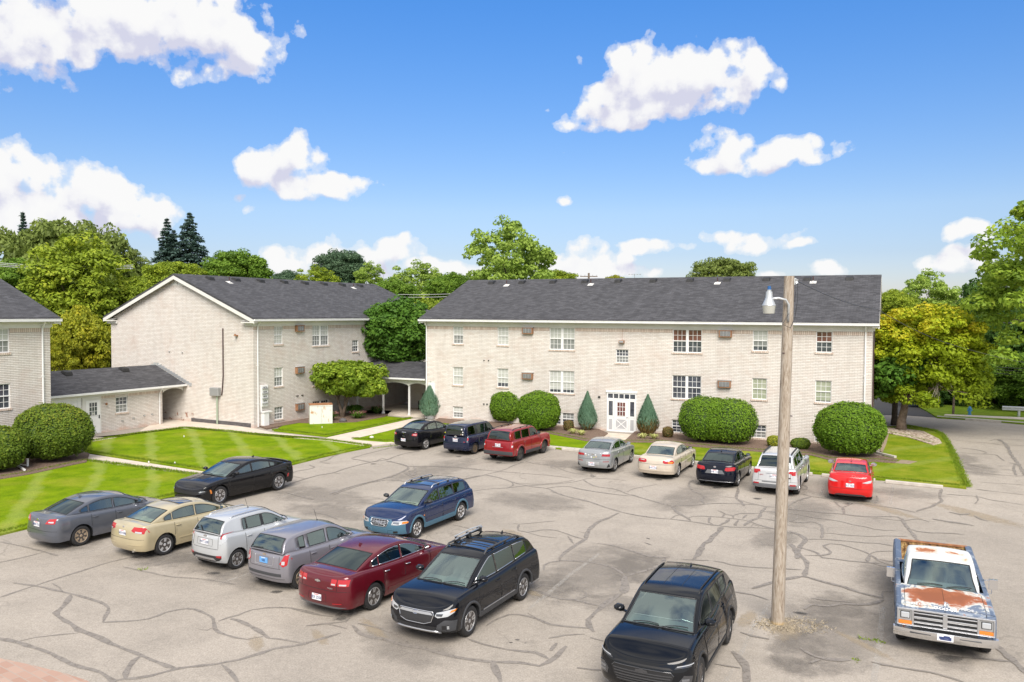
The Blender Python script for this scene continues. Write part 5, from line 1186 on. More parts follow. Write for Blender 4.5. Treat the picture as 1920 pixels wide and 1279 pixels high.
# 2 gold compact sedan ------------------------------------------------------
S=sedan(4.49,1.75,1.435,2.70,.87,.325,cowl=1.2,hdr=.34,hz=.94,nose=.66,dz=1.03,tailz=.99,paint=P_('paint_champagne',(.50,.43,.275),.35,.3),gl='glass_mid',glr='glass_clear',rim='alloy',spokes=(5,0),spw=.42,seat='seat_beige',dashm='dash_beige',sunroof=(-.05,-.55))
p=at_wheel(307.5,1040.5,31.5,'rr',S); c=Car(S,'parked_car','champagne gold compact sedan with beige seats between the slate sedan and the silver hatchback','car',p,31.5)
tail(c,[(.40,.88),(.52,.84),(.82,.80),(.85,.83),(.80,.99),(.42,.985)]); tail(c,[(.56,.835),(.76,.815),(.76,.865),(.56,.88)],'clear_lens',off=.012,name='reverse_light')
gray_plate_recess(c,.66,.89,.36,S['paint']); c.plate('rear',.79,-.02,txt='GKR 4186'); oval(c,'rear',.955,'chrome',.08,.06)
rear_lines(c,.63); c.stick('side_moulding',[(-.86,.43),(.86,.43),(.86,.46),(-.86,.46)],'+y',S['paint'],.014,(20,2),mirror=True); c.stick('bumper_crease',[(.30,.45),(.84,.45),(.84,.47),(.30,.47)],'-x',S['paint'],.012,(8,2),mirror=True)
c.handles(); c.mirror_(); c.wipers(); exhaust(c,-.5)
# 3 silver small hatchback -----------------------------------------------------
S=hatch(3.64,1.597,1.52,2.375,.68,.295,cowl=.92,hz=1.0,nose=.72,hdr=.25,pk=-.35,bz=1.02,rbz=1.08,panes=[(.62,-.10),(-.19,-.72),(-.76,-.86)],cf=.45,cr=.30,paint=P_('paint_silver',(.50,.52,.535),.35),gl='glass_mid',glr='glass_mid',pillar_black=1,rim='satin',spokes=(5,.2),spw=.3,seat='seat_black',tw=.18)
p=at_wheel(443,1066.5,31.5,'rr',S); c=Car(S,'parked_car','silver subcompact hatchback with round pink tail lamps and a chrome exhaust','car',p,31.5)
tail(c,[(.58,.97),(.68,.94),(.77,1.0),(.77,1.09),(.66,1.12),(.57,1.07)]); tail(c,[(.56,.80),(.66,.80),(.76,.92),(.74,.98),(.66,.935),(.58,.955)],'clear_lens',name='reverse_light')
gray_plate_recess(c,.74,.93,.33,S['paint']); c.line('panel_gap',[(-.34,.74),(.34,.74),(.32,.93),(-.32,.93),(-.34,.74)],'-x','seam',.004,n=8); c.plate('rear',.835,0,txt='FWT 2209'); bowtie(c,'rear',1.005,'chrome',.15)
tailgate_lines(c,.55,.68,1.05); rear_lines(c,.66,.55)
c.stick('lower_valance',[(-.66,.40),(-.58,.34),(-.36,.28),(.36,.28),(.58,.34),(.66,.40),(.64,.47),(-.64,.47)],'-x','trim_black',.008,(16,4)); c.stick('skid_plate',[(-.46,.335),(.46,.335),(.44,.40),(-.44,.40)],'-x','satin',.02,(12,3)); tail(c,[(.50,.43),(.66,.42),(.66,.49),(.50,.48)],'dark_red_lens',off=.014,name='reflector'); exhaust(c,.40,.36,.045)
c.handles(); c.mirror_(MT['chrome']); c.wipers(); c.rails('satin',raised=.03); rearwiper(c,1.12,.12,.3,.12); c.antenna(False,x=-.15)
# 4 grey hatchback ----------------------------------------------------------
S=hatch(3.94,1.68,1.505,2.48,.82,.305,cowl=1.0,hz=.97,nose=.70,hdr=.30,pk=-.35,bz=.99,rbz=1.05,panes=[(.68,-.08),(-.19,-.86),(-.98,-1.2)],cf=.5,cr=.34,paint=P_('paint_grey_violet',(.24,.235,.265),.4),gl='glass_mid',glr='glass_mid',rim='alloy_gold',spokes=(7,.0),spw=.26,seat='seat_grey',tw=.18)
p=at_wheel(562.5,1103,31.5,'rr',S); c=Car(S,'parked_car','medium grey hatchback with a blue number plate left of the maroon sedan','car',p,31.5)
tail(c,[(.56,.78),(.66,.70),(.78,.76),(.80,.90),(.78,1.02),(.66,1.0),(.62,.88)]); tail(c,[(.62,.76),(.70,.76),(.70,.85),(.62,.85)],'clear_lens',off=.014,name='reverse_light')
gray_plate_recess(c,.72,.93,.30,S['paint']); c.line('chrome_strip',[(-.36,.95),(-.34,.70),(.34,.70),(.36,.95)],'-x','satin',.007,n=10); c.plate('rear',.82,0,'plate_blue',txt='448'); bowtie(c,'rear',.975,'alloy_gold',.13)
tailgate_lines(c,.56,.66,1.0); rear_lines(c,.64,.6); c.stick('bumper_insert',[(-.62,.43),(.62,.43),(.62,.51),(-.62,.51)],'-x','cladding',.006,(14,3)); rear_lines(c,.36,.7)
c.handles(); c.mirror_(); c.wipers(); rearwiper(c,1.13,.1,.45,-.03); c.antenna(False,x=.15)
# 5 maroon mid-size sedan ------------------------------------------------------
S=sedan(4.86,1.855,1.465,2.74,.99,.345,cowl=1.22,hdr=.30,pk=-.38,rhx=-1.05,rgx=-1.86,hz=.96,nose=.68,dz=1.07,tailz=1.03,bz=.99,paint=P_('paint_maroon',(.115,.006,.014),.3),gl='glass_mid',glr='glass_dark',wtrim='chrome',rim='satin',spokes=(5,.18),spw=.34,seat='seat_grey',cr=.45)
p=at_wheel(698.5,1142.5,31.5,'rr',S); c=Car(S,'parked_car','glossy maroon mid size sedan with chrome window trim and paired square tail lamps','car',p,31.5)
tail(c,[(.40,.84),(.57,.83),(.57,.985),(.41,.985)]); tail(c,[(.60,.83),(.84,.83),(.91,.88),(.90,.99),(.60,.985)]); tail(c,[(.43,.85),(.54,.85),(.54,.885),(.43,.885)],'clear_lens',off=.013,name='reverse_light'); tail(c,[(.64,.85),(.80,.85),(.80,.885),(.64,.885)],'clear_lens',off=.013,name='reverse_light')
bowtie(c,'rear',.905,'chrome',.19); c.plate('rear',.50,.0,txt='JBX 2558'); gray_plate_recess(c,.40,.60,.30,S['paint']); c.line('panel_gap',[(-.30,.41),(.30,.41),(.28,.60),(-.28,.60),(-.30,.41)],'-x','seam',.004,n=8)
rear_lines(c,.70); tailgate_lines(c,.585,.72,1.02); c.stick('diffuser',[(-.80,.30),(-.6,.22),(.6,.22),(.80,.30),(.60,.31),(-.60,.31)],'-x','grey_cladding',.006,(16,2)); tail(c,[(.48,.385),(.72,.395),(.72,.415),(.48,.405)],'dark_red_lens',name='reflector')
put_text('badge_text','MALIBU',.05,MT['satin'],c.T,(c.cast('-x',-.40,.765)[0].x-.008,-.40,.765),(PI/2,0,-PI/2),.003)
c.stick('deck_spoiler',[(-1.95,-.66),(-2.26,-.62),(-2.26,.62),(-1.95,.66)][::1],'z',S['paint'],.004,(6,12))
c.stick('side_moulding',[(-.86,.36),(.86,.36),(.86,.42),(-.86,.44)],'+y',S['paint'],.014,(20,2),mirror=True)
c.handles(MT['chrome']); c.mirror_(); c.wipers(); c.antenna(x=-.88)
# 6 black wagon, nose to camera ------------------------------------------------
S=hatch(4.86,1.855,1.63,2.745,.98,.355,cowl=1.22,hz=1.06,nose=.84,hdr=.30,pk=-.2,rhx=-1.80,base=-2.25,bz=1.07,rbz=1.14,panes=[(.88,-.06),(-.14,-1.03),(-1.1,-1.74)],seams=[.95,-.10,-.98],sill=.30,fz=.30,rz=.34,cf=.50,nf=2.6,cr=.34,paint=P_('paint_black',(.006,.007,.010),.0,.2),gl='glass_mid',glf='glass_clear',wtrim='chrome',rim='satin',spokes=(5,.2),spw=.30,seat='seat_grey',sh=.1,floor=.42,ra=.41,sunroof=(-.0,-.62),front=[(.25,.16),(.38,.02),(.55,0),(.7,.02),(.82,.05),(.9,.1)],crown=.04)
p=at_wheel(877.5,1192,208,'fl',S); c=Car(S,'parked_car','black outdoor wagon facing the camera with a white bicycle carrier on its roof','car',p,208)
def rect(y0,y1,z0,z1): return [(y0,z0),(y1,z0),(y1,z1),(y0,z1)]
g6=[(-.42,.56),(-.24,.50),(.24,.50),(.42,.56),(.47,.72),(.44,.78),(-.44,.78),(-.47,.72)]
c.stick('grille',g6,'+x','trim_black',.008,(18,6))
for z in (.56,.60,.64): c.stick('grille_bar',rect(-.40,.40,z,z+.012),'+x','head_dark',.016,(14,1))
c.stick('grille_wing',[(-.45,.71),(.45,.71),(.42,.765),(-.42,.765)],'+x','satin',.024,(16,2))
c.line('grille_frame',g6+[g6[0]],'+x','chrome',.010,.008,n=6); oval(c,'front',.735,'plate_text',.15,.085,'chrome')
head(c,[(.50,.70),(.56,.66),(.78,.70),(.90,.80),(.91,.86),(.80,.84),(.52,.77)],'clear_lens'); head(c,[(.53,.70),(.66,.70),(.68,.755),(.53,.75)],'head_dark',off=.014); head(c,[(.80,.775),(.875,.80),(.89,.845),(.82,.825)],'amber_lens',off=.014)
c.stick('lower_intake',[(-.5,.38),(.5,.38),(.56,.46),(-.56,.46)],'+x','black',.008,(14,3))
for z in (.40,.43): c.stick('grille_bar',rect(-.5,.5,z,z+.008),'+x','head_dark',.014,(12,1))
c.stick('bumper_cladding',[(-.93,.36),(-.60,.31),(.60,.31),(.93,.36),(.93,.62),(.75,.63),(.58,.55),(.54,.47),(.5,.37),(-.5,.37),(-.54,.47),(-.58,.55),(-.75,.63),(-.93,.62)],'+x','cladding',.005,(30,6)) if 0 else None
head(c,[(.50,.33),(.90,.36),(.915,.60),(.72,.62),(.56,.50)],'cladding',n=(14,5),off=.006); c.stick('skid_plate',[(-.62,.315),(.62,.315),(.60,.36),(-.60,.36)],'+x','satin',.03,(16,2))
head(c,[(.66,.40),(.80,.42),(.80,.50),(.66,.49)],'black',off=.012)
for z in (.42,.445,.47): head(c,rect(.76,.80,z,z+.014),'clear_lens',n=(3,1),off=.02)
for sg in (1,-1):
    c.stick('sill_cladding',rect(-.93,.93,.31,.44),'+y' if sg>0 else '-y','cladding',.012,(20,3))
    c.stick('sill_strip',rect(-.80,.80,.445,.46),'+y' if sg>0 else '-y','satin',.014,(20,1))
def arch(c,mat,w=.055,off=.012):
    ra=c.S.get('ra',c.r+.055)
    for xa in (c.wb/2,-c.wb/2):
        for sg in (1,-1):
            n=18; mb=MB(); v=[]
            for k in range(n+1):
                th=PI*k/n*1.0; 
                for rr,o in ((ra-.004,-.01),(ra-.002,off),(ra+w*.8,off),(ra+w,-.004)):
                    x=xa+rr*math.cos(th); z=max(c.r+rr*math.sin(th),c.sill+.02) if k not in (0,n) else c.sill+.03
                    zz=min(z,c.top(x)-.07); v.append((x,sg*(c.hw-c.side_in(zz)+o),zz))
            f=[(4*k+j,4*k+j+1,4*k+5+j,4*k+4+j) for k in range(n) for j in range(3)]
            mb.add(v,f); mb.build('wheel_arch_trim',MT[mat] if isinstance(mat,str) else mat,c.T,smooth=True)
arch(c,'cladding',.06)
c.handles(); c.mirror_(sz=(.11,.23,.15)); c.wipers(); c.rails('cladding',raised=.065,w=.05); c.antenna(x=-1.75)
for x in (.05,-.35,-.85): c.line('cross_bar',[(x,-.58),(x,.58)],'z','trim_black',.014,.03,n=14)
# hood creases

# roof bicycle carrier (a thing carried on the roof)
rx0,ry0=(.30,-.62)
T=thing('roof_bike_carrier','white tubular bicycle carrier lying on the roof of the black wagon','bicycle carrier',(0,0,0)); T.location=c.T.matrix_basis@Vector((0,0,0)) if 0 else c.T.location.copy(); T.rotation_euler=c.T.rotation_euler.copy()
zr=1.63+.10
mb=MB(); mb.tube([(-.15,-.47,zr-.0),(-1.55,-.50,zr-.0)],.024,8); mb.build('tray',MT['satin'],T); mb=MB(); mb.tube([(-.2,-.54,zr+.05),(-.9,-.53,zr+.07),(-1.5,-.50,zr+.05)],.017,8); mb.build('arm',MT['galv'],T)
for x in (-.3,-.85,-1.4): mb=MB(); mb.box(x-.04,x+.04,-.57,-.43,zr-.09,zr+.02); mb.build('clamp',MT['trim_black'],T,bevel=.01)
# 7 black sport sedan ----------------------------------------------------------
S=sedan(5.04,1.905,1.48,3.05,.97,.365,cowl=1.12,hdr=.18,pk=-.42,rhx=-1.12,rgx=-1.95,hz=.98,nose=.70,dz=1.09,tailz=1.07,bz=1.0,paint=P_('paint_black_sport',(.008,.008,.009),.0,.2),gl='glass_mid',glf='glass_clear',rim='satin',spokes=(5,.2),spw=.28,seat='seat_black',nf=2.8,cf=.5,front=[(.15,.10),(.3,.02),(.5,0),(.62,.03),(.75,.07)],seams=[1.05,-.155,-1.12],zmid=.6)
p=at_wheel(411,946,211,'fl',S); c=Car(S,'parked_car','black muscle sedan with split spoke wheels parked nose down beside the lawn','car',p,211)
c.stick('grille',[(-.72,.53),(-.66,.50),(.66,.50),(.72,.53),(.72,.62),(-.72,.62)],'+x','black',.008,(20,3)); c.stick('lower_intake',[(-.62,.24),(.62,.24),(.70,.36),(-.70,.36)],'+x','black',.008,(16,3))
head(c,[(.70,.52),(.86,.54),(.925,.58),(.93,.66),(.74,.635)],'head_dark'); head(c,[(.73,.60),(.90,.63),(.90,.645),(.73,.625)],'clear_lens',off=.014); c.stick('side_marker',[(1.93,.52),(2.0,.50),(2.05,.66),(1.98,.67)],'+y','amber_lens',.008,(4,4),mirror=True); c.stick('side_marker',[(-1.93,.52),(-2.02,.52),(-2.05,.66),(-1.97,.67)],'+y','dark_red_lens',.008,(4,4),mirror=True)
c.stick('deck_spoiler',[(-2.15,-.75),(-2.40,-.70),(-2.40,.70),(-2.15,.75)],'z',S['paint'],.045,(5,14)); c.line('hood_crease',[(1.95,.42),(1.2,.5)],'z',S['paint'],.014,-.004,mirror=True)
c.stick('hood_scoop',[(1.75,-.22),(1.35,-.25),(1.35,.25),(1.75,.22)],'z','black',.004,(5,8)); tail(c,[(.0,.82),(.90,.82),(.90,.92),(.0,.92)],'dark_red_lens')
c.handles(); c.mirror_(sz=(.11,.23,.14)); c.wipers(); c.antenna(x=-.9)
# 8 blue wagon -----------------------------------------------------------------
bl=P_('paint_blue',(.006,.020,.075),.25,.25); MT['blue_clad']=simple('blue_cladding',(.055,.135,.20),.5)
S=hatch(4.73,1.86,1.50,2.76,.95,.335,cowl=1.10,hz=1.0,nose=.76,hdr=.25,pk=-.3,rhx=-1.85,base=-2.22,bz=.99,rbz=1.02,panes=[(.78,-.10),(-.17,-1.02),(-1.08,-1.86)],seams=[.95,-.135,-1.0],sill=.27,fz=.28,rz=.32,cf=.55,nf=2.3,cr=.26,paint=bl,gl='glass_mid',glf='glass_clear',rim='alloy',spokes=(7,0),spw=.28,seat='seat_beige',dashm='dash_beige',sunroof=(.0,-.5),front=[(.2,.12),(.32,.03),(.5,0),(.62,.01),(.74,.06),(.85,.12)],crown=.06)
p=at_wheel(780,1009.5,208.5,'fl',S); c=Car(S,'parked_car','dark blue estate wagon with lighter blue bumpers and sills driving towards the camera','car',p,208.5)
c.stick('bumper_cladding',[(-.92,.30),(.92,.30),(.92,.66),(.5,.68),(.44,.76),(-.44,.76),(-.5,.68),(-.92,.66)],'+x','blue_clad',.006,(34,7))
gb=[(-.33,.60),(-.27,.53),(.27,.53),(.33,.60),(.34,.70),(.32,.73),(-.32,.73),(-.34,.70)]; c.stick('grille',gb,'+x','trim_black',.014,(16,5)); c.line('grille_frame',gb+[gb[0]],'+x','chrome',.013,.014,n=6)
for z in (.575,.62,.665): c.stick('grille_bar',rect(-.30,.30,z,z+.016),'+x','satin',.024,(12,1))
for k in range(-5,6): c.stick('grille_bar',rect(k*.055-.005,k*.055+.005,.55,.72),'+x','satin',.02,(1,3)) if k%2==0 else None
c.line('grille_slash',[(.25,.57),(-.25,.70)],'+x','satin',.012,.03); oval(c,'front',.635,'plate_text',.11,.08,'chrome')
head(c,[(.46,.60),(.66,.59),(.88,.63),(.91,.68),(.88,.73),(.50,.71)],'clear_lens',off=.012); head(c,[(.78,.63),(.90,.65),(.90,.70),(.78,.70)],'amber_lens',off=.018); head(c,[(.52,.63),(.70,.62),(.70,.685),(.52,.69)],'head_inner',off=.016)
c.line('bumper_crease',[(.3,.30),(.34,.42),(.55,.46)],'+x','blue_clad',.012,.008,mirror=True); c.stick('fog_light',[(.52,.32),(.66,.34),(.66,.40),(.52,.39)],'+x','black',.012,(4,3),mirror=True)
arch(c,'blue_clad',.075,.014); c.stick('sill_cladding',rect(-.95,.95,.28,.44),'+y','blue_clad',.012,(20,3),mirror=True); c.stick('side_moulding',rect(-.92,.90,.56,.60),'+y',bl,.014,(20,1),mirror=True)
c.stick('side_repeater',rect(1.0,1.05,.70,.73),'+y','amber_lens',.012,(2,2),mirror=True)
c.stick('bumper_cladding',[(-.90,.34),(.90,.34),(.90,.62),(-.90,.62)],'-x','blue_clad',.008,(24,4)); tail(c,[(.72,.72),(.90,.72),(.88,1.0),(.82,1.40),(.74,1.40),(.76,1.0)],'red_lens',n=(5,14))
c.handles(); c.mirror_(MT['trim_black'],sz=(.11,.22,.14)); c.wipers(); c.rails('satin',raised=.065,w=.032)
# 9 black crossover near camera --------------------------------------------------------------
S=hatch(4.86,1.948,1.69,2.86,.95,.385,cowl=1.20,hz=1.13,nose=.90,hdr=.38,pk=-.3,rhx=-1.70,base=-2.2,bz=1.12,rbz=1.25,panes=[(.88,-.08),(-.16,-1.02),(-1.09,-1.55)],seams=[.95,-.12,-1.05],sill=.28,fz=.26,rz=.32,cf=.5,nf=2.5,cr=.34,paint=P_('paint_black_crossover',(.005,.006,.008),.0,.18),gl='glass_dark',glf='glass_clear',rim='alloy_dark',spokes=(5,.2),spw=.34,seat='seat_grey',dashm='dash',sh=.1,floor=.42,ra=.44,front=[(.2,.16),(.34,.03),(.55,0),(.75,.02),(.86,.07),(1.0,.12)],crown=.04,tumble=1.3)
p=at_wheel(1362,1206,206,'rl',S); c=Car(S,'parked_car','glossy black crossover with a green tinted windscreen, nearest to the camera','car',p,206)
g9=[(-.58,.52),(-.44,.40),(.44,.40),(.58,.52),(.62,.66),(.56,.72),(-.56,.72),(-.62,.66)]
c.stick('grille',g9,'+x','black',.008,(22,6))
for k,z in enumerate((.44,.49,.54,.59,.64)): c.stick('grille_bar',rect(-.50-.02*k,.50+.02*k,z,z+.02),'+x','head_dark',.022,(18,1))
c.line('grille_frame',[(.62,.66),(.56,.725),(-.56,.725),(-.62,.66)],'+x','head_dark',.012,.012,n=8); bowtie(c,'front',.69,'head_dark',.26)
c.stick('upper_intake',[(-.60,.765),(.60,.765),(.56,.80),(-.56,.80)],'+x','black',.008,(18,1))
head(c,[(.62,.79),(.92,.83),(.955,.87),(.93,.895),(.66,.84)],'head_dark'); head(c,[(.66,.822),(.92,.862),(.92,.875),(.66,.835)],'clear_lens',off=.014,n=(12,1)); head(c,[(.72,.46),(.90,.46),(.93,.66),(.80,.68),(.70,.56)],'head_dark'); 
for z in (.50,.57): head(c,[(.76,z),(.88,z),(.88,z+.045),(.76,z+.045)],'head_inner',off=.014,n=(4,2))
c.stick('lower_intake',[(-.5,.32),(.5,.32),(.42,.385),(-.42,.385)],'+x','trim_black',.008,(14,2)); c.stick('skid_plate',[(-.62,.275),(.62,.275),(.56,.315),(-.56,.315)],'+x','satin',.03,(16,2))
arch(c,'trim_black',.05); c.stick('sill_cladding',rect(-.92,.92,.29,.42),'+y','trim_black',.012,(20,3),mirror=True); 
c.line('side_crease',[(-2.0,.98),(-1.2,.96),(-.2,.88),(1.0,.86)],'+y',S['paint'],.012,-.004,mirror=True)
tail(c,[(.5,1.08),(.93,1.02),(.95,1.10),(.90,1.17),(.55,1.14)],'red_lens'); c.rails('black',raised=.02,w=.03)
for y in (.2,-.2): c.line('roof_groove',[(.1,y),(-1.6,y)],'z','seam',.005,.0,n=14)
c.line('dash_strip',[(0,0),(0,0.01)],'z','chrome',.001) if 0 else None
mb=MB(); zt=c.top(S['R'][0][0]-.2)-.02; mb.tube([(.62,-.72,zt),(.60,-.2,zt+.0),(.60,.12,zt),(.64,.36,zt+.05),(.60,.6,zt)],.008,6); mb.build('dash_trim',MT['satin'],c.T)
c.handles(); c.mirror_(sz=(.12,.24,.17)); c.wipers(); c.antenna(x=-1.5)
# 11 black compact sedan back row --------------------------------------------------------------
S=sedan(4.47,1.725,1.49,2.61,.87,.315,cowl=1.05,hdr=.22,pk=-.38,rhx=-1.0,rgx=-1.62,hz=.98,nose=.70,dz=1.10,tailz=1.07,bz=1.0,paint=P_('paint_black_compact',(.006,.006,.008),.0,.2),gl='glass_clear',glr='glass_clear',rim='alloy',spokes=(7,0),spw=.3,seat='seat_grey',sunroof=(-.05,-.5))
p=at_wheel(797.5,843,31,'rr',S); c=Car(S,'parked_car','black compact sedan with a sunroof, leftmost of the back row','car',p,31)
tail(c,[(.52,.86),(.80,.83),(.84,.90),(.82,.98),(.56,.96)]); tail(c,[(.60,.895),(.76,.88),(.76,.915),(.60,.925)],'clear_lens',off=.012,name='reverse_light')
c.stick('chrome_bar',rect(-.14,.14,.995,1.02),'-x','satin',.012,(5,1)); c.plate('rear',.60,0,txt='DXL 9034'); rear_lines(c,.70); tailgate_lines(c,.58,.72,.86); c.handles(); c.mirror_(); c.wipers(); oval(c,'rear',.95,'chrome',.05,.03)
put_text('badge_text','FOCUS',.05,MT['satin'],c.T,(c.cast('-x',.0,.80)[0].x-.006,.0,.80),(PI/2,0,-PI/2),.003)
# 12 navy box wagon --------------------------------------------------------------------------------
nv=P_('paint_navy',(.008,.014,.045),.2,.25)
S=hatch(3.945,1.69,1.64,2.5,.72,.305,cowl=1.0,hz=1.02,nose=.82,hdr=.48,pk=-.1,rhx=-1.82,base=-1.95,bz=1.02,rbz=1.03,panes=[(.68,-.06),(-.14,-.92),(-.98,-1.72)],cf=.28,nf=3.,cr=.14,nr=3.,paint=nv,gl='glass_dark',glf='glass_clear',glr='glass_dark',rim='steel_rust',spokes=(8,0),spw=.3,seat='seat_grey',gtan=.14,rh=3,rc=.09,ws=(.1,.92),sill=.2,tw=.18)
p=at_wheel(889,851.5,30,'rr',S); c=Car(S,'parked_car','dark navy boxy wagon with stickers on its tailgate glass','car',p,30)
tail(c,[(.72,.70),(.82,.70),(.82,1.02),(.72,1.02)],'clear_lens',n=(4,6)); tail(c,[(.72,.80),(.82,.80),(.82,.93),(.72,.93)],'red_lens',off=.014,n=(3,3))
c.plate('rear',.78,.0,txt='HAV 6627'); oval(c,'rear',.96,'chrome',.15,.11,'chrome'); c.stick('chrome_bar',rect(-.22,.22,.87,.885),'-x','satin',.010,(5,1)); rear_lines(c,.50); tailgate_lines(c,.70,.52,1.0)
c.stick('rear_bumper',[(-.82,.28),(.82,.28),(.82,.50),(-.82,.50)],'-x',nv,.05,(20,4)); c.stick('tow_hitch',rect(-.05,.05,.25,.33),'-x','trim_black',.06,(2,2))
for y,z,w,mt in ((.62,1.36,.07,'white_sticker'),(.63,1.25,.06,'yellow_sticker'),(.63,1.14,.07,'yellow_sticker'),(-.45,1.38,.09,'white_sticker'),(-.52,1.24,.08,'white_sticker'),(-.50,1.11,.07,'white_sticker'),(-.40,1.11,.06,'tan_sticker'),(.60,1.20,.03,'tan_sticker')):
    h=c.cast('-x',y,z)
    if h: mb=MB(); n=10; mb.add([(h[0].x-.01,y+w*.5*math.cos(2*PI*k/n),z+w*.5*math.sin(2*PI*k/n)) for k in range(n)],[tuple(range(n))]); mb.build('sticker',MT[mt],c.T)
c.stick('badge',rect(-.62,-.50,.70,.73),'-x','dark_red_lens',.008,(3,1)); c.handles(); c.mirror_(MT['black']); c.wipers()
# 13 red boxy suv ---------------------------------------------------------------------------------
rd=P_('paint_deep_red',(.25,.008,.014),.15)
S=hatch(4.41,1.757,1.64,2.635,.87,.35,cowl=.98,hz=1.08,nose=.92,hdr=.50,pk=-.1,rhx=-1.82,base=-2.08,bz=1.08,rbz=1.10,panes=[(.70,-.08),(-.18,-.95),(-1.07,-1.62)],cf=.28,nf=3.2,cr=.15,nr=3.2,paint=rd,gl='glass_dark',glf='glass_clear',glr='glass_dark',rim='alloy_dark',spokes=(5,0),spw=.34,seat='seat_black',gtan=.2,sill=.29,fz=.28,rz=.34,ra=.42)
p=at_wheel(974,864,29.5,'rr',S); c=Car(S,'parked_car','deep red boxy suv with roof rails beside the navy box wagon','car',p,29.5)
tail(c,[(.74,.72),(.86,.72),(.86,.98),(.74,.98)],n=(4,6)); tail(c,[(.77,.79),(.84,.79),(.84,.88),(.77,.88)],'clear_lens',off=.014,n=(3,3),name='reverse_light')
c.plate('rear',.86,0,txt='GDF 5571'); c.stick('chrome_bar',rect(-.30,.30,.745,.765),'-x','satin',.012,(5,1)); tailgate_lines(c,.70,.66,1.05); rear_lines(c,.64)
c.stick('bumper_cladding',[(-.84,.33),(.84,.33),(.84,.56),(-.84,.56)],'-x','cladding',.03,(20,4)); arch(c,rd,.075,.03); c.stick('sill_cladding',rect(-.88,.88,.30,.46),'+y','cladding',.014,(20,3),mirror=True)
c.handles(); c.mirror_(MT['black'],sz=(.11,.2,.17)); c.wipers(); c.rails('trim_black',raised=.045,w=.04); rearwiper(c,1.17,-.0,.45,-.0); c.antenna(False,x=.72)
# 14 grey compact sedan ------------------------------------------------------------------------------
S=sedan(4.385,1.725,1.45,2.58,.85,.32,cowl=1.1,hdr=.26,rhx=-1.02,rgx=-1.66,dz=1.06,tailz=1.03,bz=.98,paint=P_('paint_grey',(.32,.335,.345),.4),gl='glass_mid',glr='glass_mid',wtrim='satin',rim='satin',spokes=(5,.16),spw=.3,seat='seat_black')
p=at_wheel(1151.5,884,25.5,'rr',S); c=Car(S,'parked_car','mid grey compact sedan with decals around its boot badge','car',p,25.5)
tail(c,[(.42,.83),(.80,.82),(.83,.93),(.44,.93)],'dark_red_lens'); c.line('light_bar',[(-.45,.93),(.45,.93)],'-x','chrome',.006,.004)
c.plate('rear',.44,.05,txt='JCR 8820'); gray_plate_recess(c,.34,.56,.42,'metal_grey'); rear_lines(c,.68); tail(c,[(.50,.565),(.76,.58),(.76,.605),(.50,.59)],'dark_red_lens',name='reflector'); tail(c,[(.66,.30),(.80,.34),(.78,.48),(.74,.47)],'trim_black',name='bumper_vent')
oval(c,'rear',.90,'chrome',.14,.07); 
for i,(y,z,w,mt) in enumerate(((.36,.90,.07,'white_sticker'),(.33,.82,.06,'tan_sticker'),(.2,.86,.05,'white_sticker'),(.07,.77,.07,'white_sticker'),(-.06,.76,.05,'yellow_sticker'),(-.17,.80,.08,'tan_sticker'),(-.14,.88,.06,'white_sticker'))):
    h=c.cast('-x',y,z); mb=MB(); n=9; mb.add([(h[0].x-.006-.0005*i,y+w*.5*math.cos(2*PI*k/n),z+w*.5*math.sin(2*PI*k/n)) for k in range(n)],[tuple(range(n))]); mb.build('sticker',MT[mt],c.T)
c.handles(MT['chrome']); c.mirror_(); c.wipers(); c.antenna(x=-.85)
# 15 beige older sedan --------------------------------------------------------------------------------
bg_=P_('paint_beige',(.56,.49,.40),.2)
S=sedan(4.84,1.765,1.43,2.72,.98,.32,cowl=1.12,hdr=.30,pk=-.3,rhx=-.98,rgx=-1.62,hz=.93,dz=.99,tailz=.95,bz=.95,paint=bg_,gl='glass_mid',glr='glass_clear',rim='alloy',spokes=(8,0),spw=.3,seat='seat_grey',rs=.09,nr=2.5,cr=.45,panes=[(.8,-.12),(-.19,-1.15)])
p=at_wheel(1270,894.5,26,'rr',S); c=Car(S,'parked_car','beige older family sedan between the grey sedan and the black sedan','car',p,26)
tail(c,[(.38,.79),(.46,.75),(.80,.75),(.84,.79),(.83,.88),(.74,.91),(.44,.91),(.38,.87)]); c.stick('turn_signal',[(-.60,.77),(-.80,.77),(-.80,.84),(-.60,.84)],'-x','amber_lens',.013,(6,3)); tail(c,[(.48,.85),(.68,.85),(.68,.88),(.48,.88)],'clear_lens',off=.013,name='reverse_light')
c.plate('rear',.55,.05,txt='FHN 3040'); rear_lines(c,.70); c.stick('bumper_step',[(-.83,.40),(.83,.40),(.83,.44),(-.83,.44)],'-x',bg_,.02,(20,1)); c.stick('side_moulding',rect(-.95,.95,.56,.62),'+y',bg_,.014,(20,1),mirror=True); c.handles(); c.mirror_(MT['black']); c.wipers()
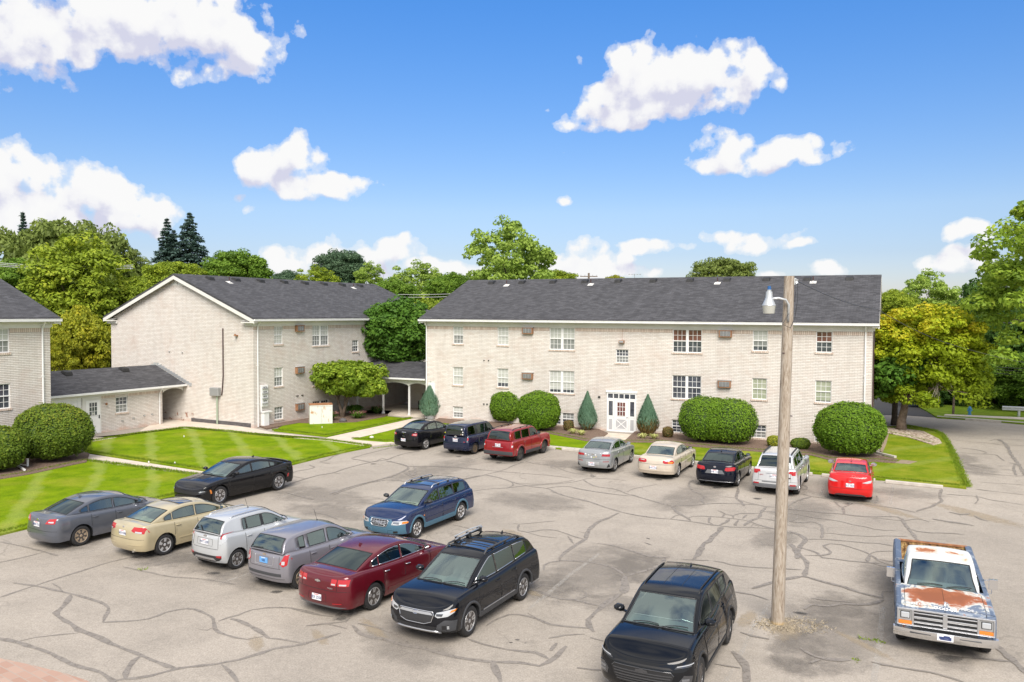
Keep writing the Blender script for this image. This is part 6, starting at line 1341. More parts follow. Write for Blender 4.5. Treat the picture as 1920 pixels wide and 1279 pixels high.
# 16 black sedan -----------------------------------------------------------------------------------------
S=sedan(4.48,1.775,1.46,2.65,.87,.325,cowl=1.12,hdr=.25,rhx=-1.0,rgx=-1.66,dz=1.06,tailz=1.02,bz=.99,paint=P_('paint_black_blue',(.004,.006,.014),.1,.2),gl='glass_mid',glr='glass_dark',rim='alloy',spokes=(5,.16),spw=.3,seat='seat_beige')
p=at_wheel(1382,911.5,26.5,'rr',S); c=Car(S,'parked_car','black compact sedan with wide red tail lamps left of the silver crossover','car',p,26.5)
tail(c,[(.42,.80),(.50,.77),(.82,.80),(.855,.86),(.82,.95),(.44,.92)]); gray_plate_recess(c,.64,.80,.42,'grey_cladding'); c.plate('rear',.73,0,txt='HMB 1163'); oval(c,'rear',.93,'chrome',.11,.06,'chrome'); rear_lines(c,.62); c.line('bumper_crease',[(-.8,.30),(.8,.30)],'-x','satin',.007,.004,n=20)
c.handles(); c.mirror_(); c.wipers(); c.antenna(x=-.88)
# 17 silver crossover ----------------------------------------------------------------------------------------
sv=P_('paint_silver_crossover',(.60,.61,.62),.35)
S=hatch(4.70,1.85,1.70,2.857,.93,.37,cowl=1.10,hz=1.10,nose=.92,hdr=.45,pk=-.2,rhx=-1.72,base=-2.15,bz=1.11,rbz=1.16,panes=[(.80,-.08),(-.17,-1.0),(-1.08,-1.66)],cf=.4,nf=2.7,cr=.24,nr=3.,paint=sv,gl='glass_dark',glf='glass_clear',glr='glass_dark',wtrim='satin',rim='alloy',spokes=(6,.14),spw=.3,seat='seat_grey',sill=.29,fz=.28,rz=.33,ra=.43,gtan=.27)
p=at_wheel(1495.5,926.5,26.5,'rr',S); c=Car(S,'parked_car','silver crossover behind the wooden light pole, left of the red car','car',p,26.5)
tail(c,[(.56,.98),(.66,.96),(.70,.90),(.90,.90),(.90,1.06),(.58,1.08)]); gray_plate_recess(c,.74,.90,.36,sv); c.plate('rear',.82,.0,txt='HXT 7750'); c.stick('chrome_bar',rect(-.32,.32,.915,.955),'-x','satin',.014,(8,1)); c.stick('step_pad',rect(-.5,.5,.565,.60),'-x','grey_cladding',.012,(10,1))
c.stick('bumper_cladding',[(-.88,.34),(.88,.34),(.88,.50),(-.88,.50)],'-x','grey_cladding',.012,(20,4)); tail(c,[(.62,.47),(.84,.47),(.84,.53),(.62,.53)],'dark_red_lens',off=.02,name='reflector'); tailgate_lines(c,.66,.62,1.1); rear_lines(c,.62)
put_text('badge_text','GMC',.07,MT['dark_red_lens'],c.T,(c.cast('-x',.52,.855)[0].x-.012,.52,.855),(PI/2,0,-PI/2),.004)
c.handles(MT['chrome']); c.mirror_(MT['satin'],sz=(.12,.22,.18)); c.wipers(); c.rails('trim_black',raised=.03,w=.06); arch(c,sv,.06,.01)
# 18 red small sedan ----------------------------------------------------------------------------------------
rr_=P_('paint_bright_red',(.58,.008,.008),.1)
S=sedan(4.41,1.722,1.475,2.49,.83,.315,cowl=1.0,hdr=.20,pk=-.35,rhx=-.98,rgx=-1.58,hz=.98,nose=.72,dz=1.10,tailz=1.06,bz=1.0,paint=rr_,gl='glass_mid',glr='glass_mid',rim='alloy',spokes=(7,0),spw=.3,seat='seat_black')
p=at_wheel(1632,936,24,'rr',S); c=Car(S,'parked_car','bright red small sedan with pale tail lamps, rightmost of the back row','car',p,24)
tail(c,[(.44,.82),(.62,.80),(.80,.83),(.81,.92),(.70,.91)],'clear_lens'); c.stick('plate_recess',[(-.28,.58),(.28,.58),(.24,.82),(-.24,.82)],'-x',rr_,.004,(8,3)); c.plate('rear',.70,.0,txt='GLZ 0632'); oval(c,'rear',.865,'chrome',.09,.04); rear_lines(c,.56)
c.stick('diffuser',[(-.60,.27),(.60,.27),(.48,.34),(-.48,.34)],'-x','cladding',.008,(14,2)); c.stick('deck_spoiler',[(-1.80,-.58),(-2.02,-.54),(-2.02,.54),(-1.80,.58)],'z',rr_,.012,(5,10)); c.handles(); c.mirror_(MT['chrome'],sz=(.12,.24,.16),x=.60); c.wipers(); c.antenna(False,x=-.9)
# 10 rusted pickup -------------------------------------------------------------------------------------------
def rusty(name,base,rust,lo,hi,scale,grey=(.5,.5,.48),rough=.55,patches=()):
    m,t,b=nt(name); p=objco(t); f=noise(t,scale,6,.62,p,.5); v=f
    for (x,y,rx_,ry_,k) in patches:
        sv_=N(t,'ShaderNodeVectorMath',operation='SUBTRACT'); L(t,p,sv_.inputs[0]); sv_.inputs[1].default_value=(x,y,0); ml=N(t,'ShaderNodeVectorMath',operation='MULTIPLY'); L(t,sv_.outputs[0],ml.inputs[0]); ml.inputs[1].default_value=(1/rx_,1/ry_,0); l=N(t,'ShaderNodeVectorMath',operation='LENGTH'); L(t,ml.outputs[0],l.inputs[0])
        v=math_(t,'ADD',v,math_(t,'MULTIPLY',math_(t,'SUBTRACT',1.,math_(t,'MINIMUM',l.outputs['Value'],1.)),k))
    col=ramp(t,v,[(lo-.06,base),(lo,grey),(lo+.03,grey),(hi,rust),(min(.99,hi+.2),tuple(c*.75 for c in rust))])
    L(t,col,b.inputs['Base Color']); b.inputs['Roughness'].default_value=rough; b.inputs['Specular IOR Level'].default_value=.3
    return m
tb=rusty('truck_blue',(.10,.135,.20),(.34,.13,.06),.60,.68,2.6,(.26,.30,.35)); 
th_=rusty('truck_hood',(.15,.185,.25),(.34,.115,.05),.57,.74,4.2,(.55,.56,.52),patches=[(1.72,.30,.75,.85,.50),(1.75,-.35,.70,.62,.50),(2.02,.62,.3,.3,-.28)])
tr_=rusty('truck_roof',(.58,.60,.60),(.40,.15,.06),.64,.76,3.6,(.60,.50,.40),patches=[(.05,-.30,.34,.42,.42),(.05,.34,.22,.32,.38)])
S=spec(5.62,2.0,1.78,3.33,.84,.37,[(2.505,1.00),(2.4,1.06),(1.2,1.12),(0,1.14),(-1.,1.14),(-3.115,1.14)],[(1.14,1.13),(.52,1.66),(.15,1.72),(-.58,1.67),(-.80,1.17)],
 panes=[(.72,-.46)],seams=[.98,-.52],rh=3,rg=(3.1,3.9),rc=.09,bow=.07,rbow=.1,gtan=.24,gin=.17,cf=.12,nf=3.5,cr=.08,nr=4.,sill=.36,fz=.45,rz=.45,ra=.45,zmid=.7,tumble=.35,front=[(.4,.02),(.6,0),(.9,.0),(1.06,.02)],rear=[(.4,.02),(.8,0),(1.1,0)],paint=tb,part_mats={'hood':th_,'body':tb},roof_mat=tr_,gl='glass_mid',glf='glass_clear',glr='glass_clear',wtrim='chrome',rim='metal_grey',spokes=(6,0),seat='seat_grey',bed=(-.92,-3.05),hood=(2.49,0),crown=.03,rs=.05,floor=.5,sh=.05,dashm='metal_grey',ws=(.08,.92),tw=.23)
p=at_wheel(1850,1221,204.5,'fl',S); c=Car(S,'pickup_truck','old blue pickup truck with a rusted orange bonnet and white roof at the right edge','pickup truck',p,204.5)
# bed
m,t,b=nt('bed_rust'); q=objco(t); L(t,ramp(t,noise(t,6,6,.75,q),[(.38,(.10,.05,.025)),(.5,(.34,.20,.08)),(.62,(.60,.48,.22))]),b.inputs['Base Color']); b.inputs['Roughness'].default_value=.9
y1=c.hw-.16
g=MB(); g.box(-2.99,-.98,-y1,y1,.60,.62); 
for k in range(11): y=-y1+.1+k*(2*y1-.2)/10; g.box(-2.99,-.98,y-.03,y+.03,.62,.64)
g.build('bed_floor',m,c.T)
g=MB(); 
for sg in (1,-1): g.box(-3.03,-.95,*sorted((sg*y1,sg*(y1+.012))),.62,1.12); g.box(-3.05,-.93,*sorted((sg*(y1-.03),sg*(c.hw-.055))),1.118,1.16)
g.box(-.96,-.93,-y1,y1,.62,1.15); g.build('bed_wall',tb,c.T)
g=MB(); g.box(-3.05,-3.015,-y1,y1,.60,1.12); 
for k in range(17): y=-y1+.08+k*(2*y1-.16)/16; g.box(-3.015,-2.985,y-.025,y+.025,.66,1.08)
g.build('tailgate',m,c.T)
g=MB(); g.box(-3.07,-2.99,-y1-.02,y1+.02,1.121,1.165); g.build('tailgate_rail',MT['rust_metal'],c.T)
g=MB(); g.box(-1.25,-1.0,.35,.75,.64,1.0); g.build('tool_box',simple('blue_tarp',(.01,.03,.35),.5),c.T,bevel=.03)
# front end: chrome grille
x=c.xF+.015
g=MB(); g.box(x-.05,x+.02,-.96,.96,.965,1.0); g.box(x-.05,x+.02,-.96,.96,.62,.645); g.box(x-.05,x+.02,-.96,-.93,.645,.965); g.box(x-.05,x+.02,.93,.96,.645,.965); g.box(x-.05,x+.015,-.66,-.62,.645,.965); g.box(x-.05,x+.015,.62,.66,.645,.965); g.box(x-.05,x+.022,-.045,.045,.66,.96); g.box(x-.05,x+.01,-.62,.62,.795,.845); g.box(x-.05,x+.012,-.62,.62,.70,.735); g.box(x-.05,x+.013,-.62,.62,.905,.93); go_=g.build('grille',MT['satin'],c.T,bevel=.006)
g=MB(); g.box(x-.05,x-.004,-.64,.64,.64,.965); g.box(x-.05,x-.006,-.64,.64,.50,.618); g.build('grille_opening',MT['black'],c.T)
for sg in (1,-1):
    a,b_=sorted((sg*.66,sg*.93))
    g=MB(); g.box(x-.05,x-.01,a,b_,.73,.965); hb=g.build('headlight_bezel',MT['metal_grey'],c.T)
    g=MB(); g.box(x-.02,x+.02,a+.045,b_-.045,.785,.92); g.build('headlight',MT['clear_lens'],hb,bevel=.02)
    g=MB(); g.box(x-.02,x+.006,a+.035,b_-.035,.775,.93); g.build('headlight_rim',MT['black'],hb,bevel=.02)
    g=MB(); g.box(x-.05,x+.016,a-.03*(sg<0)*0,b_,.648,.725); g.build('turn_signal',MT['amber_lens'],c.T,bevel=.006)
    g=MB(); g.box(-3.13,-3.09,*sorted((sg*.86,sg*.96)),.75,1.0); g.build('tail_light',MT['red_lens'],c.T)
g=MB()
n=16; v=[]
for k in range(n+1):
    y=-1.03+2.06*k/n; bx=c.xF+.14-.10*abs(y)**3
    v+=[(bx-.10,y,.58),(bx,y,.57),(bx+.012,y,.50),(bx-.005,y,.44),(bx-.03,y,.38),(bx-.12,y,.37)]
g.add(v,[(6*k+j,6*k+j+1,6*k+7+j,6*k+6+j) for k in range(n) for j in range(5)]+[tuple(range(6)),tuple(range(6*n,6*n+6))]); bp_=g.build('front_bumper',MT['chrome'],c.T,smooth=True); bp_.data.set_sharp_from_angle(angle=R_(30))
g=MB()
for sg in (1,-1): g.box(c.xF+.118,c.xF+.158,*sorted((sg*.28,sg*.70)),.505,.515)
g.build('bumper_slot',MT['black'],bp_)
g=MB(); g.box(c.xF+.155,c.xF+.17,-.16,.16,.43,.58); pl=g.build('number_plate',MT['plate_white'],c.T,bevel=.005)
g=MB(); 
for y,z,w,h_ in ((-.07,.50,.10,.05),(.03,.52,.12,.06),(.09,.49,.06,.07),(-.02,.47,.16,.03)): g.box(c.xF+.1705,c.xF+.173,y-w/2,y+w/2,z-h_/2,z+h_/2)
g.build('plate_graphic',MT['plate_text'],pl)
zt=c.cast('z',c.xF-.06,0)[0].z
def hoodtext(nm,s_,y,size,mat,x_,dep=.006): h=c.cast('z',x_,y); put_text(nm,s_,size,mat,c.T,(x_,y,h[0].z+.006),(R_(12),0,PI/2),dep)
put_text('badge_text','DODGE',.085,MT['chrome'],c.T,(c.xF-.07,0,c.cast('z',c.xF-.07,0)[0].z+.03),(R_(50),0,PI/2),.012,1.5)
WHT=simple('white_lettering',(.72,.72,.7),.7)
put_text('lettering','DEG',.11,WHT,c.T,(c.xF-.11,-.56,c.cast('z',c.xF-.11,-.56)[0].z+.012),(R_(20),0,PI/2),.004,1.1)
put_text('lettering','NOE',.11,WHT,c.T,(c.xF-.11,.44,c.cast('z',c.xF-.11,.44)[0].z+.012),(R_(20),0,PI/2),.004,1.1)
h=c.cast('z',c.xF-.2,0); g=MB(); g.tube([h[0],h[0]+Vector((-.02,0,.06)),h[0]+Vector((.05,0,.09)),h[0]+Vector((.08,.02,.06))],[.02,.018,.022,.006],7); g.tube([h[0]+Vector((.02,0,.08)),h[0]+Vector((-.02,.05,.07)),h[0]+Vector((.03,.07,.04))],.009,5); g.build('bonnet_ornament',MT['chrome'],c.T)
c.line('panel_gap',[(c.xF-.02,.0),(1.25,0)],'z','seam',.004,.0,n=14); c.line('panel_gap',[(c.xF-.05,.80),(1.2,.80)],'z','seam',.006,.0,n=14,mirror=True)
c.handles(MT['chrome']); c.wipers()
for sg in (1,-1):
    y=c.hw-.10; g=MB(); g.tube([(.78,sg*(y-.02),1.02),(.80,sg*(y+.16),1.06),(.80,sg*(y+.19),1.42)],.012,7); g.tube([(.62,sg*(y-.03),1.30),(.80,sg*(y+.19),1.38)],.010,7); g.box(.77,.83,*sorted((sg*(y+.10),sg*(y+.28))),1.16,1.40); mo=g.build('mirror',MT['chrome'],c.T,bevel=.008)
# ------------------------------------------------------------------ vegetation
def leafmat(name,c1,c2,c3=None,trans=.38):
    m=bpy.data.materials.new(name); m.use_nodes=True; t=m.node_tree; b=t.nodes['Principled BSDF']; at=N(t,'ShaderNodeAttribute',attribute_name='tone')
    st=[(.0,c1),(.6,c2),(1.,c3 or tuple(min(1,c*1.25) for c in c2))]
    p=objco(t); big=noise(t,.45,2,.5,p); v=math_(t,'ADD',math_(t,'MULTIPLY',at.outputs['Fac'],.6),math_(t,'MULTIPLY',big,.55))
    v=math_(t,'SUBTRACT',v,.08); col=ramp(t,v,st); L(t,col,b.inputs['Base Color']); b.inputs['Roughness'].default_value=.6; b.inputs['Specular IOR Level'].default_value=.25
    tl=N(t,'ShaderNodeBsdfTranslucent'); L(t,col,tl.inputs[0]); mx=N(t,'ShaderNodeMixShader'); mx.inputs[0].default_value=trans; L(t,b.outputs[0],mx.inputs[1]); L(t,tl.outputs[0],mx.inputs[2]); L(t,mx.outputs[0],t.nodes['Material Output'].inputs[0]); MT[name]=m; return m
leafmat('leaf_green',(0.056,0.115,0.015),(0.176,0.305,0.033),(0.315,0.444,0.065)); leafmat('leaf_yellowgreen',(0.102,0.157,0.015),(0.296,0.389,0.033),(0.555,0.592,0.056)); leafmat('leaf_yellow',(.12,.17,.012),(.34,.36,.025),(.58,.50,.035)); leafmat('leaf_dark',(0.022,0.056,0.013),(0.074,0.157,0.026),(0.157,0.259,0.037))
leafmat('leaf_olive',(0.083,0.120,0.028),(0.222,0.287,0.065),(0.370,0.426,0.111)); leafmat('leaf_light',(0.111,0.185,0.028),(0.315,0.444,0.074),(0.536,0.629,0.148)); leafmat('leaf_blue',(0.033,0.074,0.041),(0.102,0.176,0.093),(0.204,0.278,0.167)); leafmat('leaf_spruce',(0.030,0.063,0.052),(0.102,0.167,0.139),(0.241,0.296,0.241),.1)
leafmat('leaf_magnolia',(0.074,0.139,0.011),(0.241,0.352,0.030),(0.463,0.536,0.056)); leafmat('leaf_porch',(0.033,0.093,0.011),(0.102,0.222,0.026),(0.241,0.389,0.056)); leafmat('leaf_box',(0.053,0.128,0.009),(0.180,0.315,0.021),(0.300,0.435,0.038)); leafmat('leaf_box_dark',(0.053,0.105,0.012),(0.165,0.247,0.024),(0.390,0.375,0.045))
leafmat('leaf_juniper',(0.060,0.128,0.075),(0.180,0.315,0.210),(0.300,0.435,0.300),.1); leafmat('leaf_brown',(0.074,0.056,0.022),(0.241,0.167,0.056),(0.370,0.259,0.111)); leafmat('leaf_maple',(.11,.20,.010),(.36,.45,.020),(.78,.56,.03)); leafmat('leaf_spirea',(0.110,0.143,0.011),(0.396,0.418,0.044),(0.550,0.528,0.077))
leafmat('leaf_hosta',(0.275,0.330,0.088),(0.605,0.605,0.242),(0.750,0.715,0.385)); leafmat('petal_pink',(0.275,0.088,0.099),(0.550,0.275,0.275),(0.682,0.418,0.363)); leafmat('leaf_big',(0.093,0.167,0.019),(0.278,0.407,0.041),(0.500,0.555,0.074))
mottled('bark',(.09,.065,.045),(.22,.17,.13),5,.95,.02); mottled('bark_dark',(.035,.028,.022),(.10,.08,.06),5,.95,.02); mottled('bark_pale',(.25,.21,.16),(.42,.37,.30),4,.9,.02)
def leaf_obj(name,C_,Nn,size,mat,parent=None,asp=1.7,tone=None,seed=0,jit=.35):
    g=np.random.default_rng(seed); n=len(C_); 
    Nn=Nn/np.maximum(np.linalg.norm(Nn,axis=1,keepdims=True),1e-6); a=g.normal(size=(n,3)); a-=Nn*np.sum(a*Nn,axis=1,keepdims=True); a/=np.maximum(np.linalg.norm(a,axis=1,keepdims=True),1e-6); b=np.cross(Nn,a)
    s=size*(1+g.uniform(-jit,jit,(n,1))); l=a*s*asp/2; w=b*s/2; V=np.empty((n,4,3)); V[:,0]=C_-l; V[:,1]=C_+w-l*.1; V[:,2]=C_+l; V[:,3]=C_-w-l*.1
    me=bpy.data.meshes.new(name); me.vertices.add(4*n); me.vertices.foreach_set('co',V.reshape(-1).astype(np.float32)); me.loops.add(4*n); me.loops.foreach_set('vertex_index',np.arange(4*n,dtype=np.int32)); me.polygons.add(n); me.polygons.foreach_set('loop_start',np.arange(0,4*n,4,dtype=np.int32)); me.polygons.foreach_set('loop_total',np.full(n,4,dtype=np.int32))
    tn=g.uniform(0,1,n) if tone is None else tone; at=me.attributes.new('tone','FLOAT','POINT'); at.data.foreach_set('value',np.repeat(tn,4).astype(np.float32)); me.materials.append(mat if not isinstance(mat,str) else MT[mat]); me.update(calc_edges=True)
    o=bpy.data.objects.new(name,me); COL.objects.link(o); 
    if parent: o.parent=parent
    return o
def crown_pts(R,ncl,rc,nl,seed,low=-.75,flat=.62,rough=.22,gaps=0,clz=None):
    """clumped foliage: returns leaf centres, normals, tones, clump centres (crown centred on the origin)"""
    g=np.random.default_rng(seed); R=np.array(R,float); K=[]
    ph=g.uniform(0,6.28,(6,)); 
    while len(K)<ncl:
        d=g.normal(size=3); d/=np.linalg.norm(d)
        if d[2]<low: continue
        lump=1+rough*(math.sin(3*d[0]+ph[0])+math.sin(4*d[1]+ph[1])+math.sin(5*d[2]+ph[2])+math.sin(7*d[0]*d[1]+ph[3]))/2.4
        r=(g.uniform(.30,1.)**.55)*lump; K.append(d*r*(R-rc*.5))
    K=np.array(K); C=[];Nn=[];T=[]
    for c in K:
        m=int(nl*g.uniform(.6,1.4)); rr=rc*g.uniform(.65,1.25); d=g.normal(size=(m,3)); d/=np.linalg.norm(d,axis=1,keepdims=True); rad=g.uniform(.45,1.,(m,1))**.5
        p=d*rad*rr*np.array([1,1,flat]); p[:,2]-=.18*rr*(np.hypot(p[:,0],p[:,1])/rr)**2
        C.append(c+p); q=d*.7+np.array([0,0,.55])+g.normal(size=(m,3))*.45; Nn.append(q); T.append(np.clip(g.uniform(0,1)*.45+g.uniform(0,.65,m),0,1))
    return np.concatenate(C),np.concatenate(Nn),np.concatenate(T),K
def wood(T_,h,K,r0,seed,mat='bark',nb=9,lean=(0,0),fork=.45,crz=None,parent=None):
    g=random.Random(seed); mb=MB(); top=Vector((lean[0],lean[1],h)); f=top*fork; f.z=h*fork
    mb.tube([(0,0,-.1),(0,0,.12*h),f*.7+Vector((g.uniform(-.1,.1),g.uniform(-.1,.1),f.z*.0)),f],[r0*1.35,r0,r0*.85,r0*.75],9)
    ks=sorted(K,key=lambda k:g.random())[:nb]
    for k in ks:
        k=Vector(k); m1=f.lerp(k,.4)+Vector((0,0,g.uniform(.0,.12)*h)); m2=f.lerp(k,.75)+Vector((g.uniform(-.3,.3),g.uniform(-.3,.3),g.uniform(0,.3)))
        mb.tube([f-Vector((0,0,r0)),m1,m2,k],[r0*.55,r0*.34,r0*.18,r0*.06],6)
    return mb.build('trunk',MT[mat],parent or T_,smooth=True)
VAR={}
def variant(key,R,ncl,rc,nl,size,seed,**k):
    C_,N_,T_,K=crown_pts(R,ncl,rc,nl,seed,**k); o=leaf_obj('crown',C_,N_,size,'leaf_green',tone=T_,seed=seed); VAR[key]=(o.data,K,R); bpy.data.objects.remove(o)
variant('broad',(5,5,4.2),320,.95,120,.19,1,rough=.25); variant('tall',(4,4,5.4),300,.85,120,.185,2,rough=.25); variant('airy',(5,5,4.6),170,.80,100,.19,3,rough=.34,flat=.5); variant('dense',(4.5,4.5,4),320,.9,140,.18,4,rough=.14); variant('spread',(6,6,3.6),290,1.0,120,.20,5,rough=.28,flat=.5)
TN=[0]
def set_mat(o,m):
    o.material_slots[0].link='OBJECT'; o.material_slots[0].material=MT[m]
def tree(px,top,wpx,d,mat,var,label,bark='bark',zb=None,kind='tree',rot=None,group='trees beyond the buildings',hs=1.):
    X,Y,zt=AT(px,top,d); me,K,R=VAR[var]; r=wpx/2*d/F; s=r/R[0]; h=2*R[2]*s*hs
    if zb is None: zb=max(.8,zt-h)
    sz=(zt-zb)/(2*R[2]); zc=(zt+zb)/2; TN[0]+=1; T=thing('tree',label,kind,(X,Y,-.1),0,group); a=rot if rot is not None else TN[0]*1.9
    o=bpy.data.objects.new('crown',me); COL.objects.link(o); o.parent=T; o.location=(0,0,zc+.1); o.scale=(s,s,sz); o.rotation_euler=(0,0,a); set_mat(o,mat)
    ca,sa=math.cos(a),math.sin(a); KK=[((k[0]*ca-k[1]*sa)*s,(k[0]*sa+k[1]*ca)*s,k[2]*sz+zc) for k in K]
    wood(T,zc,KK,max(.14,r*.055),TN[0],bark,10,fork=.62 if zb>1.5 else .5); return T
tree(118,404,262,88,'leaf_olive','spread','huge olive green tree rising over the left trees','bark_dark',hs=1.5)
tree(24,476,150,76,'leaf_green','broad','mid green tree at the left photo edge above the left roof','bark_dark')
tree(150,447,185,72,'leaf_yellowgreen','tall','yellow green maple in front of the huge olive tree')
tree(155,562,150,65,'leaf_yellow','broad','low golden tree over the garage wing, beside the gable wall','bark',zb=.8)
tree(108,600,90,60,'leaf_yellow','airy','thin golden tree close to the left building corner','bark',zb=1.0)
tree(238,462,95,92,'leaf_olive','airy','pale olive tree between the maple and the two spruces')
tree(262,512,120,76,'leaf_yellowgreen','broad','bushy green tree directly left of the gable peak')
tree(330,488,140,84,'leaf_yellowgreen','spread','light green tree behind the gable peak, under the spruces')
tree(447,461,128,88,'leaf_green','dense','round green tree behind the ridge, right of the spruces')
tree(545,502,84,120,'leaf_blue','broad','small grey green tree far behind the middle roof')
tree(640,461,105,110,'leaf_blue','dense','rounded blue green tree above the middle roof')
tree(600,500,90,96,'leaf_yellowgreen','airy','feathery yellow green tree left below the blue green one')
tree(690,492,66,98,'leaf_light','airy','slim light tree right of the rounded blue green one')
tree(735,515,90,92,'leaf_green','broad','green tree over the right end of the middle roof')
tree(795,492,120,104,'leaf_light','airy','tall light green tree in the gap between the two big roofs')
tree(852,505,90,98,'leaf_green','broad','bushy green tree by the left end of the long roof')
tree(795,548,150,84,'leaf_yellowgreen','dense','bright green tree low in the gap between the roofs',zb=1)
tree(962,413,190,92,'leaf_light','airy','tall airy tree with open crown above the long roof','bark_dark',hs=1.15)
tree(1040,505,100,108,'leaf_yellowgreen','spread','low light green tree right of the tall airy tree')
tree(900,512,70,100,'leaf_green','broad','low green tree left under the tall airy tree')
tree(1152,513,46,112,'leaf_yellow','broad','tiny yellow tree top just above the long roof')
tree(1356,482,140,106,'leaf_olive','spread','spreading green tree above the right part of the long roof')
tree(1680,538,80,72,'leaf_yellowgreen','broad','yellow green tree right behind the end of the long roof')
tree(1745,508,130,88,'leaf_light','airy','pale feathery tree behind the golden tree')
tree(1810,545,120,82,'leaf_green','broad','mid green tree right of the pale feathery one',zb=1)
tree(1862,520,130,74,'leaf_dark','tall','dark green tree under the big right hand tree','bark_dark',zb=1)
tree(1925,545,130,68,'leaf_dark','broad','dark green tree at the right photo edge','bark_dark',zb=1)
tree(1930,655,150,64,'leaf_green','dense','low green tree over the guardrail','bark_dark',zb=.6)
tree(1850,640,110,68,'leaf_green','broad','low green tree behind the golden tree, left of the guardrail','bark_dark',zb=.6)
far=[(-60,500),(60,530),(180,520),(300,530),(420,540),(520,535),(600,540),(700,530),(770,540),(880,535),(980,545),(1600,560),(1690,552),(1780,548),(1880,545),(1980,530)]
for i,(px,top) in enumerate(far):
    tree(px,top,150,135+7*(i%3),['leaf_green','leaf_olive','leaf_blue'][i%3],['broad','dense','tall'][i%3],'distant %s tree in the far row beyond the buildings'%['green','olive','grey green'][i%3],group='far row of trees, %s ones'%['green','olive','grey green'][i%3])
# big tree at the right edge
C_,N_,T_,K=crown_pts((6.6,6.4,5.8),190,.95,190,21,rough=.36,flat=.5,low=-.6); T=thing('tree','big bright green tree reaching in from the right photo edge','tree',(34.6,50,-.05)); o=leaf_obj('crown',C_,N_,.17,'leaf_big',T,tone=T_,seed=5); o.location=(0,0,9.6)
wood(T,9.6,[k+np.array([0,0,9.6]) for k in K if k[0]<2],.36,5,'bark',14,fork=.55)
# golden tree at the corner lawn
gx,gy_=G(1690,808); C_,N_,T_,K=crown_pts((4.3,4.2,3.5),330,.75,210,33,rough=.26,flat=.62,low=-.8); off=np.array([2.2,.6,4.75])
T=thing('tree','golden and green leaved tree on the gravel bed beside the long building','tree',(gx,gy_,.1)); 
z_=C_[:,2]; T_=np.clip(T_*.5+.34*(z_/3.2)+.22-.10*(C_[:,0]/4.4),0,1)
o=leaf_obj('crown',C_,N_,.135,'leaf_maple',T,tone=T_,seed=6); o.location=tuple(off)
C2,N2,T2,K2=crown_pts((2.4,2.2,2.4),80,.8,120,34,rough=.2,flat=.5); o=leaf_obj('lower_crown',C2,N2,.18,'leaf_porch',T,tone=T2,seed=7); o.location=(-.2,.3,3.7)
wood(T,5.,[k+off for k in K],.27,6,'bark',12,lean=(.6,.2),fork=.38)
mb=MB(); g=random.Random(4)
for i in range(26):
    a=Vector((1.6,-1.2,3.6)); b=a+Vector((g.uniform(-1.3,1.7),g.uniform(-2.0,-.6),g.uniform(-1.6,1.0))); m_=a.lerp(b,.5)+Vector((g.uniform(-.3,.3),0,g.uniform(-.1,.5))); mb.tube([a,m_,b],[.025,.016,.006],5)
mb.build('bare_twigs',MT['bark_pale'],T)
x,y=G(1677,797); T=thing('tree','slim dark trunked tree behind the golden tree','tree',(x,y,.0)); C_,N_,T_,K=crown_pts((1.9,1.9,2.4),70,.8,110,35); o=leaf_obj('crown',C_,N_,.18,'leaf_dark',T,tone=T_,seed=8); o.location=(0,0,5.2); wood(T,5.2,[k+np.array([0,0,5.2]) for k in K],.2,9,'bark_dark',7,fork=.5)
# umbrella shaped tree by the middle building
x,y=G(641,784); C_,N_,T_,K=crown_pts((2.7,2.4,1.5),200,.50,160,41,rough=.26,flat=.7,low=-.95); T=thing('tree','flat topped ornamental tree with forked trunk in the porch bed','tree',(x,y,.08))
o=leaf_obj('crown',C_,N_,.135,'leaf_magnolia',T,tone=T_,seed=9); o.location=(.15,.2,2.9)
C2,N2,T2,K2=crown_pts((1.25,1.2,1.0),60,.42,130,42,rough=.15,flat=.6); o=leaf_obj('side_crown',C2,N2,.13,'leaf_magnolia',T,tone=T2,seed=10); o.location=(2.0,-.4,2.15)
mb=MB()
for P,rr in (([(0,0,-.1),(-.06,0,.5),(-.25,0,1.1),(-.42,.1,1.8),(-.9,.2,2.6)],[.16,.11,.08,.07,.04]),([(.05,0,-.1),(.18,0,.6),(.42,.05,1.3),(.9,0,1.9),(1.7,-.1,2.5)],[.15,.11,.09,.07,.04]),([(.2,0,.8),(.25,.1,1.6),(.1,.2,2.7)],[.09,.07,.04]),([(.42,.05,1.3),(.7,.5,2.1),(.8,.8,2.8)],[.07,.05,.03]),([(-.25,0,1.1),(-.2,.4,1.9),(-.4,.7,2.7)],[.06,.05,.03]),([(.9,0,1.9),(1.5,-.3,2.1),(2.1,-.4,2.3)],[.05,.04,.02])): mb.tube(P,rr,8)
mb.build('trunk',MT['bark'],T,smooth=True)
# dark tree behind the porch
x,y,_=AT(779,600,67.6); C_,N_,T_,K=crown_pts((3.0,3.1,2.75),230,.72,160,51,rough=.16,flat=.6,low=-.95); T=thing('tree','dense dark green tree behind the porch between the two buildings','tree',(x,y,0)); o=leaf_obj('crown',C_,N_,.16,'leaf_porch',T,tone=T_,seed=11); o.location=(-1.15,-3.4,6.1); wood(T,5.4,[k+np.array([-1.15,-3.4,6.1]) for k in K],.25,12,'bark_dark',8)
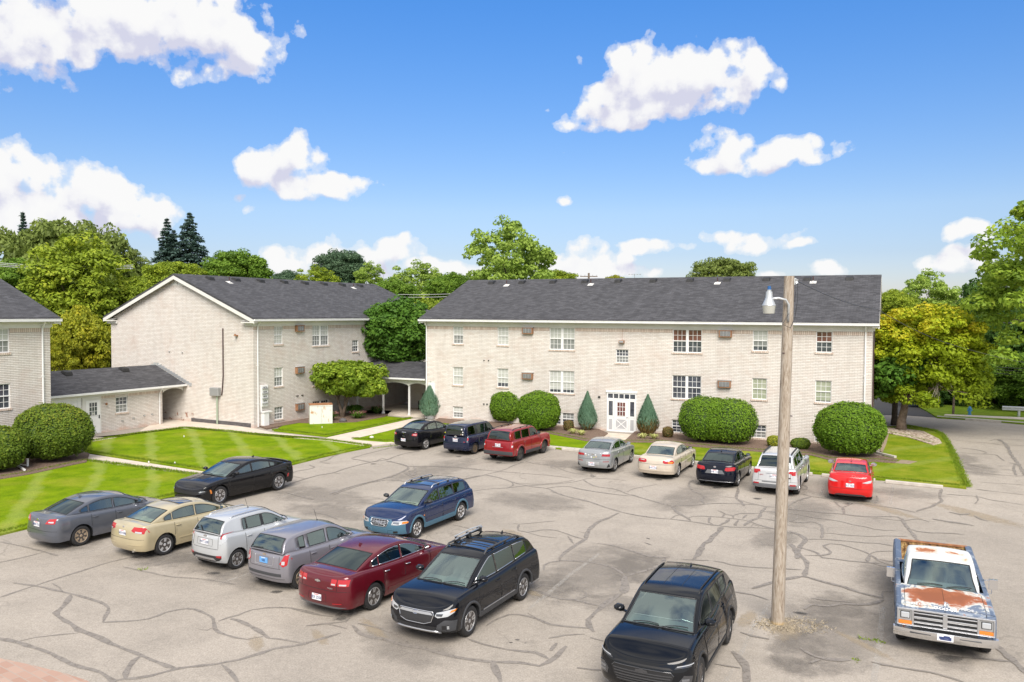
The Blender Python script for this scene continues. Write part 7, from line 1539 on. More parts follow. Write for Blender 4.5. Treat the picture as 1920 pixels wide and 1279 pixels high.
# spruces
def spruce(px,top,wpx,d,label,seed,two=False):
    X,Y,zt=AT(px,top,d); r=wpx/2*d/F; g=np.random.default_rng(seed); C_=[];Nn=[];T_=[]; h=zt+.1; mb=MB(); mb.tube([(0,0,-.1),(0,0,h*.6),(0,0,h)],[.3,.14,.02],8)
    z=h-.15; 
    while z>h*.35:
        f=min(1,(h-z)/(h*.33)); R_b=r*(.06+1.0*f**.85)*g.uniform(.8,1.15); nb=int(5+9*f)
        for k in range(nb):
            a=g.uniform(0,2*PI); Lb=R_b*g.uniform(.7,1.1); m=int(14+70*Lb/2)
            t=g.uniform(.05,1,m)**.7; dr=.30*Lb*t**1.6-.10*Lb*t; px_=np.cos(a)*t*Lb; py_=np.sin(a)*t*Lb; wd=(1-t*.75)*.38*Lb*.6+.05
            C_.append(np.stack([px_+g.normal(0,1,m)*wd*abs(np.sin(a))+g.normal(0,.04,m),py_+g.normal(0,1,m)*wd*abs(np.cos(a))+g.normal(0,.04,m),z-dr-g.uniform(0,.22,m)],1)); Nn.append(np.stack([g.normal(0,.5,m),g.normal(0,.5,m),np.ones(m)],1)); T_.append(np.clip(g.uniform(0,.7,m)+.25*(1-f),0,1))
            mb.tube([(0,0,z),(math.cos(a)*Lb*.8,math.sin(a)*Lb*.8,z-.15*Lb)],[.04,.012],4)
        z-=.34+.05*f
    T=thing('spruce',label,'spruce',(X,Y,-.1)); leaf_obj('needles',np.concatenate(C_),np.concatenate(Nn),.16,'leaf_spruce',T,tone=np.concatenate(T_),seed=seed,asp=2.2); mb.build('trunk',MT['bark_dark'],T)
spruce(313,408,62,95,'thinner dark spruce, left of the pair above the gable',61); spruce(356,397,84,95,'fuller dark spruce, right of the pair above the gable',62); spruce(326,430,40,96,'small spruce tip between the two dark spruces',63); spruce(43,396,34,92,'thin conifer tip sticking out over the huge olive tree',64)
# clipped hedges and shrubs ------------------------------------------------
def topiary(name,label,cat,pos,R,mat,n=9000,size=.07,seed=0,p=2.4,bottom=-.8,group=None,lumps=.055,lobes=None,rz=0,tonez=.25,core='leaf_dark'):
    g=np.random.default_rng(seed); T=thing(name,label,cat,(pos[0],pos[1],.08),rz,group); lobes=lobes or [((0,0,0),R)]; C_=[];Nn=[];T_=[]; mb=MB()
    for (c,Rl) in lobes:
        m=n//len(lobes); d=g.normal(size=(m,3)); d/=np.linalg.norm(d,axis=1,keepdims=True); d=d[d[:,2]>bottom]; m=len(d)
        k=(np.abs(d[:,0])**p+np.abs(d[:,1])**p+np.abs(d[:,2])**p)**(-1/p); lump=1+lumps*(np.sin(9*d[:,0]+seed)+np.sin(8*d[:,1]+1)+np.sin(10*d[:,2]+2))/3+g.normal(0,.017,m)+.03*np.sin(23*d[:,0]+3*seed)*np.sin(21*d[:,1])+np.where(g.uniform(0,1,m)<.03,g.uniform(0,.07,m),0)-np.where(g.uniform(0,1,m)<.3,g.uniform(0,.12,m),0)
        P=d*(k*lump)[:,None]*np.array(Rl)+np.array(c); P[:,2]+=R[2]
        keep=np.ones(m,bool)
        for (c2,R2) in lobes:
            if c2 is c: continue
            q=(P-np.array(c2)-np.array([0,0,R[2]]))/np.array(R2); keep&=(np.abs(q)**p).sum(1)>.86
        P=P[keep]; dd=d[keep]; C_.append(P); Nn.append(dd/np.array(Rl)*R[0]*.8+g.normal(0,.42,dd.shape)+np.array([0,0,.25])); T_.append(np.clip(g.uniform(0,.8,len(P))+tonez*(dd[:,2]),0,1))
        v=[];f=[];nu,nv=28,16
        for j in range(nv+1):
            ph=-PI/2*.93+PI*.96*j/nv
            for i in range(nu):
                th=2*PI*i/nu; e=(math.cos(ph)*math.cos(th),math.cos(ph)*math.sin(th),math.sin(ph)); kk=(abs(e[0])**p+abs(e[1])**p+abs(e[2])**p)**(-1/p)*.955; v.append((e[0]*kk*Rl[0]+c[0],e[1]*kk*Rl[1]+c[1],max(.02,e[2]*kk*Rl[2]+c[2]+R[2])))
        for j in range(nv):
            for i in range(nu): f.append((j*nu+i,j*nu+(i+1)%nu,(j+1)*nu+(i+1)%nu,(j+1)*nu+i))
        mb.add(v,f)
    mb.build('inner_growth',MT['twig_dark'],T,smooth=True); C_=np.concatenate(C_); C_[:,2]=np.maximum(C_[:,2],.03)
    leaf_obj('foliage',C_,np.concatenate(Nn),size,mat,T,tone=np.concatenate(T_),seed=seed,asp=1.4); mb=MB(); mb.tube([(0,0,-.1),(0,0,R[2])],[.06,.04],6); mb.build('stem',MT['bark'],T)
    return T
MT['twig_dark']=simple('twig_shade',(.03,.06,.010),.9)
def gpos(px,py,back): a=Vector(G(px,py)); d=a.normalized(); return a+d*back
HG='round clipped hedges'
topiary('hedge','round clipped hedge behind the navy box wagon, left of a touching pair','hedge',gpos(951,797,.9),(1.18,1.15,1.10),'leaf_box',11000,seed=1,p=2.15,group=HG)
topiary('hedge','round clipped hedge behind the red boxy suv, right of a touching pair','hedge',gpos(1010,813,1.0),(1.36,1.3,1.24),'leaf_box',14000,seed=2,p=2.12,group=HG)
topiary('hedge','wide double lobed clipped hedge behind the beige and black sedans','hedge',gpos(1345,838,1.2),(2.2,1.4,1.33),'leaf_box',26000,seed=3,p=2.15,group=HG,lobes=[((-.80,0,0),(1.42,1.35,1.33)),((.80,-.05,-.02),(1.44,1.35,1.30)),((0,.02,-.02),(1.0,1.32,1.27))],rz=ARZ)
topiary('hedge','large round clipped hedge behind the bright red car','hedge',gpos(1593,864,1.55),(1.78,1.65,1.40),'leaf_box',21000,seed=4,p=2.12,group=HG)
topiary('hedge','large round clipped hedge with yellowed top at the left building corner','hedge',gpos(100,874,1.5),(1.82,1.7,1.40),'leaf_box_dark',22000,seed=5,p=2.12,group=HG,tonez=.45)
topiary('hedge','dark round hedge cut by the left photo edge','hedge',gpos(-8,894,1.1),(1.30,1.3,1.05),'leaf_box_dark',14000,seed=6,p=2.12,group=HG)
topiary('shrub','small brownish round shrub left of the door, under a basement window','shrub',gpos(1066,811,.3),(.33,.33,.33),'leaf_brown',1800,.045,7)
topiary('shrub','small brownish round shrub right of the door by the double hedge','shrub',gpos(1252,824,.3),(.32,.32,.32),'leaf_brown',1800,.045,8)
topiary('shrub','small yellow green round shrub left of the light pole','shrub',gpos(1451,842,.3),(.36,.34,.32),'leaf_spirea',2200,.05,9)
topiary('shrub','low oval dark green shrub right of the light pole','shrub',gpos(1501,846,.3),(.52,.4,.31),'leaf_box_dark',2600,.05,10)
def juniper(label,px,py,h,w,seed,brown=0,group='cone shaped junipers'):
    g=np.random.default_rng(seed); p=gpos(px,py,.5); T=thing('juniper',label,'juniper',(p.x,p.y,.08),0,group); n=6500
    t=g.uniform(0,1,n); prof=np.interp(t,[0,.08,.2,.32,.5,.7,.85,1],[.35,.72,.97,1.,.80,.50,.25,.02])*w/2; th=g.uniform(0,2*PI,n); q=prof*(1-g.uniform(0,.25,n)**1.5)*(1+.10*np.sin(5*th+t*9)+g.normal(0,.04,n))
    C_=np.stack([q*np.cos(th),q*np.sin(th),.12+t*h+g.normal(0,.03,n)],1); Nn=np.stack([np.cos(th),np.sin(th),np.full(n,.3)],1)+g.normal(0,.3,(n,3))
    # upward pointing sprays
    me_t=np.clip(g.uniform(0,.85,n)+.1,0,1); low=(t+g.normal(0,.07,n)<brown)
    def spray(idx,mat,nm):
        Cc=C_[idx]; m=len(Cc); dirv_=np.stack([np.cos(th[idx])*.35,np.sin(th[idx])*.35,np.ones(m)],1); dirv_/=np.linalg.norm(dirv_,axis=1,keepdims=True); nn=Nn[idx]; side=np.cross(dirv_,nn); side/=np.linalg.norm(side,axis=1,keepdims=True)
        l=dirv_*g.uniform(.06,.13,(m,1)); w_=side*.018; V=np.empty((m,4,3)); V[:,0]=Cc-l; V[:,1]=Cc+w_; V[:,2]=Cc+l; V[:,3]=Cc-w_
        me=bpy.data.meshes.new(nm); me.vertices.add(4*m); me.vertices.foreach_set('co',V.reshape(-1).astype(np.float32)); me.loops.add(4*m); me.loops.foreach_set('vertex_index',np.arange(4*m,dtype=np.int32)); me.polygons.add(m); me.polygons.foreach_set('loop_start',np.arange(0,4*m,4,dtype=np.int32)); me.polygons.foreach_set('loop_total',np.full(m,4,dtype=np.int32))
        at=me.attributes.new('tone','FLOAT','POINT'); at.data.foreach_set('value',np.repeat(me_t[idx],4).astype(np.float32)); me.materials.append(MT[mat]); me.update(calc_edges=True); o=bpy.data.objects.new(nm,me); COL.objects.link(o); o.parent=T
    spray(~low,'leaf_juniper','foliage')
    if brown>0: spray(low,'leaf_brown','dead_foliage')
    mb=MB(); pr=[(w/2*.82*a_,.12+b_*h) for b_,a_ in zip([0,.08,.2,.32,.5,.7,.85,.95],[.35,.72,.97,1.,.80,.50,.25,.05])]; mb.lathe([(0,.1)]+pr+[(0,.12+h*.96)],16); mb.build('inner_growth',MT['twig_dark'],T,smooth=True); mb=MB(); mb.tube([(0,0,-.1),(0,0,.4)],.05,6); mb.build('stem',MT['bark'],T)
juniper('blue green cone juniper beside the porch, at the left building corner',807,787,2.35,1.5,71); juniper('blue green cone juniper left of the white entrance door',1101,811,2.3,1.22,72,.08); juniper('cone juniper with brown lower half right of the white entrance door',1214,822,2.35,1.32,73,.30)
def tuft(name,label,cat,px,py,r,h,n,mat,seed,w=.02,group=None,flower=None):
    g=np.random.default_rng(seed); p=G(px,py); T=thing(name,label,cat,(p[0],p[1],.09),0,group); V=[];tn=[]
    for i in range(n):
        a=g.uniform(0,2*PI); rr=r*g.uniform(.2,1); b=np.array([math.cos(a)*rr*.2,math.sin(a)*rr*.2,0]); m=np.array([math.cos(a)*rr*.7,math.sin(a)*rr*.7,h*g.uniform(.6,1)]); e=np.array([math.cos(a)*rr*1.15,math.sin(a)*rr*1.15,h*g.uniform(.3,.8)]); s=np.array([-math.sin(a),math.cos(a),0])*w
        V+=[[b-s,b+s,m+s,m-s],[m-s,m+s,e+s*.1,e-s*.1]]; tn+=[g.uniform(0,1)]*2
    V=np.array(V); m=len(V); me=bpy.data.meshes.new('leaves'); me.vertices.add(4*m); me.vertices.foreach_set('co',V.reshape(-1).astype(np.float32)); me.loops.add(4*m); me.loops.foreach_set('vertex_index',np.arange(4*m,dtype=np.int32)); me.polygons.add(m); me.polygons.foreach_set('loop_start',np.arange(0,4*m,4,dtype=np.int32)); me.polygons.foreach_set('loop_total',np.full(m,4,dtype=np.int32)); at=me.attributes.new('tone','FLOAT','POINT'); at.data.foreach_set('value',np.repeat(tn,4).astype(np.float32)); me.materials.append(MT[mat]); me.update(calc_edges=True); o=bpy.data.objects.new('leaves',me); COL.objects.link(o); o.parent=T
    if flower:
        k=flower; a=g.uniform(0,2*PI,k); rr=r*g.uniform(0,1,k)**.5; C_=np.stack([np.cos(a)*rr,np.sin(a)*rr,h*g.uniform(.75,1.05,k)],1); leaf_obj('flowers',C_,np.stack([g.normal(0,.4,k),g.normal(0,.4,k),np.ones(k)],1),.06,'petal_pink',T,seed=seed,asp=1.1)
HT='pale leaved tufts in the front bed'
for i,(px,py) in enumerate(((1074,816),(1090,819),(1205,825),(1226,826))): tuft('hosta_tuft',['pale yellow leafy tuft, left of two near the left juniper','pale yellow leafy tuft, right of two near the left juniper','pale yellow leafy tuft, left of two under the brown footed juniper','pale yellow leafy tuft, right of two under the brown footed juniper'][i],'tuft',px,py,.38,.32,110,'leaf_hosta',80+i,.022,HT)
tuft('flowering_plant','pink flowering clump beside the rusty white cabinet','flowers',620,790,.55,.55,260,'leaf_porch',91,.03,None,260); tuft('flowering_plant','pink flowering clump right of the ornamental trunk','flowers',671,787,.6,.5,260,'leaf_porch',92,.03,None,240); tuft('flowering_plant','sparse pink flowering clump beside the porch post','flowers',706,778,.6,.55,260,'leaf_dark',93,.03,None,110); tuft('leafy_plant','green leafy clump between the pink clumps and the porch','plant',665,780,.8,.7,420,'leaf_porch',94,.035)
topiary('boulder','grey stone at the foot of the ornamental tree','stone',gpos(644,792,.1),(.25,.2,.14),'leaf_brown',10,.01,95) if 0 else None
mb=MB(); p_=G(643,793); mb.lathe([(0,0),(.26,0),(.28,.1),(.2,.2),(.08,.25),(0,.26)],10,(p_[0],p_[1],.08)); tag(mb.build('stone',MT['foundation'],smooth=True),'grey stone in the mulch at the foot of the ornamental tree','stone')
# undergrowth behind the guardrail
SG='wild shrubs along the verge'
for i in range(11):
    px=1735+i*24+(i%3)*5; d=67+(i*7)%5; X,Y,_=AT(px,700,d); me,K,R=VAR[['dense','broad','tall'][i%3]]; r=1.7+.5*((i*3)%4)/3; T=thing('wild_shrub','wild green shrub in the dark thicket behind the verge','shrub',(X,Y,-.1),0,SG); o=bpy.data.objects.new('foliage',me); COL.objects.link(o); o.parent=T; s=r/R[0]; o.scale=(s,s,s*1.1); o.location=(0,0,r*.85); o.rotation_euler=(0,0,i*1.3); set_mat(o,['leaf_dark','leaf_dark','leaf_green'][i%3]); mb=MB(); mb.tube([(0,0,-.1),(0,0,r)],[.1,.05],6); mb.build('stem',MT['bark_dark'],T)
# lawns: blades along the near lawn edges so grass meets walk and asphalt raggedly
def blades(name,edges,n,h,mat,seed,inw=.10,parent=None,lift=0):
    g=np.random.default_rng(seed); V=[];tn=[]
    Ls=[(Vector(a),Vector(b)) for a,b in edges]; tot=sum((b-a).length for a,b in Ls)
    for a,b in Ls:
        k=int(n*(b-a).length/tot); d=(b-a).normalized(); nn=Vector((-d.y,d.x))
        t=g.uniform(0,(b-a).length,k); u=g.normal(0,inw,k); hh=g.uniform(.4,1,k)*h; an=g.uniform(0,2*PI,k); ln=g.normal(0,.04,(k,2))
        bx=a.x+d.x*t+nn.x*u; by=a.y+d.y*t+nn.y*u; w=.018
        P=np.empty((k,4,3)); z0=.03 if name=='grass_edge' else 0.; zb_=.07 if name=='grass_edge' else .004; P[:,0]=np.stack([bx-np.cos(an)*w,by-np.sin(an)*w,np.zeros(k)+z0],1); P[:,1]=np.stack([bx+np.cos(an)*w,by+np.sin(an)*w,np.zeros(k)+z0],1); P[:,2]=np.stack([bx+ln[:,0]+.004,by+ln[:,1],zb_+hh],1); P[:,3]=np.stack([bx+ln[:,0]-.004,by+ln[:,1],zb_+hh],1); V.append(P); tn.append(g.uniform(0,1,k))
    V=np.concatenate(V); tn=np.concatenate(tn); m=len(V); me=bpy.data.meshes.new(name); me.vertices.add(4*m); me.vertices.foreach_set('co',V.reshape(-1).astype(np.float32)); me.loops.add(4*m); me.loops.foreach_set('vertex_index',np.arange(4*m,dtype=np.int32)); me.polygons.add(m); me.polygons.foreach_set('loop_start',np.arange(0,4*m,4,dtype=np.int32)); me.polygons.foreach_set('loop_total',np.full(m,4,dtype=np.int32)); at=me.attributes.new('tone','FLOAT','POINT'); at.data.foreach_set('value',np.repeat(tn,4).astype(np.float32)); me.materials.append(mat if not isinstance(mat,str) else MT[mat]); me.update(calc_edges=True); o=bpy.data.objects.new(name,me); COL.objects.link(o); o['kind']='stuff'; tag(o,{'grass_edge':'short grass blades along the edges of the lawns','dry_grass':'dry tan grass scattered round the foot of the light pole','weeds':'small green weeds growing in cracks of the asphalt'}[name],'grass')
leafmat('blade',(0.143,0.242,0.013),(0.242,0.363,0.022),(0.462,0.440,0.077))
def E_(pts): q=gp(pts); return list(zip(q[:-1],q[1:]))
blades('grass_edge',E_([(-40,1010),(0,1001),(120,972),(240,947),(330,929),(372,905)])+E_([(400,902),(470,888),(534,873.5),(600,857),(655,845),(694,837.5),(614,826.5),(483,816),(430,810),(345,803),(250,815),(167,829),(165,848.5),(385,882)])+E_([(374,892),(161,864.5),(110,876),(50,889),(0,897)])+E_([(513,807),(614,818),(700,800),(771,784.5)])+E_([(660,823.5),(724,828.5),(760,826)])+E_([(1026,838),(1095,846),(1181,854),(1312,867),(1415,877),(1522,886),(1640,897.5),(1700,902),(1812,914.5),(1789,858),(1774,828),(1765,815),(1750,808),(1699,799)])+E_([(1026,812),(1100,827)])+E_([(1168,829),(1243,829.5),(1381,843),(1436,847),(1522,853),(1557,862),(1640,864),(1684,868)])+E_([(1750,833),(1705,820),(1662,811)]),42000,.07,'blade',5)
leafmat('dry',(.34,.28,.19),(.44,.37,.26),(.52,.45,.34),.1)
_c=G(1462,1172); _r=[(_c[0]+1.05*math.cos(a)*.75+.25,_c[1]+.42*math.sin(a)*.8) for a in np.linspace(0,2*PI,13)]; _r2=[(_c[0]+.38*math.cos(a),_c[1]+.26*math.sin(a)) for a in np.linspace(0,2*PI,9)]
_o=blades('dry_grass',list(zip(_r[:-1],_r[1:]))+list(zip(_r2[:-1],_r2[1:])),1100,.02,'dry',15,.16); 
blades('weeds',E_([(1610,1197),(1660,1205)])+E_([(1595,1235),(1612,1238)])+E_([(700,841),(760,833)])+E_([(268,1070),(262,1067)]),260,.05,'blade',16,.05)
# ------------------------------------------------------------------ street furniture
px0=Vector((*G(1458,1168),0)); zt=8.52; Xt,Yt,_=AT(1480,516,px0.y+.12); T=thing('light_pole','tall weathered wooden light pole leaning slightly in the parking lot','light pole',(px0.x,px0.y,0))
tp=Vector((Xt-px0.x,.12,zt)); mb=MB(); Q=[Vector((0,0,-.1))]+[tp*(k/10) for k in range(1,11)]; mb.tube(Q,[.160,.156,.152,.148,.144,.140,.136,.132,.129,.125,.121],20); mb.build('pole',MT['pole_wood'],T,auto=50)
def onp(u): return tp*u
ay=-.16
mb=MB(); a=onp(.885)+Vector((0,ay,0)); mb.tube([onp(.87)+Vector((-.04,ay+.02,0)),a+Vector((-.04,0,.28)),a+Vector((-.12,-.02,.40)),a+Vector((-.30,-.03,.44)),a+Vector((-.50,-.04,.42))],[.03]*5,8); mb.build('lamp_arm',MT['galv'],T,smooth=True)
c=a+Vector((-.53,-.04,.40)); mb=MB(); mb.lathe([(0,.24),(.05,.24),(.05,.20),(.075,.19),(.085,.05),(.10,.0),(.155,-.12),(.16,-.14),(0,-.14)],20,c); hd=mb.build('lamp_head',MT['galv'],T,auto=40)
mb=MB(); mb.lathe([(.0,-.141),(.155,-.141),(.13,-.33),(.0,-.34)],20,c); m_=simple('lamp_refractor',(.42,.42,.38),.25); mb.build('refractor',m_,hd,auto=40)
mb=MB(); mb.lathe([(0,.33),(.04,.33),(.045,.24),(0,.24)],14,c); mb.build('photocell',simple('photocell_blue',(.02,.10,.28),.4),hd)
mb=MB(); b_=onp(.985)+Vector((.13,-.05,0)); mb.lathe([(0,-.06),(.05,-.05),(.035,0),(.05,.05),(0,.06)],12,b_+Vector((.03,0,0))); mb.box(b_.x-.06,b_.x+.02,b_.y-.02,b_.y+.02,b_.z-.08,b_.z+.08); mb.build('insulator',MT['galv'],T)
mb=MB(); mb.tube([b_,b_+Vector((-.02,-.08,-.25)),onp(.95)+Vector((.12,-.09,-.2))],.008,5); mb.tube([b_+Vector((.06,0,-.03)),b_+Vector((.03,-.1,-.45)),onp(.91)+Vector((.13,-.1,-.25)),onp(.885)+Vector((0,-.18,-.28)),onp(.88)+Vector((-.2,-.2,-.15)),onp(.89)+Vector((-.05,-.18,.02))],.008,5); mb.build('loose_wire',MT['wire'],T)
for u,dx in ((.60,.14),(.42,.15),(.78,-.1)): mb=MB(); q=onp(u)+Vector((dx,-.06,0)); mb.box(q.x-.02,q.x+.02,q.y-.04,q.y+.02,q.z-.012,q.z+.012); mb.build('bolt',MT['pipe_brown'],T)
def wire(label,pts,r,mat,sag=.3,group=None):
    mb=MB(); Q=[]
    for (a,b) in zip(pts[:-1],pts[1:]):
        for k in range(17): u=k/16; p=Vector(a).lerp(Vector(b),u); p.z-=sag*4*u*(1-u); Q.append(p)
    mb.tube(Q,r,5,cap=False); o=mb.build('overhead_wire',MT[mat]); tag(o,label,'wire',group)
w0=px0+b_+Vector((.06,0,.0)); wire('thin service cable from the wooden light pole across the long roof',[w0,AT(1645,580,30),AT(1790,648,36),AT(1990,690,44)],.011,'wire',.12)
wire('black cable crossing the right trees above the golden tree',[AT(1786,597,60),AT(1990,604,58)],.045,'wire',.2); mb=MB(); a=AT(1786,597,60); mb.bar(a,(a[0]+1.0,a[1],a[2]-.15),.18,.12); tag(mb.build('cable_splice',MT['wire_pale']),'pale cable splice hanging beside the golden tree top','cable splice')
for i,y_ in enumerate((688,693,700)): wire('thin dark wire low in the right trees, %s of three'%['top','middle','bottom'][i],[AT(1868,y_,63),AT(2000,y_+2,60)],.02,'wire',.1)
for i,y_ in enumerate((491,494,497)): wire('pale power line left of the gable, %s of three'%['top','middle','bottom'][i],[AT(-60,y_-4,70),AT(250,y_+6,72)],.022,'wire_pale',.3)
for i,y_ in enumerate((548,553)): wire('pale power line in the gap between roofs, %s of two'%['upper','lower'][i],[AT(740,y_+4,78),AT(960,y_-6,78)],.02,'wire_pale',.2)
X,Y,Z=AT(1104,512,84); T=thing('utility_pole','distant utility pole with crossarms above the long roof','utility pole',(X,Y,0)); mb=MB(); mb.tube([(0,0,-.1),(0,0,Z)],[.16,.1],8); mb.build('pole',MT['bark'],T)
for z in (Z-.35,Z-.75): mb=MB(); mb.bar((-.9,0,z),(.9,0,z),.09,.09); mb.build('crossarm',MT['bark'],T)
mb=MB(); 
for x_ in (-.8,-.4,.4,.8): mb.lathe([(0,0),(.05,.02),(.03,.12),(0,.16)],8,(x_,0,Z-.3))
mb.build('insulators',MT['galv'],T)
X,Y,Z=AT(1190,514,72); T=thing('tv_antenna','thin rooftop antenna rising over the long roof ridge','antenna',(X,Y,0)); mb=MB(); mb.tube([(0,0,0),(0,0,Z)],.025,5); mb.build('mast',MT['metal_grey'],T); mb=MB(); mb.bar((-.55,0,Z-.05),(.55,0,Z),.03)
for k in range(5): mb.bar((-.5+k*.25,-.4,Z-.03),(-.5+k*.25,.4,Z-.03),.02)
mb.build('array',MT['metal_grey'],T)
# guardrail, hydrant and post
a=Vector((*G(1893,783),0)); b=a+Vector((9,-3.4,0)); T=thing('guardrail','galvanised guardrail beyond the street at the right photo edge','guardrail',(a.x,a.y,0)); v=(b-a).normalized(); s_=Vector((-v.y,v.x,0))
mb=MB(); prof=[(0,.84),(.06,.80),(.06,.74),(.0,.70),(0,.66),(.06,.62),(.06,.56),(0,.52)]; Vv=[]
for e in (-.5,9.): 
    for o_,z in prof: q=v*e-s_*o_; Vv.append((q.x,q.y,z))
    
mb.add(Vv,[(i,i+1,i+9,i+8) for i in range(7)]); mb.build('rail',MT['galv'],T)
for e in (.6,2.5,4.4,6.3): q=v*e+s_*.08; mb=MB(); mb.box(q.x-.07,q.x+.07,q.y-.07,q.y+.07,-.1,.8); mb.build('post',MT['galv'],T)
p_=G(1818,781); T=thing('hydrant','small blue fire hydrant on the grass verge across the street','hydrant',(p_[0],p_[1],.08)); mb=MB(); mb.lathe([(0,0),(.15,0),(.15,.06),(.10,.07),(.10,.45),(.14,.46),(.14,.52),(.10,.62),(.03,.68),(0,.70)],14); m_=simple('hydrant_blue',(.05,.22,.42),.4); mb.build('body',m_,T,auto=40); mb=MB(); mb.lathe([(0,-.18),(.05,-.18),(.05,.18),(0,.18)],10,(0,0,.38),'x'); mb.build('nozzle',m_,T)
p_=G(1787,779); mb=MB(); mb.tube([(p_[0],p_[1],-.05),(p_[0]+.03,p_[1],1.35)],[.09,.08],8); tag(mb.build('wooden_post',MT['bark']),'short brown wooden post on the verge left of the hydrant','post')
# small garden lamps / lids in the lawns
for i,(px,py) in enumerate(((697,823),(604,804.5),(279,871),(328,872.5),(345,822))):
    p_=G(px,py); mb=MB(); mb.lathe([(0,0),(.04 if i else .14,0),(.035 if i else .12,.07),(0,.12)],10,(p_[0],p_[1],.07)); tag(mb.build('lawn_marker',MT['white_trim'],smooth=True),['white round cap in the small lawn left of the black compact sedan','small white marker in the porch lawn','small white marker left in the near lawn by the walk','small white marker right in the near lawn by the walk','small white marker in the court lawn below the gable'][i],'marker')
# white drain pipe on the mulch
a=G(52,879);b=G(27,875);c_=G(46,887); mb=MB(); mb.tube([(a[0],a[1],.5),(a[0],a[1],.16),(b[0],b[1],.15),(c_[0],c_[1],.15)],.055,8); tag(mb.build('drain_pipe',MT['white_vinyl']),'bent white drain pipe lying on the mulch between the left hedges','drain pipe')
# ------------------------------------------------------------------ sky, clouds, sun
SUN_EL=R_(46); SUN_AZ=R_(178)   # azimuth clockwise from +Y: the sun stands behind the camera, to the right
W_=bpy.data.worlds.new('World'); SC.world=W_; W_.use_nodes=True; t=W_.node_tree
bg=t.nodes['Background']; out=t.nodes['World Output']
sky=N(t,'ShaderNodeTexSky',sky_type='NISHITA'); sky.sun_disc=False; sky.sun_elevation=SUN_EL; sky.sun_rotation=SUN_AZ; sky.air_density=1.0; sky.dust_density=.6; sky.ozone_density=2.2; sky.altitude=200
tc=N(t,'ShaderNodeTexCoord'); dirv=tc.outputs['Generated']
def azel(px,py):
    d=ray(px,py); d=d/np.linalg.norm(d); return math.atan2(d[0],d[1]),math.asin(d[2])
CL=[(110,45,190,48),(330,55,170,60),(430,85,90,50),(60,15,140,50),(452,115,58,20),(390,128,40,18),(230,10,200,40),(-80,60,160,60),
 (525,305,84,42),(590,345,88,24),(650,352,34,14),(480,325,44,24),
 (25,330,100,52),(150,362,95,46),(245,388,80,34),(60,400,140,48),(-90,380,120,70),(170,415,120,22),
 (1195,130,85,46),(1300,150,140,58),(1390,122,62,38),(1140,175,45,26),(1150,218,100,26),(1235,195,120,36),(1090,232,45,14),(1350,170,80,40),
 (1368,278,60,34),(1440,292,110,24),(1500,276,55,24),(1320,302,40,14),(1545,284,28,18),
 (630,484,120,30),(735,468,58,24),(560,494,50,18),(545,464,14,7),(850,512,70,16),(700,505,160,20),
 (1080,484,46,26),(1110,500,70,20),(1225,472,58,12),(1290,470,16,7),(1020,500,60,22),(1150,512,90,12),
 (1400,452,58,20),(1440,446,50,16),(1490,457,30,8),(1555,503,44,14),(1790,488,58,22),(1835,496,44,14),(1822,440,34,14),(1850,450,30,14),
 (1045,364,22,11),(1030,288,16,4),(1020,200,9,5),(435,378,16,5),(462,400,18,8),(1540,225,10,5),(1425,508,30,7)]
gname='cloud_density'; g=bpy.data.node_groups.new(gname,'ShaderNodeTree'); g.interface.new_socket('Vector',in_out='INPUT',socket_type='NodeSocketVector'); g.interface.new_socket('Density',in_out='OUTPUT',socket_type='NodeSocketFloat')
gi=g.nodes.new('NodeGroupInput'); go=g.nodes.new('NodeGroupOutput')
sp=N(g,'ShaderNodeSeparateXYZ'); L(g,gi.outputs[0],sp.inputs[0])
# input vector is (azimuth, elevation, 0)
w1=N(g,'ShaderNodeTexNoise',noise_dimensions='2D'); w1.inputs['Scale'].default_value=13; w1.inputs['Detail'].default_value=2; L(g,gi.outputs[0],w1.inputs['Vector'])
wv=N(g,'ShaderNodeVectorMath',operation='MULTIPLY_ADD'); L(g,w1.outputs['Color'],wv.inputs[0]); wv.inputs[1].default_value=(.045,.03,0); L(g,gi.outputs[0],wv.inputs[2])
wv2=N(g,'ShaderNodeVectorMath',operation='SUBTRACT'); L(g,wv.outputs[0],wv2.inputs[0]); wv2.inputs[1].default_value=(.0225,.015,0)
f1=N(g,'ShaderNodeTexNoise',noise_dimensions='2D'); f1.inputs['Scale'].default_value=17; f1.inputs['Detail'].default_value=2; f1.inputs['Roughness'].default_value=.5; L(g,gi.outputs[0],f1.inputs['Vector'])
f2=N(g,'ShaderNodeTexNoise',noise_dimensions='2D'); f2.inputs['Scale'].default_value=34; f2.inputs['Detail'].default_value=6; f2.inputs['Roughness'].default_value=.56; L(g,gi.outputs[0],f2.inputs['Vector'])
acc=None
for (px,py,rx_,ry_) in CL:
    a,e=azel(px,py); ra=rx_/F*1.12; re=ry_/F*1.15
    v=N(g,'ShaderNodeVectorMath',operation='MULTIPLY_ADD'); L(g,wv2.outputs[0],v.inputs[0]); v.inputs[1].default_value=(1/ra,1/re,0); v.inputs[2].default_value=(-a/ra,-e/re,0)
    l=N(g,'ShaderNodeVectorMath',operation='DOT_PRODUCT'); L(g,v.outputs[0],l.inputs[0]); L(g,v.outputs[0],l.inputs[1])
    sc=.16+.84*min(1.,(rx_*ry_)**.5/36)
    m_=math_(g,'MULTIPLY_ADD',l.outputs['Value'],-sc*.75,sc*.75)
    acc=m_ if acc is None else math_(g,'SMOOTH_MAX',acc,m_,.12)
    if acc.node.operation=='SMOOTH_MAX': acc.node.inputs[2].default_value=.10
d=math_(g,'ADD',math_(g,'ADD',acc,math_(g,'MULTIPLY',math_(g,'SUBTRACT',f1.outputs['Fac'],.5),1.3)),math_(g,'MULTIPLY',math_(g,'SUBTRACT',f2.outputs['Fac'],.52),1.45))
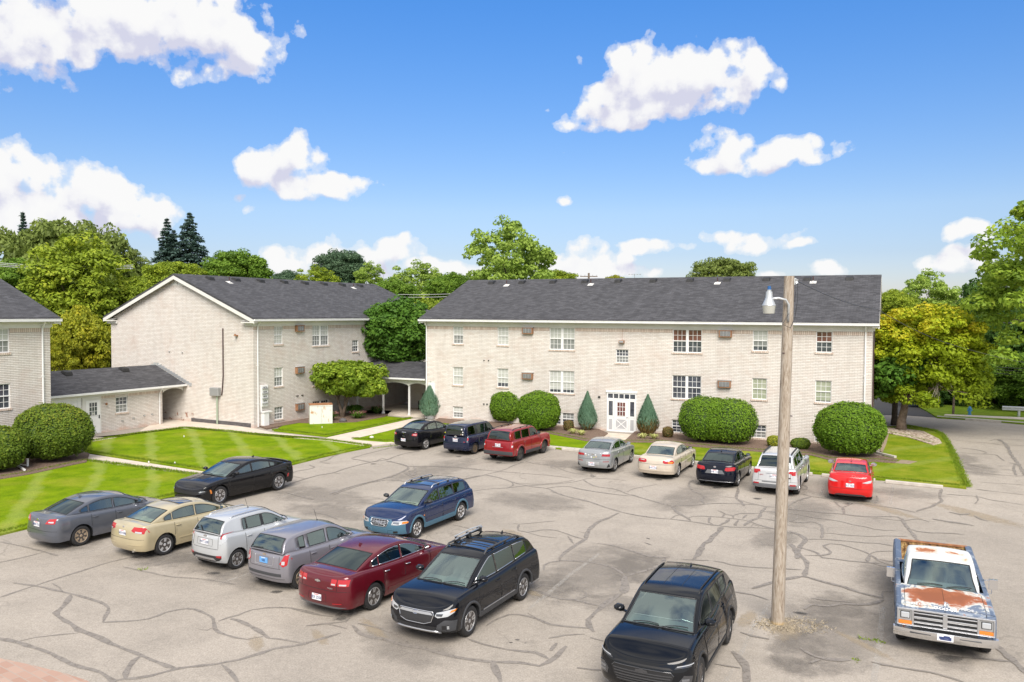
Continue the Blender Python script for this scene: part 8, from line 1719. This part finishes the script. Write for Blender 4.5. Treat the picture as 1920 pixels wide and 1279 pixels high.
sm=math_(g,'ADD',math_(g,'ADD',acc,math_(g,'MULTIPLY',math_(g,'SUBTRACT',f1.outputs['Fac'],.5),1.1)),math_(g,'MULTIPLY',math_(g,'SUBTRACT',f2.outputs['Fac'],.5),1.25)); g.interface.new_socket('Smooth',in_out='OUTPUT',socket_type='NodeSocketFloat'); L(g,sm,go.inputs[1])
L(g,d,go.inputs[0])
# generated direction -> (azimuth, elevation)
s=N(t,'ShaderNodeSeparateXYZ'); nrm=N(t,'ShaderNodeVectorMath',operation='NORMALIZE'); L(t,dirv,nrm.inputs[0]); L(t,nrm.outputs[0],s.inputs[0])
az=math_(t,'ARCTAN2',s.outputs[0],s.outputs[1]); el=math_(t,'ARCSINE',s.outputs[2]); cv=N(t,'ShaderNodeCombineXYZ'); L(t,az,cv.inputs[0]); L(t,el,cv.inputs[1])
def grp(vec):
    n=t.nodes.new('ShaderNodeGroup'); n.node_tree=g; L(t,vec,n.inputs[0]); return n.outputs
d0,s0=grp(cv.outputs[0])
of=N(t,'ShaderNodeVectorMath',operation='ADD'); L(t,cv.outputs[0],of.inputs[0]); of.inputs[1].default_value=(.010,.026,0); d1,s1=grp(of.outputs[0])
alpha=ramp(t,d0,[(-.02,(0,)),(.14,(.36,)),(.44,(1,))]); alpha.node.color_ramp.interpolation='EASE'
thin=ramp(t,d0,[(.0,(0,)),(.5,(1,))])
# lit tops, lilac-grey bases: light falls with the cloud mass standing above
sh=math_(t,'ADD',math_(t,'SUBTRACT',math_(t,'MULTIPLY',s1,1.0),math_(t,'MULTIPLY',s0,.55)),.14); lit=ramp(t,sh,[(.04,(1,1,1)),(.34,(.96,.96,.985)),(.72,(.70,.71,.86))])
# everything outside the photographed part of the sky: broken cumulus overhead and behind
nz=N(t,'ShaderNodeTexNoise'); nz.inputs['Scale'].default_value=2.6; nz.inputs['Detail'].default_value=7; nz.inputs['Roughness'].default_value=.55; nz.inputs['Distortion'].default_value=.2
pl=N(t,'ShaderNodeVectorMath',operation='MULTIPLY'); L(t,nrm.outputs[0],pl.inputs[0]); pl.inputs[1].default_value=(1,1,1.6); L(t,pl.outputs[0],nz.inputs['Vector'])
away=ramp(t,math_(t,'SUBTRACT',math_(t,'MULTIPLY',s.outputs[1],1.),math_(t,'MULTIPLY',s.outputs[2],1.25)),[(.05,(1,)),(.32,(0,))])
ov_=math_(t,'MULTIPLY',ramp(t,nz.outputs['Fac'],[(.33,(0,)),(.55,(1,))]),away)
# colour correction of the clear sky
hs=N(t,'ShaderNodeHueSaturation'); hs.inputs['Saturation'].default_value=1.12; hs.inputs['Value'].default_value=1.0; L(t,sky.outputs[0],hs.inputs['Color'])
SKYK=N(t,'ShaderNodeVectorMath',operation='MULTIPLY'); L(t,hs.outputs[0],SKYK.inputs[0]); L(t,ramp(t,s.outputs[2],[(0,(.60,.56,.68)),(.07,(.58,.56,.66)),(.12,(.68,.655,.72)),(.35,(.43,.73,1.02)),(1,(.6,.8,1.0))]),SKYK.inputs[1])
cl=N(t,'ShaderNodeVectorMath',operation='SCALE'); L(t,lit,cl.inputs[0]); cl.inputs[3].default_value=5.2
mix1=mixc(t,alpha,SKYK.outputs[0],cl.outputs[0]); mix2=mixc(t,ov_,mix1,(5.9,5.8,5.8))
L(t,mix2,bg.inputs['Color']); bg.inputs['Strength'].default_value=.12
sun=bpy.data.lights.new('sun','SUN'); so=bpy.data.objects.new('sun',sun); COL.objects.link(so); sun.energy=3.3; sun.angle=R_(36); sun.color=(1,.93,.84)
dv=Vector((math.sin(SUN_AZ)*math.cos(SUN_EL),math.cos(SUN_AZ)*math.cos(SUN_EL),math.sin(SUN_EL))); so.rotation_euler=dv.to_track_quat('Z','Y').to_euler()
SC.render.engine='CYCLES'; SC.view_settings.view_transform='Standard'; SC.view_settings.look='None'; SC.view_settings.exposure=.62; SC.view_settings.gamma=1
SC.cycles.max_bounces=6; SC.cycles.diffuse_bounces=3; SC.cycles.glossy_bounces=3; SC.cycles.transparent_max_bounces=12; SC.cycles.transmission_bounces=4
SC.render.resolution_x=1920; SC.render.resolution_y=1279
W_.cycles.sampling_method='MANUAL'; W_.cycles.sample_map_resolution=512
